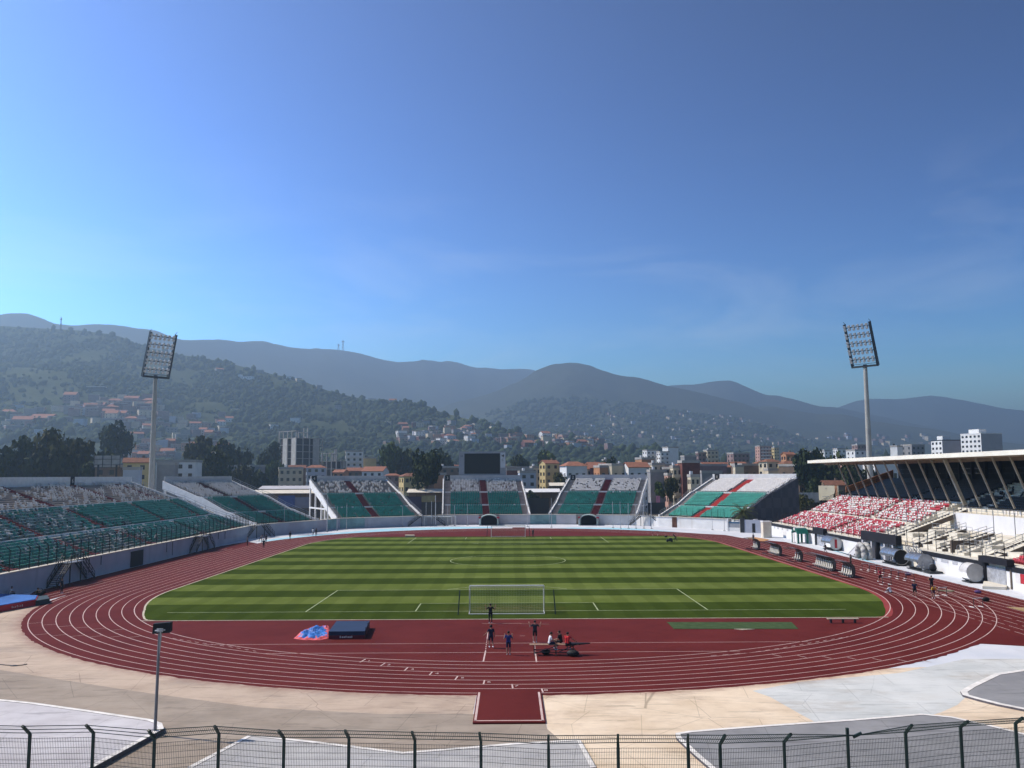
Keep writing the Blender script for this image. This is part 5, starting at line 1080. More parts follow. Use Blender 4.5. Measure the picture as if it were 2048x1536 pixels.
# a house turned by -rz shows its sunlit left side
NB = [
 (556,606,938,335,'cream','flat','cream flat house with one dark window at the foot of the concrete tower',dict(rz=18)),(577,612,931,350,'brown','gable','brown gabled house half hidden by the cream flat house',dict(rz=10,wins=False,rmat=M_tile_d)),(612,652,930,330,'pale blue','hip','pale blue house with terracotta roof and chimney left of the white stand frame',dict(rz=15)),(690,726,904,430,'white','flat','apartment block with white balconies right of the concrete frame',dict(rz=12,balc=1)),(722,752,917,440,'yellow','flat','plain yellow block beside the balcony apartments',dict(rz=15,wins=False)),(750,790,921,445,'grey','flat','long grey building with a row of windows beyond the yellow block',dict(rz=8)),
 (666,697,940,320,'orange','gable','small house with bright orange gable roof above the white frame stand',dict(rz=-20)),(694,732,936,345,'brown','gable','house with wide red tiled roof behind the orange gable',dict(rz=8)),(724,778,934,325,'white','gable','white gabled house with small terrace above the stand parapet',dict(rz=-14)),(764,842,929,380,'pink','gable','long low building with faded terracotta roof left of the dark tree',dict(rz=5)),(770,800,947,300,'mauve','hip','low mauve house with tiled roof below the long terracotta roof',dict(rz=12)),(798,848,946,255,'yellow','hip','yellow two storey house with brown hip roof in the gap',dict(rz=25,rmat=M_tile_d)),
 (868,925,936,330,'brown','flat','long brown flat building behind the left side of the scoreboard',dict(rz=5)),(868,892,950,262,'orange','flat','orange wall house beside the number three plate',dict(rz=5,wins=False)),(1010,1066,941,290,'brick red','flat','long brick building with bare columns right of the scoreboard',dict(rz=6,wins=False)),(1036,1072,946,250,'pale blue','flat','pale blue house with dark windows right of the scoreboard stand',dict(rz=10)),(1060,1082,936,320,'cream','flat','cream small house between the brick building and the yellow gable',dict(rz=20)),(1079,1118,921,300,'yellow','gable','yellow gabled house with bright terracotta roof',dict(rz=28)),(1115,1136,936,340,'brick red','flat','low brick house right of the yellow gable',dict(rz=15)),
 (1132,1186,930,285,'cream','gable','cream house with long terracotta roof above the end stand',dict(rz=18)),(1172,1200,925,350,'brown','gable','brown house with orange gable behind the cream house',dict(rz=12)),(1204,1228,922,380,'grey','flat','grey flat block right of the terracotta houses',dict(rz=14)),(1234,1250,930,330,'yellow','flat','narrow yellow house between grey blocks',dict(rz=25)),(1248,1276,932,345,'brown','flat','brown flat house with garden wall',dict(rz=10)),(1271,1310,919,300,'orange','flat','block with orange side wall and white roof dome',dict(rz=25,wins=False)),(1296,1330,930,270,'cream','flat','cream flat house below the orange sided block',dict(rz=15)),
 (1286,1318,902,560,'white','flat','white stepped apartment block, lower left part',dict(rz=18,balc=1)),(1314,1340,905,550,'white','flat','white apartment block with balconies, middle part',dict(rz=18,balc=1)),(1326,1358,896,600,'white','flat','white apartment tower at the right of the stepped block',dict(rz=25,wins=False)),(1362,1394,914,420,'grey','flat','bare grey concrete house above the red brick block',dict(rz=12,wins=False)),(1392,1412,906,520,'mauve','flat','mauve apartment house left of the balcony tower',dict(rz=15)),(1408,1438,902,520,'cream','flat','cream tower with stacked balconies in mid town',dict(rz=12,balc=2)),
 (1356,1400,926,212,'brick red','flat','big red brick block with no windows right of the gap',dict(rz=8,wins=False)),(1346,1358,936,214,'cream','flat','narrow cream facade with balconies left of the red brick block',dict(rz=4,balc=2,cols=2,dep=4)),(1380,1394,954,200,'cream','flat','narrow cream house in front of the red brick block',dict(rz=4,dep=4)),(1334,1347,951,216,'pink','flat','small pink house with two windows',dict(rz=4,dep=5)),(1294,1336,944,222,'grey','flat','large blank grey warehouse behind the white seats stand',dict(rz=6,wins=False)),(1394,1444,946,235,'grey','flat','blank grey green warehouse right of the red brick block',dict(rz=6,wins=False)),
 (1436,1470,930,300,'brown','hip','dark house with orange hip roof',dict(rz=10)),(1466,1488,934,262,'cream','flat','cream side wall house above the cream stand',dict(rz=6,wins=False)),(1484,1512,938,280,'brown','flat','dark low house left of the tan villa',dict(rz=10)),(1455,1500,908,480,'mauve','flat','mauve block with a tall white wall edge',dict(rz=14)),(1512,1546,893,800,'pink','flat','pale pink apartment building with three balcony rows',dict(rz=10,balc=1)),(1545,1560,896,790,'yellow','flat','bright yellow apartment building next to the pink one',dict(rz=18)),
 (1518,1562,918,262,'cream','hip','tan villa with brown hip roof above the cream stand',dict(rz=22,rmat=M_tile_d)),(1556,1598,922,255,'yellow','hip','two storey house with flat terraces right of the tan villa',dict(rz=12,rmat=M_tile_d)),(1563,1592,905,330,'orange','gable','house with red tilted roof behind the tan villa',dict(rz=18)),(1614,1640,905,520,'grey','flat','grey block behind the dark trees',dict(rz=15)),(1642,1666,903,640,'white','flat','white block with antenna above the roof tip',dict(rz=15)),(1668,1694,899,560,'white','flat','white building with open grey side above the roof',dict(rz=12)),(1694,1742,902,470,'white','flat','long white building with dark openings left of the mast',dict(rz=14)),(1706,1738,891,700,'mauve','flat','dark apartment block behind the long white building',dict(rz=12)),
 (1678,1704,930,255,'pink','flat','pink brick house seen between the roof struts',dict(rz=12)),(1726,1796,922,250,'white','flat','white hall with tall narrow windows behind the orange panel',dict(rz=10,floors=1,cols=4)),(1783,1808,894,430,'white','flat','bright white cube of a building above the stand roof',dict(rz=35,wins=False)),(1804,1852,892,450,'grey','flat','grey building with dark balconies right of the white cube',dict(rz=20)),
 (246,300,917,186,'yellow','gable','yellow house with brown gable roof left of the floodlight mast',dict(rz=18,rmat=M_tile_d)),(246,284,940,172,'pale blue','flat','pale blue box building below the yellow house',dict(rz=12,wins=False)),(314,356,930,190,'grey','flat','dark grey building right of the floodlight mast',dict(rz=5,wins=False)),(312,404,925,225,'white','flat','long white balustraded building behind the left stands',dict(rz=6)),(190,246,935,190,'brown','flat','low brown house under the grey billboard',dict(rz=6)),(455,530,934,300,'grey','flat','long low grey wall building left of the concrete tower',dict(rz=4,floors=1)),(1636,1690,962,200,'brown','gable','old shed with brown roof behind the cream poster',dict(rz=6,wins=False,rmat=M_tile_d)),
]
for u0, u1, vt, Y, wl_, rf, lab, k in NB: near(u0, u1, vt, Y, wl_, rf, lab, **k)
def tower(u0, us, u1, vt, Y, lab, fl, cols, rz):
    D = Y-CAM[1]; h = hz(u0, vt, Y); wl_ = (us-u0)/FOC*D; wf = (u1-us)/FOC*D; ph = R(rz)+math.atan(tanx(u0)); k_ = math.cos(ph-R(rz)); d = wl_*k_/math.sin(ph); w_ = wf*k_/math.cos(ph)
    t = thing('apartment_tower', lab, 'apartment tower', (CAM[0]+tanx((u0+u1)/2)*D, Y, 0), R(rz)); b = MB(); b.box(-w_/2, w_/2, -d/2, d/2, 0, h); b.build('wall', WALL['grey'] if False else mat('tower_grey', (.38, .37, .38), .9, .06, .2), t)
    b = MB(); b.box(-w_/2-.12, -w_/2-.003, -d/2, d/2, 0, h); b.build('white_facade', WALL['white'], t)
    for f in range(fl):
        for c in range(cols): o = link('window', WINME, t); o.location = (-w_/2-.13, -d/2+d*(c+.5)/cols, h*(f+.5)/fl); o.scale = (.1, d/cols*.5, h/fl*.45)
    b = MB(); b.box(-w_*.3, w_*.05, -d*.2, d*.3, h, h+2.8); b.build('lift_house', WALL['white'], t); b = MB(); b.box(-w_/2-.2, w_/2+.1, -d/2-.1, d/2+.1, h+.003, h+.5); b.build('roof_edge', M_dark if cols == 3 else M_white, t); return t
tower(1866, 1888, 1926, 882, 420, 'shorter white apartment tower over the right stand roof', 11, 3, 4)
tower(1926, 1966, 2008, 869, 400, 'tallest white apartment tower over the right stand roof', 13, 5, 16)
# unfinished concrete tower
M_shade_infill = mat('dark_shade_infill', (.075, .055, .048), .95, .25, .8)
def frame_building(u0, us, u1, vt, Y, lab, fl, bays_l, bays_f, rz, infill):
    D = Y-CAM[1]; h = hz(u0, vt, Y); ph = R(rz)+math.atan(tanx(u0)); k_ = math.cos(ph-R(rz)); d = (us-u0)/FOC*D*k_/math.sin(ph); w_ = (u1-us)/FOC*D*k_/math.cos(ph); fh = h/fl
    t = thing('concrete_frame_building', lab, 'building', (CAM[0]+tanx((u0+u1)/2)*D, Y, 0), R(rz)); M_c = mat('raw_concrete', (.36, .34, .32), .9, .12, .4)
    for f in range(fl+1):
        b = MB(); b.box(-w_/2, w_/2, -d/2, d/2, fh*f-.25, fh*f); b.build('floor_slab', M_c, t) if f < fl else None
        if f == fl: b = MB(); [b.beam(p_, q_, .4) for p_, q_ in (((-w_/2, -d/2, h), (-w_/2, d/2, h)), ((-w_/2, -d/2, h), (-w_/2+w_*.1, -d/2, h)))]; b.build('ring_beam', M_c, t)
    for i in range(bays_f+1):
        for j in range(bays_l+1):
            b = MB(); x, y = -w_/2+.25+(w_-.5)*i/bays_f, -d/2+.25+(d-.5)*j/bays_l; b.box(x-.25, x+.25, y-.25, y+.25, 0, h+(0 if i == 0 else random.choice([-fh, -fh, .9-fh]))); b.build('column', M_c, t)
    for j, pal in infill:
        b = MB(); b.box(-w_/2-.05, -w_/2+.2, -d/2+d*j/bays_l+.2, -d/2+d*(j+1)/bays_l-.2, 0, h-fh-.3); b.build('infill_wall', mat('pale_render', (.50, .47, .42), .9, .12, .5), t)
    b = MB(); b.box(w_*.12, w_*.36, -d/2-.04, -d/2+.15, 0, h-fh-.3); b.build('infill_wall', M_grey, t)
    b = MB(); b.box(-w_/2+1.3, w_/2-.8, -d/2+2.2, -d/2+2.5, 0, h-fh-.3); b.build('shade_backing', M_dark, t); b = MB(); b.box(-w_/2+1.3, -w_/2+1.5, -d/2+2.51, d/2-.6, 0, h-fh-.3); b.build('shade_backing', M_shade_infill, t)  # dark walls added behind the openings, shade put into their colour
    b = MB(); [b.beam(p_, q_, .45) for p_, q_ in (((w_*.1, 0, h-fh), (w_*.1, 0, h+2.4)), ((w_*.24, 0, h-fh), (w_*.24, 0, h+2.6)), ((w_*.1, 0, h-.2), (w_*.24, 0, h-.2)), ((-w_*.1, 0, h-fh), (-w_*.1, 0, h-.3)), ((-w_*.1, 0, h-.4), (w_*.1, 0, h-.4)))]; b.build('stair_head_frame', M_c, t)
    return t
frame_building(556, 590, 645, 864, 440, 'tall unfinished concrete tower with bare floors on the left', 10, 4, 4, 48, [(2, 0), (0, 0)])
frame_building(642, 672, 692, 907, 420, 'lower unfinished concrete frame right of the tall one', 6, 3, 2, 60, [])

# hillside and town houses, many of them only a few pixels
def small_house(p, w_, d, h, rz, wall, roof, lab, grp, rmat=None):
    wb_, rb_ = bodymesh(w_, d, h, roof); mb = MB(); mb.v, mb.f, mb.m = wb_.v, wb_.f, wb_.m; mb.add(rb_.v, rb_.f, 1)
    for f in range(max(1, int(h/3))):
        for c in range(3): x = -w_/2+w_*(c+.5)/3; z = 3*f+1.0; mb.box(x-.55, x+.55, -d/2-.06, -d/2-.003, z, z+1.2, 2)
        for c in range(2): y = -d/2+d*(c+.5)/2; z = 3*f+1.0; mb.box(-w_/2-.06, -w_/2-.003, y-.5, y+.5, z, z+1.2, 2)
    o = mb.build('house', [WALL[wall], rmat or (M_flat if roof == 'flat' else M_tile), M_window]); o.location = p; o.rotation_euler = (0, 0, R(rz)); return tag(o, lab, 'house', grp)
def look(wall, roof, h): return '%s %s house with %s' % (wall, 'tall' if h > 7.5 else 'low', {'flat': 'flat roof', 'gable': 'red gable roof', 'hip': 'red hipped roof'}[roof])
def scatter(hill, box, n, walls, place, grp, wr=(9, 15), hr=(5, 9.5), seed=1, one=None, Yr=None):
    r = random.Random(seed)
    for i in range(n):
        u, v = r.uniform(*box[:2]), r.uniform(*box[2:])
        if hill: p, _ = hill.seen(u, v); p = p-Vector((0, 0, 1))
        else: D = r.uniform(*Yr); p = Vector((CAM[0]+tanx(u)*D, CAM[1]+D, 0))
        wl_ = r.choice(walls); rf = r.choice(['flat', 'flat', 'flat', 'flat', 'gable', 'hip']); w_, d, h = r.uniform(*wr), r.uniform(*wr)*.85, r.uniform(*hr)
        if not hill: h = max(4, min(17, hz(u, v, p.y)-p.z))
        small_house(p, w_, d, h, r.uniform(0, 40), wl_, rf, (one or look(wl_, rf, h))+' '+place, grp)
scatter(H1, (128, 322, 802, 846), 26, ['mauve', 'brick red', 'mauve', 'pink', 'cream'], 'in the upper brick village', 'upper village houses', seed=3, wr=(12, 20), hr=(6, 10))
scatter(H1, (232, 452, 836, 922), 46, ['mauve', 'pink', 'white', 'brick red', 'grey', 'brown', 'orange'], 'in the village by the left mast', 'lower village houses', seed=4, wr=(9, 15))
scatter(H1, (800, 960, 852, 892), 30, ['pink', 'cream', 'white', 'brick red', 'orange', 'pale blue'], 'on the slope above the scoreboard', 'houses on the slope above the scoreboard', seed=5)
scatter(H1, (985, 1180, 874, 899), 24, ['pink', 'brick red', 'mauve', 'orange', 'white'], 'on the low ridge right of the scoreboard', 'houses on the low ridge', seed=6)
scatter(H1, (380, 800, 705, 880), 14, ['white', 'cream', 'grey'], 'hidden in the wooded hill', 'scattered houses in the wood', seed=7, hr=(4, 7), wr=(9, 14))
scatter(H1, (0, 120, 822, 862), 8, ['mauve', 'grey', 'brick red'], 'on the lower slope at the far left', 'low houses at the far left', seed=8, wr=(16, 28), hr=(4, 6))
scatter(None, (1000, 1620, 900, 938), 52, ['brown', 'cream', 'mauve', 'pink', 'orange', 'brick red', 'grey', 'brown'], 'in the crowded town beyond the end stands', 'crowded town houses', seed=9, Yr=(400, 900))
scatter(None, (1130, 1620, 921, 943), 50, ['brown', 'cream', 'orange', 'pink', 'mauve', 'brown', 'brick red', 'cream', 'white'], 'in the near rows of the town', 'near town houses', seed=19, Yr=(330, 480), wr=(6.5, 12))
scatter(None, (560, 1000, 922, 944), 14, ['grey', 'brown', 'cream', 'pink'], 'among the trees left of the scoreboard', 'houses among the trees', seed=10, Yr=(470, 600))
def specks(hill, box, n, r, wr, hr, mb):
    for i in range(n):
        u, v = r.uniform(*box[:2]), r.uniform(*box[2:]); p, _ = hill.seen(u, v); a = R(r.uniform(0, 40)); w_, d, h = r.uniform(*wr)/2, r.uniform(*wr)*.4, r.uniform(*hr); k = r.choice((0, 1, 1, 2, 2, 3))
        for z0, z1, f, mi in ((-2, h, 1, k), (h+.01, h+.5, 1.06, 4 if r.random() < .6 else 5)):
            q = [(p.x+(x*math.cos(a)-y*math.sin(a))*f, p.y+(x*math.sin(a)+y*math.cos(a))*f) for x, y in ((-w_, -d), (w_, -d), (w_, d), (-w_, d))]; mb.hexa([(x, y, p.z+z0) for x, y in q], [(x, y, p.z+z1) for x, y in q], mi)
r_ = random.Random(11); mb = MB(); specks(H3b, (1200, 1640, 822, 894), 120, r_, (8, 15), (5, 9), mb); specks(H3b, (1050, 1250, 850, 894), 26, r_, (8, 14), (5, 9), mb); specks(H5, (1560, 1950, 872, 897), 38, r_, (12, 22), (8, 16), mb); specks(H3c, (1500, 1900, 872, 890), 15, r_, (16, 26), (8, 12), mb)
specks(H1, (110, 330, 798, 852), 40, r_, (9, 15), (5, 9), mb); specks(H1, (225, 455, 832, 925), 60, r_, (7, 12), (4, 8), mb); specks(H1, (760, 990, 846, 895), 45, r_, (7, 12), (4, 8), mb); specks(H1, (960, 1220, 872, 901), 45, r_, (7, 12), (4, 8), mb); specks(H1, (0, 130, 815, 870), 14, r_, (9, 18), (4, 6), mb)
o = mb.build('distant_houses', [WALL['grey'], WALL['cream'], WALL['mauve'], WALL['pale blue'], M_flat, M_tile]); o['kind'] = 'stuff'
p, _ = H1.seen(178, 781); t = thing('long_shed', 'long white roofed shed on the green clearing of the left hill', 'shed', p); b = MB(); b.box(-17, 17, -4, 4, -1, 4); b.build('wall', M_dark, t); b = MB(); b.box(-18, 18, -5, 5, 4.003, 4.6); b.build('roof', M_white, t)
p, _ = H1.seen(487, 759); t = thing('villa', 'white villa alone high on the wooded hill right of the left mast', 'villa', p, R(-15)); b = MB(); b.box(-14, 14, -4, 4, -1, 5); b.box(-14, -9, -4.5, 4, 5, 9); b.build('wall', WALL['white'], t)
for x in (-11.5, -5, 0, 5, 10): o = link('window', WINME, t); o.location = (x, -4.52 if x < -9 else -4.02, 2.6); o.scale = (1.6, .1, 1.8)
for u, vt, lab in ((107, 634, 'pylon with a bushy top on the left ridge'), (673, 688, 'shorter antenna mast on the far mountain'), (682, 680, 'taller antenna mast on the far mountain')):
    H = H1 if u < 200 else H2; p = H.at(u, .985); zt = AY(u, vt, p.y)[2]; t = thing('antenna_mast', lab, 'antenna', p, 0, 'masts on the ridges'); b = MB(); k = (zt-p.z); wd_ = 1.2 if u < 200 else 4
    for s1, s2 in ((-1, -1), (1, -1), (1, 1), (-1, 1)): b.beam((s1*wd_, s2*wd_, -2), (s1*.2*wd_, s2*.2*wd_, k), wd_*.35)
    b.build('lattice', M_dark, t); b = MB(); b.box(-wd_*1.6, wd_*1.6, -.3, .3, k*.82, k*.9); b.build('crossarm', M_dark, t)

# sheds, canopies and boards seen through the gaps between the stands
def canopy(u0, u1, v0, Y, lab, h=None, col=M_offwhite):
    a, e = AY(u0, v0, Y), AY(u1, v0, Y); t = thing('canopy_roof', lab, 'canopy', ((a[0]+e[0])/2, Y, 0)); L_ = e[0]-a[0]; z = a[2]; b = MB()
    b.extrude([(-L_/2, -3, z-.5), (-L_/2, 3, z+.5), (-L_/2, 3, z+.62), (-L_/2, -3, z-.38)], (L_, 0, 0)); b.build('roof_sheet', col, t); b = MB(); b.box(-L_/2, L_/2, 2.6, 2.8, 0, z); b.build('rear_wall', WALL['brown'], t)
    for k in range(5): b = MB(); b.beam((-L_/2+.3+(L_-.6)*k/4, -2.6, 0), (-L_/2+.3+(L_-.6)*k/4, -2.6, z-.4), .12); b.build('post', M_dark, t)
canopy(505, 640, 984, 196, 'long pale canopy roof left of the white stand frame'); canopy(520, 628, 975.5, 214, 'second pale canopy roof just behind the first', col=M_graywall)
canopy(815, 890, 982, 192, 'white canopy roof in the gap left of the scoreboard stand'); canopy(1050, 1120, 981.5, 200, 'white canopy roof in the gap right of the scoreboard stand', col=M_white); canopy(1098, 1130, 969, 215, 'small canopy with a red front beyond the gap')
def panel_wall(u0, u1, v0, v1, Y, m, name, lab, cat):
    a, e = AY(u0, v1, Y), AY(u1, v0, Y); t = thing(name, lab, cat, (a[0], Y, 0)); b = MB(); b.box(0, e[0]-a[0], 0, .15, max(0, a[2]), e[2]); b.build('panel', m, t)
    for x in (.2, e[0]-a[0]-.2): b = MB(); b.beam((x, .25, 0), (x, .25, e[2]), .15); b.build('post', M_dark, t)
    return t
panel_wall(556, 590, 991, 1014, 176, mat('navy_banner', (.02, .04, .13), .7, .1, 1), 'banner_fence', 'navy blue banner fence in the gap by the white frame', 'banner'); panel_wall(590, 622, 994, 1016, 176, mat('grey_blue_banner', (.09, .10, .14), .7, .1, 1), 'banner_fence', 'grey blue banner fence right of the navy one', 'banner')
panel_wall(815, 845, 993, 1020, 178, mat('dark_violet_banner', (.035, .03, .06), .8, .1, 1), 'banner_fence', 'dark violet banner fence in the gap left of the scoreboard stand', 'banner'); panel_wall(843, 870, 991, 1004, 177, mat('olive_banner', (.16, .15, .08), .8, .1, 1), 'banner_fence', 'olive banner panel beside the violet one', 'banner'); panel_wall(843, 886, 1004, 1030, 177, M_dark, 'banner_fence', 'black fence panel below the olive one', 'fence')
panel_wall(1056, 1098, 996, 1028, 178, M_dark, 'dark_fence', 'dark fence in the gap right of the scoreboard stand', 'fence'); panel_wall(1296, 1330, 1005, 1028, 168, M_dark, 'dark_fence', 'dark fence behind the wall left of the cream stand', 'fence')
panel_wall(1313, 1320, 992, 1008, 175, mat('pink_banner', (.62, .25, .33), .7, .2, 1), 'pink_banner', 'small white and pink upright banner in the gap', 'banner')
panel_wall(1590, 1640, 985, 1005, 185, M_grey, 'garden_wall', 'grey garden wall at the end of the cream stand', 'wall')
t = panel_wall(1638, 1667, 971, 1000.5, 148, mat('cream_poster', (.62, .56, .40), .7, .05, .5), 'poster_board', 'cream poster board with green leaves standing left of the covered stand', 'billboard'); t.rotation_euler = (0, 0, R(-46)); t.scale = (1.35, 1, 1)
wq = AY(1667, 971, 148)[0]-AY(1638, 971, 148)[0]; zt = AY(1638, 971, 148)[2]; zb_ = AY(1638, 1000.5, 148)[2]; b = MB(); b.box(wq-.55, wq+.002, -.04, -.003, zb_, zt); b.build('orange_edge', WALL['orange'], t); b = MB(); b.extrude([(wq-.9, -.06, zb_+.1), (wq-.3, -.06, zb_+.1), (wq-.5, -.06, zb_+1.5), (wq-.2, -.06, zt-.5), (wq-.8, -.06, zb_+1.3)], (0, -.02, 0)); b.build('leaf_print', LEAF['dark green'], t)
text_part('H', .42, M_grey, t, (wq*.4, -.02, zt-.75), (R(90), 0, 0)); 
b = MB(); [b.box(wq*.4-.8+.22*i, wq*.4-.8+.22*i+.15, -.02, -.003, zb_+.95, zb_+1.15) for i in range(6)]; [b.box(wq*.4-.6+.5*i, wq*.4-.6+.5*i+.3, -.02, -.003, zb_+.5, zb_+.58) for i in range(2)]; b.build('small_print', M_grey, t)
a, e = AY(188, 930, 160), AY(241, 911, 160); t = thing('billboard', 'grey back of a large billboard on posts behind the left stand', 'billboard', (a[0], 160, 0)); wq = e[0]-a[0]; b = MB(); b.box(0, wq, 0, .2, a[2], e[2]); b.build('panel', M_grey, t); b = MB()
for k in range(4): b.beam((wq*k/3, -.12, a[2]-.8), (wq*k/3, -.12, e[2]), .14)
for z in (a[2]+.05, (a[2]+e[2])/2+.3, a[2]-.7): b.beam((0, -.12, z), (wq, -.12, z), .12)
b.build('frame', M_dark, t)
for k in (.15, .85): b = MB(); b.beam((wq*k, .3, 0), (wq*k, .3, a[2]), .4); b.build('post', M_dark, t)

# ---------------------------------------------------------------- air
hb = MB(); hb.box(-12400, 12400, -3300, 12400, -1.4, 640)
mh = bpy.data.materials.new('haze'); mh.use_nodes = True; n = mh.node_tree; n.nodes.remove(n.nodes['Principled BSDF']); pv = n.nodes.new('ShaderNodeVolumePrincipled'); pv.inputs['Color'].default_value = (.57, .80, .98, 1); pv.inputs['Density'].default_value = HAZE_D; pv.inputs['Anisotropy'].default_value = .52
n.links.new(pv.outputs[0], n.nodes['Material Output'].inputs['Volume']); hz_o = hb.build('haze', mh); hz_o['kind'] = 'stuff'
# ---------------------------------------------------------------- football goals
def goal(y, s_, lab, x=0, rz=0, netcol=None, supports=True):
    t = thing('football_goal', lab, 'goal', (x, y, 0.03), rz+(0 if s_ < 0 else math.pi))
    for sx_ in (-1, 1): b = MB(); b.tube((sx_*3.72, 0, 0), (sx_*3.72, 0, 2.5), .065, n=10); b.build('post', M_white, t)
    b = MB(); b.tube((-3.72, 0, 2.5), (3.72, 0, 2.5), .065, n=10); b.build('crossbar', M_white, t)
    b = MB(); b.path([(-3.72, 0, .04), (-3.7, -2.0, .04), (3.7, -2.0, .04), (3.72, 0, .04)], .045); b.build('ground_frame', M_white, t)
    b = MB(); r_ = .011; n = 46
    def q(u, w_):
        x_ = -3.7+7.4*u
        if w_ < .42: return Vector((x_, -1.15*w_/.42, 2.48-.12*math.sin(w_/.42*math.pi)))
        return Vector((x_, -1.15-.85*((w_-.42)/.58)**1.2, 2.48*(1-(w_-.42)/.58)+.04))
    for i in range(n+1):
        for k in range(8): b.beam(q(i/n, k/8), q(i/n, (k+1)/8), r_)
    for k in range(1, 22): b.beam(q(0, k/22), q(1, k/22), r_)
    for sx_ in (-1, 1):
        for k in range(1, 9):
            z = 2.48*k/9; yb = -(1.15+.85*(1-z/2.48)); b.beam((sx_*3.71, 0, z), (sx_*3.71, yb, z), r_)
        for k in range(1, 8):
            yy = -2*k/8; b.beam((sx_*3.71, yy, .05), (sx_*3.71, yy, 2.48 if yy > -1.15 else 2.48*(2+yy)/.85), r_)
    b.build('net', netcol or mat('goal_net', (.40, .38, .28), .9, .1, .5), t)
    if supports:
        for sx_ in (-1, 1): b = MB(); b.tube((sx_*4.75, -2.3, 0), (sx_*4.6, -1.9, 2.35), .055); b.build('net_support_pole', M_fence, t)
    return t
goal(0, -1, 'football goal at the near end with net and dark support poles')
goal(105, 1, 'football goal at the far end of the pitch', netcol=M_pl)
gx_ = G(876, 1052.5); goal(gx_[1], 1, 'spare white goal standing against the far wall', x=gx_[0], supports=False)
gx_ = G(882, 1051); goal(gx_[1], 1, 'second spare goal just behind the first at the far wall', x=gx_[0]+.3, supports=False)
# slender poles of the ball stop nets
for i, (u, vb, vt, wd_) in enumerate([(568,1068,1008,.12),(654,1064,990,.16),(674,1062,1012,.1),(693,1059,1006,.1),(805,1054,1012,.1),(852,1052.5,1005,.11),(863,1052.5,1003,.11),(871,1052.5,990,.2),(895,1052,1008,.1),(909,1052,1010,.1),(935,1051,1008,.1),(1055,1054,1008,.12),(1103,1055,996,.12),(1226,1056,1003,.12),(1241,1057,1003,.12),(1257,1057,1006,.12),(1272,1057,1008,.12),(1288,1057,1000,.14),(1303,1058,994,.14),(1425,1060,1032,.1),(1449,1062,1034,.12),(1462,1062,1036,.12)]):
    p = G(u, vb); zt = AY(u, vt, p[1])[2]; lab = 'slender pale pole standing before the far wall'
    t = thing('net_pole', lab, 'pole', (p[0], p[1], 0), 0, 'slender poles before the far wall'); b = MB(); b.tube((0, 0, 0), (0, 0, zt), wd_*.6, wd_*.45, 8); b.build('shaft', M_graywall, t); b = MB(); b.tube((0, 0, 0), (0, 0, .18), .3, .25, 8); b.build('foot', M_grey, t)
# ---------------------------------------------------------------- lamp post in front
lp = thing('lamp_post', 'grey lamp post with black floodlight in front of the near fence', 'lamp post', (-18.45, -41.7, 0))
b = MB(); b.tube((0, 0, 0), (.05, 0, 5.25), .085, .07, 12); b.build('pole', mat('lamp_pole_grey', (.16, .16, .17), .5, .1, 2), lp); b = MB(); b.tube((.05, 0, 4.2), (.13, 0, 5.45), .065, .06, 10); b.build('upper_pole', M_steel, lp)
b = MB(); b.hexa([(-.33, -.04, 5.22), (.62, -.04, 5.28), (.62, .3, 5.34), (-.33, .3, 5.28)], [(-.31, .02, 5.74), (.64, .02, 5.82), (.64, .24, 5.84), (-.31, .24, 5.76)]); hd = b.build('lamp_head', M_black, lp)
b = MB(); b.path([(-.15, -.09, 5.40), (.1, -.16, 5.45), (.38, -.09, 5.44)], .035); b.box(-.06, .26, -.13, -.041, 5.33, 5.52); b.build('bracket', M_steel, hd)
# ---------------------------------------------------------------- jump mats
M_navy = mat('navy_vinyl', (.014, .028, .066), .55, .15, .8); M_maroon = mat('maroon_vinyl', (.12, .012, .018), .6, .2, .8); M_bluev = mat('bright_blue_vinyl', (.035, .14, .42), .55, .15, .8); M_redv = mat('red_vinyl', (.36, .02, .03), .55, .2, .8)
mt = thing('jump_mat', 'navy high jump mat with maroon side on the near red area', 'mat'); mq = [Vector(G(u, v, .65)[:2]) for u, v in ((657,1263),(729.5,1262.3),(739.5,1241.5),(673,1242))]
b = MB(); b.hexa([(p.x, p.y, .02) for p in mq], [(p.x, p.y, .32) for p in mq]); b.build('base_mat', M_maroon, mt); b = MB(); b.hexa([(p.x, p.y, .324) for p in mq], [(p.x, p.y, .65) for p in mq]); b.build('top_mat', M_navy, mt)
b = MB(); cx_ = (mq[0].x+mq[1].x)/2; [b.box(cx_-.55+.16*i, cx_-.55+.16*i+(.11 if i % 3 else .07), mq[0].y-.03, mq[0].y-.004, .13, .13+(.16 if i in (0, 3, 6) else .11)) for i in range(7)]; b.build('side_print', M_wseat, mt)
for f_ in (.1, .5): p = mq[1]+(mq[2]-mq[1])*f_; x, y = p.x+.06, p.y; b = MB(); b.tube((x, y, .02), (x-.02, y, .9), .03); b.build('corner_strap', M_dark, mt)
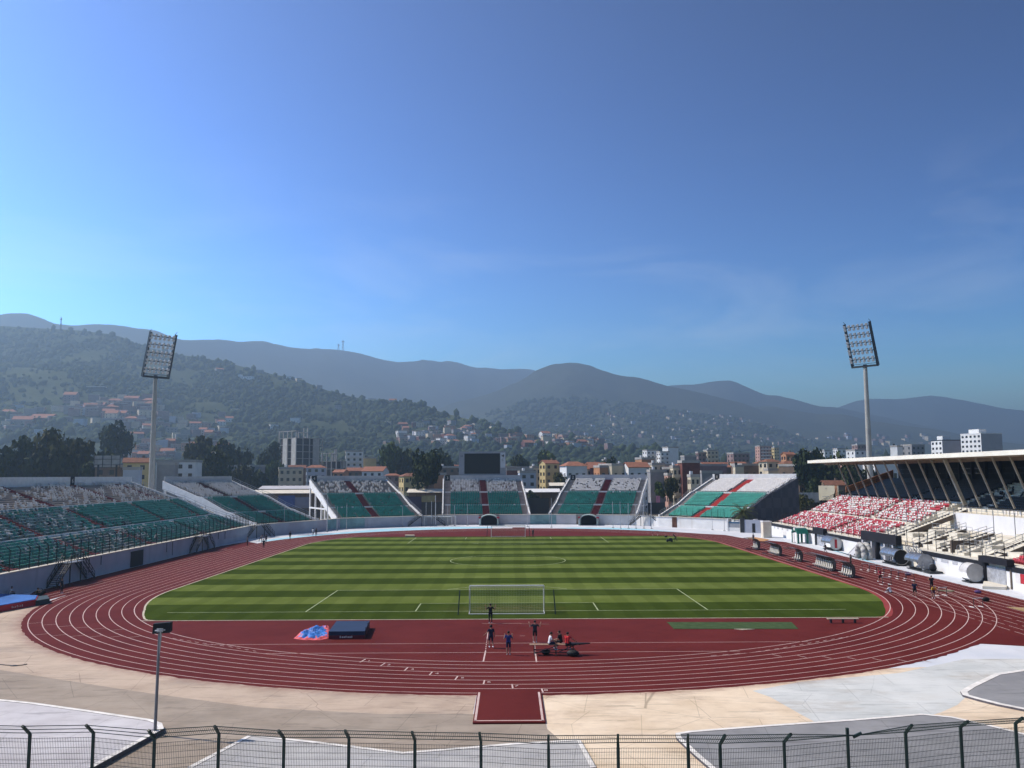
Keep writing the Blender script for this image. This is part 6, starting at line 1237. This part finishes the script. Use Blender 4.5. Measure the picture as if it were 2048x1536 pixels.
def cloth(name, lab, pts, h, mats, parent=None, seed=0, band=.3):
    """crumpled cover: a bumpy closed sheet over an outline"""
    c = sum((Vector(p) for p in pts), Vector((0, 0)))/len(pts); ring, nn = 10, 64; V = []; per = []
    for i in range(nn):
        f = i/nn*len(pts); a, e = Vector(pts[int(f)]), Vector(pts[(int(f)+1) % len(pts)]); per.append(a+(e-a)*(f % 1))
    for j in range(ring+1):
        for p in per:
            q = c+(p-c)*(j/ring); z = .03+h*max(0, mn.noise(Vector((q.x*1.8, q.y*1.8, seed)))+.55)*(1-(j/ring)**4)+.09*h*mn.noise(Vector((q.x*6, q.y*6, seed))); V.append((q.x, q.y, max(.025, z)))
    F, MI = [], []
    for j in range(ring):
        for i in range(nn): F.append((j*nn+i, j*nn+(i+1) % nn, (j+1)*nn+(i+1) % nn, (j+1)*nn+i)); MI.append(1 if j/ring > 1-band-.25*mn.noise(Vector((i*.3, 0, seed))) else 0)
    me = bpy.data.meshes.new(name); me.from_pydata(V, [], F)
    for m in mats: me.materials.append(m)
    me.polygons.foreach_set('material_index', MI); me.update(); o = link(name, me, parent)
    if lab: tag(o, lab, 'cover')
    return o
cloth('mat_cover', 'crumpled blue and pink rain cover lying beside the navy mat', [tuple(G(u, v)[:2]) for u, v in ((587,1278),(602,1264),(625,1254),(657,1252),(662,1276),(640,1281),(610,1281))], .34, [mat('cover_blue', (.03, .16, .50), .5, .4, 1.5), mat('cover_pink', (.62, .10, .10), .6, .2, 1.5)], seed=3)
m2 = thing('jump_mat', 'large blue topped mat with dark red sides by the left wall', 'mat'); mq = [G(-60, 1226), G(-12, 1227), G(72, 1211.5), G(76, 1203), G(-60, 1198)]; mq = [Vector(p[:2]) for p in mq]
b = MB(); b.prism([(p.x, p.y) for p in mq], .02, .62); b.build('side_mat', M_redv, m2); c = sum(mq, Vector((0, 0)))/5; b = MB(); b.prism([tuple(c+(p-c)*.965) for p in mq], .624, .70); b.build('top_cover', M_bluev, m2)
pa, pb2 = mq[1], mq[2]; dd_ = (pb2-pa).normalized(); nn_ = Vector((dd_.y, -dd_.x)); b = MB(); [b.beam((pa.x+dd_.x*(2.2+.22*i)+nn_.x*.012, pa.y+dd_.y*(2.2+.22*i)+nn_.y*.012, .2), (pa.x+dd_.x*(2.2+.22*i)+nn_.x*.012, pa.y+dd_.y*(2.2+.22*i)+nn_.y*.012, .42 if i % 3 == 0 else .36), .10, .02) for i in range(7)]; b.build('side_print', M_wseat, m2)
b = MB(); b.prism([tuple(G(u, v)[:2]) for u, v in ((71,1212),(99,1207),(93,1200),(74,1203))], .02, .55); tag(b.build('landing_block', mat('dark_green_vinyl', (.03, .05, .05), .6, .2, 1)), 'dark block at the end of the blue topped mat', 'mat')
# ---------------------------------------------------------------- bench, frame table, bags
bx0 = G(1658, 1247); t = thing('low_bench', 'long low pale bench on the red area near the pitch corner', 'bench', ((bx0[0]+G(1718, 1247)[0])/2, -7.9, 0)); b = MB(); b.box(-1.42, 1.42, -.17, .17, .36, .42); b.build('seat', M_edge, t)
for x in (-1.1, 0, 1.1): b = MB(); b.box(x-.06, x+.06, -.15, .15, .016, .357); b.build('leg', M_dark, t)
TY = G(1110, 1313)[1]; tx0, tx1 = G(1054, 1291, .8)[0], G(1182, 1291, .8)[0]
t = thing('frame_table', 'long dark trestle frame with a plank top carrying three seated people', 'trestle'); b = MB(); b.box(tx0+.2, tx1-.9, TY+.35, TY+.85, .76, .80); b.build('plank_top', M_wood, t)
b = MB(); b.hexa([(tx1-1.9, TY+.2, .70), (tx1-.0, TY+.55, .82), (tx1-.0, TY+.65, .82), (tx1-1.9, TY+1.0, .70)], [(tx1-1.9, TY+.2, .86), (tx1, TY+.55, .88), (tx1, TY+.65, .88), (tx1-1.9, TY+1.0, .86)]); b.build('dark_pad', M_black, t)
for x in (tx0+.55, tx0+2.2, tx1-1.3):
    for dy in (.1, 1.0): b = MB(); b.beam((x, TY+dy, .016), (x, TY+.6, .76), .06); b.build('leg', M_dark, t)
b = MB(); b.beam((tx0+.5, TY+.1, .3), (tx1-1.2, TY+.1, .28), .06); b.beam((tx0+.5, TY+1.0, .3), (tx1-1.2, TY+1, .3), .06); b.beam((tx0+.6, TY+.2, .2), (tx0+2.4, TY+.6, .7), .05); b.beam((tx0+2.4, TY+.6, .2), (tx0+3.6, TY+.6, .7), .05); b.build('lower_rails', M_dark, t)
def bag(p, s_, m, lab):
    t = thing('sports_bag', lab, 'bag', (p[0], p[1], .015), random.uniform(-.6, .6)); b = MB(); b.ball((0, 0, .2*s_), (.42*s_, .26*s_, .21*s_), 14, 9); b.build('body', m, t, smooth=True); b = MB(); b.path([(-.2*s_, 0, .36*s_), (-.1*s_, 0, .5*s_), (.1*s_, 0, .5*s_), (.2*s_, 0, .36*s_)], .02*s_); b.build('handle', M_dark, t); return t
bag(G(1146, 1313), 1.15, mat('bag_black', (.012, .014, .016), .7, .3, 3), 'bulky black sports bag under the right end of the trestle'); bag(G(1092, 1309), .9, M_black, 'small black bag under the middle of the trestle')
bag(G(1816, 1151), .95, mat('purple_cloth', (.06, .04, .16), .8, .3, 3), 'purple clothes bundle at the edge of the right track'); bag(G(1956, 1187), .9, mat('blue_red_cloth', (.10, .05, .16), .8, .3, 3), 'blue and red bundle at the outer edge of the right track'); bag(G(1972, 1203), 1.1, M_black, 'black bag on the outer lane of the right track'); bag(G(80, 1190), 1.5, M_black, 'black bag heap on the ground at the left wall')
b = MB(); b.prism([tuple(G(u, v)[:2]) for u, v in ((1874,1182.5),(1878,1180.5),(1909,1181.5),(1905,1184))], .02, .06); tag(b.build('exercise_mat', mat('olive_mat', (.16, .15, .09), .9, .2, 1)), 'olive exercise mat on the track behind the standing person in black', 'mat')
b = MB(); pp = [tuple(G(u, v)[:2])+(.03,) for u, v in ((-20,1328),(12,1331),(28,1332),(45,1331),(54,1329))]; b.path(pp, .035); b.ball(pp[2], (.3, .16, .05)); tag(b.build('hose', M_dark), 'dark hose lying on the concrete at the left edge', 'hose')
# ---------------------------------------------------------------- hurdles
def hurdle(p, rz, lab):
    t = thing('hurdle', lab, 'hurdle', (p[0], p[1], .02), rz, 'hurdles on the right straight')
    b = MB(); b.box(-.6, .6, -.02, .02, .86, .95); b.build('top_bar', M_wseat, t)
    for x in (-.55, .55): b = MB(); b.beam((x, 0, .04), (x, 0, .86), .045); b.build('upright', M_dark, t); b = MB(); b.box(x-.05, x+.05, -.05, .65, 0, .06); b.build('foot', M_wseat, t)
for u, v in ((1732,1140.5),(1746,1143),(1761,1146.5),(1775,1150.5),(1790,1154.5),(1805,1158.5),(1820,1162)): hurdle(G(u, v), R(4), 'athletics hurdle in the row along the outer right lanes')
hurdle(G(1774, 1170), R(8), 'single hurdle in front of the person in red'); hurdle(G(1886, 1192), R(20), 'single hurdle beside the person in yellow'); hurdle(G(1957, 1215), R(14), 'nearest hurdle on the outer right lane'); hurdle(G(1311, 1070.5), 0, 'lone white hurdle behind the far goal line')
# ---------------------------------------------------------------- team shelters on the track
M_clear = mat('dusty_clear_panel', (.075, .075, .065), .3, .2, 1.5, spec=.5)
def shelter(y0, y1, x, lab, panels=True):
    L_ = y1-y0; t = thing('team_shelter', lab, 'shelter', (x, (y0+y1)/2, .016), 0, 'curved team shelters on the right track')
    arc_ = [(.62, .12), (.80, .6), (.82, 1.1), (.68, 1.55), (.38, 1.85), (0, 2.0), (-.45, 2.02)]
    nr = max(2, round(L_/1.1)+1)
    for i in range(nr):
        y = -L_/2+L_*i/(nr-1); b = MB(); b.path([(a, y, z) for a, z in arc_]+[(-1.25, y, 1.92)], .03); b.build('rib', M_dark, t)
    b = MB()
    for (a0, z0), (a1, z1) in zip(arc_[:-1], arc_[1:]): b.hexa([(a0+.03, -L_/2, z0), (a0+.05, -L_/2, z0+.01), (a0+.05, L_/2, z0+.01), (a0+.03, L_/2, z0)], [(a1+.03, -L_/2, z1), (a1+.05, -L_/2, z1+.02), (a1+.05, L_/2, z1+.02), (a1+.03, L_/2, z1)])
    b.build('back_panel', M_clear, t)
    b = MB(); b.beam((-1.25, -L_/2, 1.92), (-1.25, L_/2, 1.92), .05); b.beam((-.9, -L_/2, .06), (-.9, L_/2, .06), .08); b.beam((.6, -L_/2, .1), (.6, L_/2, .1), .1); b.beam((-.9, -L_/2, .06), (.6, -L_/2, .1), .08); b.beam((-.9, L_/2, .06), (.6, L_/2, .1), .08); b.build('base_frame', M_dark, t)
    b = MB(); b.extrude([(.6, -L_/2, .15), (.78, -L_/2, .6), (.8, -L_/2, 1.1), (.66, -L_/2, 1.5), (.3, -L_/2, 1.6), (.35, -L_/2, .5)], (0, .03, 0)); b.build('end_panel', M_clear, t)
    ns = max(3, int(L_/.7)); sm = MB(); sm.box(-.22, .22, -.26, .2, .40, .47); sm.hexa([(-.2, .16, .44), (.2, .16, .44), (.2, .24, .44), (-.2, .24, .44)], [(-.14, .30, 1.32), (.14, .30, 1.32), (.14, .37, 1.32), (-.14, .37, 1.32)]); sm.box(-.13, .13, .255, .275, .62, 1.12, 1); sm.box(-.05, .05, 0, .1, .05, .4)
    me = sm.mesh('seat', [mat('ivory_seat', (.62, .58, .50), .5, .1, 1), M_dark])
    for i in range(ns): o = link('seat', me, t); o.location = (.22, -L_/2+.35+(L_-.7)*i/(ns-1), 0); o.rotation_euler = (0, 0, R(-90))
    return t
shelter(69.6, 72.8, 44.4, 'smallest curved team shelter farthest up the right track'); shelter(57.6, 63.2, 44.6, 'long curved team shelter second from the far end'); shelter(48.0, 50.8, 44.9, 'short curved team shelter in the middle of the five'); shelter(34.2, 41.4, 44.9, 'longest curved team shelter on the right track'); shelter(26.6, 30.4, 44.6, 'curved team shelter nearest the camera with tall ivory seats')
# ---------------------------------------------------------------- silver shelters along the right wall
M_alu = mat('shiny_sheet_metal', (.42, .42, .41), .28, .15, 1.5, metal=.85); M_dull = mat('dull_plastic_sheet', (.55, .53, .50), .45, .15, 1)
def barrel(y0, y1, lab, cap, m=None, r_=1.12, x=58.0):
    L_ = y1-y0; t = thing('barrel_shelter', lab, 'shelter', (x, (y0+y1)/2, 0), 0, 'silver barrel shelters along the right wall'); n = 18; b = MB(); V = []
    for y in (-L_/2, L_/2):
        for rr in (r_, r_-.05):
            for i in range(n+1): a = R(-68+316*i/n-90+22); V.append((rr*math.cos(a), y, 1.28+rr*math.sin(a)))
    k = n+1; F = []
    for i in range(n): F += [(i, i+1, 2*k+i+1, 2*k+i), (k+i, 3*k+i, 3*k+i+1, k+i+1), (i, k+i, k+i+1, i+1), (2*k+i, 2*k+i+1, 3*k+i+1, 3*k+i)]
    b.add(V, F); b.build('shell', m or M_alu, t, smooth=False)
    for i in range(int(L_/1.2)+1):
        y = -L_/2+L_*i/max(1, int(L_/1.2)); b = MB(); b.path([((r_+.01)*math.cos(R(a)), y, 1.28+(r_+.01)*math.sin(R(a))) for a in range(-130, 131+40, 20)], .025); b.build('hoop', M_steel, t)
    b = MB(); b.extrude([((r_-.07)*math.cos(2*math.pi*i/20), -L_/2+.06, 1.28+(r_-.07)*math.sin(2*math.pi*i/20)) for i in range(20)], (0, .04, 0)); b.build('end_disc', cap, t)
    b = MB(); b.box(-.8, .8, -L_/2-.1, L_/2+.1, .05, .17); b.build('base_frame', M_dark, t); return t
b1 = barrel(67.2, 71.6, 'silver barrel shelter with a red and white end near the green arch', M_wseat); b = MB(); b.box(-.22, .18, -2.2, -2.15, .5, 2.0); b.build('red_print', M_red, b1)
barrel(41.2, 46.2, 'longer silver barrel shelter with dark open end', M_black); barrel(33.6, 37.8, 'silver barrel shelter beside the steel stairs', M_dull); barrel(20.6, 22.4, 'short whitish barrel shelter in front of the grey banner', M_dull, m=M_dull)
t = thing('seat_rack', 'dark seat rack and dark bundle at the end of the silver shelters', 'rack', (58.0, 31.9, 0)); b = MB(); b.box(-.9, .9, -1.2, 1.2, .1, .3); b.build('base', M_dark, t); b = MB(); b.ball((0, -.3, .75), (.5, .45, .5), 10, 7); b.build('bundle', M_black, t)
ag = G(1614, 1086); t = thing('green_arch', 'small green and white arch gazebo by the right wall', 'gazebo', (57.6, ag[1], 0), R(0))
for x, y in ((-.9, -1.7), (.9, -1.7), (-.9, 1.7), (.9, 1.7)): b = MB(); b.box(x-.16, x+.16, y-.16, y+.16, 0, 2.0); b.build('leg', mat('green_vinyl', (.01, .12, .09), .5, .2, 1), t)
b = MB(); b.extrude([(-1.1, -2.0, 1.9), (-1.1, -1.2, 2.75), (-1.1, 0, 2.95), (-1.1, 1.2, 2.75), (-1.1, 2.0, 1.9), (-1.1, 1.5, 1.95), (-1.1, .9, 2.35), (-1.1, -.9, 2.35), (-1.1, -1.5, 1.95)], (2.2, 0, 0)); b.build('arch_top', mat('green_vinyl', (.01, .12, .09)), t)
b = MB(); b.box(-1.12, 1.12, -.45, .45, 2.5, 3.0); b.box(-1.0, -.93, -1.5, -.55, .1, 2.2); b.box(-1.0, -.93, .4, 1.4, .1, 1.9); b.build('white_panel', M_wseat, t)
at_ = G(1740, 1118); t = thing('arch_tunnel', 'pale grey fabric arch tunnel with thick legs by the black entrance', 'arch', (57.3, at_[1], 0), R(90))
for k, dy in enumerate((0, .9)):
    b = MB(); pts = [(-1.35, dy, 0), (-1.3, dy, 1.1), (-1.0, dy, 1.8), (-.4, dy, 2.2), (.3, dy, 2.25), (.95, dy, 1.9), (1.3, dy, 1.2), (1.4, dy, 0)]
    for p_, q_ in zip(pts[:-1], pts[1:]): b.tube(p_, q_, .42, .42, 12)
    for p_ in pts[1:-1]: b.ball(p_, .42, 12, 8)
    b.build('arch_tube', mat('grey_tarpaulin', (.42, .41, .38), .7, .2, 1.5), t, smooth=True)
t = thing('white_ramp_frame', 'white leaning frame panels against the right wall', 'frame', (58.9, 57.6, 0)); b = MB(); b.hexa([(-1.2, -1.6, .02), (-1.1, -1.6, .02), (-1.1, 3.4, .02), (-1.2, 3.4, .02)], [(.15, -1.2, 2.1), (.25, -1.2, 2.1), (.25, 1.6, 2.1), (.15, 1.6, 2.1)]); b.build('panel', M_graywall, t)
for a_, e_ in (((-1.25, -1.6, .03), (.1, -1.2, 2.15)), ((-1.25, 3.4, .03), (.1, 1.6, 2.15)), ((-1.25, .8, .03), (.1, .3, 2.15))): b = MB(); b.beam(a_, e_, .12); b.build('frame_bar', M_dark if a_[1] < 1 else M_white, t)
t = thing('loading_ramp', 'low cream concrete ramp in front of the grey banner panel', 'ramp'); b = MB(); pg = [tuple(G(u, v)[:2]) for u, v in ((1968,1166),(2020,1171),(2012,1180),(1965,1178))]; b.prism(pg, .004, .32); b.build('ramp_body', M_vip, t)
# mower
mg = G(1340, 1084); t = thing('lawn_mower', 'dark lawn mower at the far end of the pitch', 'mower', (mg[0], mg[1], .04)); b = MB(); b.box(-.7, .5, -.35, .35, .12, .5); b.box(-.2, .4, -.25, .25, .5, .75); b.build('deck', M_dark, t); b = MB(); b.path([(.5, -.25, .4), (1.4, -.25, 1.0), (1.4, .25, 1.0), (.5, .25, .4)], .03); b.build('handle', M_dark, t)
for x, y in ((-.55, -.4), (-.55, .4), (.35, -.4), (.35, .4)): b = MB(); b.tube((x, y-.05, .14), (x, y+.05, .14), .16, n=10); b.build('wheel', M_black, t)
bag(G(1332, 1075), .9, M_black, 'small black bag beside the far mower')
# ---------------------------------------------------------------- people
SKIN = {'tan': mat('skin_tan', (.30, .165, .105), .6, .08, 6), 'light': mat('skin_light', (.42, .25, .18), .6, .08, 6)}
def cloth_m(n_, c): return mat('cloth_'+n_, c, .85, .2, 6)
CL = {'black': cloth_m('black', (.012, .012, .014)), 'navy': cloth_m('navy', (.012, .018, .05)), 'blue': cloth_m('blue', (.025, .04, .16)), 'charcoal': cloth_m('charcoal', (.035, .04, .05)), 'white': cloth_m('white', (.72, .71, .72)), 'red': cloth_m('red', (.55, .025, .03)), 'crimson': cloth_m('crimson', (.42, .03, .06)), 'yellow': cloth_m('yellow', (.50, .30, .03)), 'grey': cloth_m('grey', (.20, .20, .22))}
M_hair = mat('dark_hair', (.010, .008, .007), .7, .2, 20)
B0 = dict(pel=(0, 0, .97), che=(0, -.01, 1.30), nek=(0, -.01, 1.47), hed=(0, .025, 1.645), sh=(.185, -.01, 1.42), hip=(.095, 0, .93), kn=(.11, .03, .50), an=(.115, -.02, .09), el=(.25, -.03, 1.15), wr=(.26, .07, .91))
def mir(p, s_): return (p[0]*s_, p[1], p[2])
POSE = {
 'stand': {}, 'bar': dict(el=(.40, -.02, 1.25), wr=(.46, .02, 1.50)), 'fists': dict(el=(.33, .02, 1.17), wr=(.29, .16, 1.42)),
 'walk': dict(knL=(-.10, .16, .52), anL=(-.10, .02, .12), knR=(.10, -.02, .50), anR=(.10, -.26, .16), elL=(-.34, -.02, 1.19), wrL=(-.50, .10, 1.02), elR=(.27, -.06, 1.15), wrR=(.28, -.02, .90)),
 'stride': dict(knL=(-.10, .22, .55), anL=(-.10, .30, .12), knR=(.10, -.08, .50), anR=(.10, -.36, .22), elL=(-.26, -.14, 1.17), wrL=(-.24, -.05, .98), elR=(.26, .08, 1.16), wrR=(.22, .26, 1.06)),
 'sit': dict(pel=(0, -.02, .13), hip=(.09, 0, .11), kn=(.13, .44, .10), an=(.12, .44, -.33), che=(0, .06, .46), nek=(0, .10, .62), hed=(0, .15, .79), sh=(.185, .09, .58), el=(.26, .15, .32), wr=(.18, .38, .26)),
 'sitarm': dict(pel=(0, -.02, .13), hip=(.09, 0, .11), kn=(.13, .44, .10), an=(.12, .40, -.33), che=(0, .04, .46), nek=(0, .08, .62), hed=(0, .12, .79), sh=(.185, .06, .58), elL=(-.24, .14, .32), wrL=(-.16, .34, .28), elR=(.38, .10, .42), wrR=(.60, .16, .28)),
 'ground': dict(pel=(0, -.05, .14), hip=(.10, 0, .13), kn=(.16, .34, .46), an=(.15, .44, .09), che=(0, .06, .46), nek=(0, .12, .62), hed=(0, .17, .79), sh=(.185, .11, .57), el=(.27, .26, .38), wr=(.14, .42, .40)),
 'push': dict(pel=(0, -.12, .93), hip=(.095, -.10, .90), che=(0, .16, 1.18), nek=(0, .26, 1.30), hed=(0, .34, 1.45), sh=(.185, .24, 1.26), el=(.25, .38, 1.02), wr=(.22, .58, .92), knL=(-.10, .08, .5), anL=(-.1, .05, .1), knR=(.1, -.28, .5), anR=(.1, -.5, .16)),
 'bend': dict(pel=(0, -.10, .93), hip=(.095, -.08, .90), che=(0, .22, 1.10), nek=(0, .36, 1.16), hed=(0, .48, 1.22), sh=(.185, .33, 1.14), el=(.25, .42, .86), wr=(.18, .50, .62))}
def person(p, face, pose, cols, lab, vox=.02, z=0.0, legs='shorts', arms='short', hair=1.0, scale=1.0, skin='tan', grp=None, bar=None):
    J = dict(B0); J.update(POSE[pose]); g = lambda k, s_: Vector(J[k+('R' if s_ > 0 else 'L')]) if k+('R' if s_ > 0 else 'L') in J else Vector(mir(J[k], s_))
    caps = []; c = lambda a, b, ra, rb, m: caps.append((Vector(a), Vector(b), ra, rb, m))
    pel, che, nek, hed = (Vector(J[k]) for k in ('pel', 'che', 'nek', 'hed'))
    for s_ in (-.055, .055): o_ = Vector((s_, 0, 0)); c(pel+o_*1.3, pel+o_+(che-pel)*.35, .112, .098, 0 if True else 1); c(pel+o_+(che-pel)*.3, che+o_*1.3, .098, .115, 0)
    c(che+Vector((-.09, 0, .03)), che+Vector((.09, 0, .03)), .105, .105, 0); c(pel+Vector((-.07, 0, -.03)), pel+Vector((.07, 0, -.03)), .108, .108, 1); c(nek-(hed-nek)*.15, hed-Vector((0, .01, .05)), .056, .052, 2)
    c(hed+Vector((0, -.012, .02)), hed+Vector((0, .0, .02)), .098, .094, 2); c(hed+Vector((0, .03, -.06)), hed+Vector((0, .04, -.05)), .058, .058, 2); c(hed+Vector((0, .10, -.005)), hed+Vector((0, .112, -.03)), .012, .017, 2)
    for s_ in (-1, 1):
        sh, el, wr, hp, kn, an = (g(k, s_) for k in ('sh', 'el', 'wr', 'hip', 'kn', 'an'))
        c(hed+Vector((s_*.092, -.005, .01)), hed+Vector((s_*.094, -.008, -.025)), .017, .013, 2)
        c(che+Vector((s_*.08, 0, .08)), sh, .085, .068, 0); c(sh, sh+(el-sh)*.62, .062, .054, 0); c(sh+(el-sh)*.55, el, .05, .042, 2 if arms == 'short' else 0); c(el, wr, .042, .029, 2 if arms == 'short' else 0)
        d = (wr-el).normalized(); sd = d.cross(Vector((0, 1, .2))).normalized(); up_ = sd.cross(d).normalized(); pm = wr+d*.085; c(wr+d*.015, pm, .026, .034, 2)
        for k in range(4):
            b0 = pm+sd*(k-1.5)*.021+d*.012; l1 = (.045, .052, .05, .038)[k]; b1 = b0+d*l1*.8+up_*l1*.45; b2 = b1+d*l1*.25+up_*l1*.7; c(b0, b1, .0098, .009, 2); c(b1, b2, .009, .008, 2)
        t0 = wr+d*.04-sd*.028; t1 = t0+d*.03-sd*.03; c(t0, t1, .012, .0105, 2); c(t1, t1+d*.03-sd*.004+up_*.012, .0105, .009, 2)
        lm = 1 if legs == 'long' else 2
        c(hp, hp+(kn-hp)*.78, .098, .078, 1); c(hp+(kn-hp)*.7, kn, .066, .055, lm); c(kn, kn+(an-kn)*.4, .055, .058, lm); c(kn+(an-kn)*.4, an, .057, .038, lm)
        fd = Vector((0, 1, 0)) if pose not in ('sit', 'sitarm') else Vector((0, 1, 0)); c(an+Vector((0, -.035, -.045)), an+fd*.16+Vector((0, 0, -.055)), .042, .036, 3)
    b = MB()
    for a, e, ra, rb, m in caps:
        if (e-a).length < 1e-4: e = a+Vector((0, 0, .001))
        b.tube(a, e, ra, rb, 10, caps=True); b.ball(a, ra, 10, 6); b.ball(e, rb, 10, 6)
    me = b.mesh('person', M_black); o = link('person', me); md = o.modifiers.new('r', 'REMESH'); md.mode = 'VOXEL'; md.voxel_size = vox; md.use_smooth_shade = True
    dg = bpy.context.evaluated_depsgraph_get(); m2_ = bpy.data.meshes.new_from_object(o.evaluated_get(dg)); o.modifiers.clear(); o.data = m2_; bpy.data.meshes.remove(me)
    m2_.materials.clear()
    for m in (CL[cols[0]], CL[cols[1]], SKIN[skin], CL[cols[2]]): m2_.materials.append(m)
    n = len(m2_.polygons); ce = np.empty(n*3); m2_.polygons.foreach_get('center', ce); ce = ce.reshape(-1, 3); best = np.full(n, 9.); mi = np.zeros(n, int)
    for a, e, ra, rb, m in caps:
        a_ = np.array(a); ab = np.array(e)-a_; t_ = np.clip(((ce-a_)@ab)/max(1e-9, ab@ab), 0, 1); dd = np.linalg.norm(ce-(a_+t_[:, None]*ab), axis=1)-(ra+(rb-ra)*t_); k = dd < best; best[k] = dd[k]; mi[k] = m
    m2_.polygons.foreach_set('material_index', mi.tolist()); m2_.name = 'person'
    tag(o, lab, 'person', grp); o.location = (p[0], p[1], z); o.rotation_euler = (0, 0, R(face)); o.scale = (scale,)*3
    if hair:
        hb_ = MB(); hb_.ball(hed+Vector((0, -.022, .035)), (.104*hair, .106*hair, .098*hair), 14, 9); hb_.build('hair', M_hair, o, smooth=True)
    return o
# faces: 0 looks away from the camera (+Y), 180 looks at it, 90 looks left, -90 right
person(G(981, 1246.5), 0, 'bar', ('black', 'black', 'white'), 'person in all black with raised bent arms before the near goal', .013, .016, legs='long')
person(G(982, 1296), 20, 'walk', ('navy', 'navy', 'white'), 'person with bushy hair in navy walking with one arm out', .013, .016, hair=1.18)
person(G(1017, 1310), 0, 'fists', ('blue', 'navy', 'white'), 'person in blue shirt with both fists raised', .013, .016)
pb_ = person(G(1070, 1285.5), 0, 'bar', ('charcoal', 'black', 'white'), 'person in grey shirt carrying a bar across the shoulders', .013, .016, skin='light')
q_ = G(1070, 1285.5); bb = MB(); bb.tube((-1.15, 0, 0), (1.15, 0, -.06), .022, n=8); o = bb.build('training_bar', mat('pinkish_bar', (.40, .20, .15), .6, .1, 2)); o.location = (q_[0], q_[1]-.06, 1.53); tag(o, 'long bar resting on the shoulders of the person in grey', 'bar')
sy = TY+.5
person((G(1101, 1295, .85)[0], sy, 0), -80, 'sit', ('white', 'navy', 'white'), 'person in white shirt sitting on the trestle', .013, .80)
person((G(1125, 1295, .85)[0], sy+.55, 0), 60, 'sit', ('black', 'black', 'white'), 'person in black sitting behind on the trestle', .013, .80)
person((G(1137, 1295, .85)[0], sy-.1, 0), -20, 'sitarm', ('red', 'black', 'white'), 'person in red shirt sitting on the trestle with one arm out', .013, .80)
far = [((1702, 1133), 100, 'stand', ('black', 'black', 'black'), 'person in black standing behind the nearest team shelter', 'long'), ((1761, 1166), -160, 'stride', ('crimson', 'black', 'white'), 'person in crimson shirt walking past the hurdles', 'shorts'), ((1781, 1186), 40, 'ground', ('white', 'grey', 'white'), 'person in white shirt sitting on the track', 'long'), ((1830, 1195), 170, 'walk', ('navy', 'black', 'grey'), 'person in navy shirt walking on the right bend', 'shorts'), ((1864, 1182), 0, 'fists', ('black', 'black', 'black'), 'person in black standing behind the person in yellow', 'long'), ((1867, 1197), 170, 'bend', ('yellow', 'navy', 'white'), 'person in yellow shirt bending forward on the right bend', 'shorts'),
 ((1507, 1085), 120, 'stand', ('charcoal', 'black', 'black'), 'person in dark clothes standing by the sand pit', 'long'), ((1651, 1107), 90, 'stride', ('black', 'navy', 'grey'), 'person in black walking beside the red and white barrel shelter', 'shorts'), ((1066, 1074), 150, 'stand', ('black', 'black', 'black'), 'person in black standing next to the far goal', 'long'), ((1350, 1083), 100, 'push', ('black', 'black', 'black'), 'person in black pushing the far mower', 'long'),
 ((527, 1097), 10, 'walk', ('black', 'black', 'grey'), 'person in black nearest of the group on the left bend', 'long'), ((532, 1086), 170, 'stand', ('charcoal', 'black', 'black'), 'person in dark clothes just behind the nearest on the left bend', 'long'), ((522, 1084), -120, 'push', ('grey', 'black', 'black'), 'leaning person in grey at the back of the left bend group', 'long'), ((495, 1091), 90, 'stand', ('grey', 'black', 'black'), 'person in grey top alone on the left bend outer line', 'long'), ((580, 1079), 180, 'stand', ('black', 'black', 'black'), 'person in black standing on the blue painted strip', 'long'), ((626, 1072), -20, 'walk', ('white', 'grey', 'white'), 'person in white of the pair on the far left apron', 'long'), ((632, 1072), -20, 'stand', ('black', 'black', 'black'), 'person in black of the pair on the far left apron', 'long'),
 ((43, 1184), -30, 'stand', ('black', 'black', 'black'), 'person in black standing in the shade of the left wall', 'long'), ((123, 1187), -100, 'stand', ('black', 'black', 'white'), 'person in black standing at the foot of the steel stairs', 'long'), ((72, 1192), -60, 'ground', ('black', 'black', 'black'), 'person in black sitting on the ground at the left wall', 'long')]
for (u, v), fc, ps, cl, lab, lg in far: person(G(u, v), fc, ps, cl, lab, .024, .016, legs=lg, scale=1.0)
ch = G(20, 1196); t = thing('plastic_chair', 'pale plastic chair behind the blue topped mat', 'chair', (ch[0], ch[1], .015), R(-70)); b = MB(); b.box(-.23, .23, -.22, .22, .42, .46); b.build('seat', M_graywall, t); b = MB(); b.box(-.22, .22, -.24, -.20, .46, .88); b.build('backrest', M_graywall, t)
for x in (-.2, .2):
    for y in (-.19, .19): b = MB(); b.beam((x, y, 0), (x, y, .42), .04); b.build('leg', M_graywall, t)
person((ch[0], ch[1], 0), -70, 'sit', ('white', 'charcoal', 'grey'), 'person in white shirt sitting on a chair by the left wall', .024, .385, legs='long')
sp = A.P(12+58, 1.6); person((sp.x, sp.y, 0), -90, 'sit', ('white', 'grey', 'grey'), 'person in white sitting low in the left stand', .024, 3.35, legs='long')
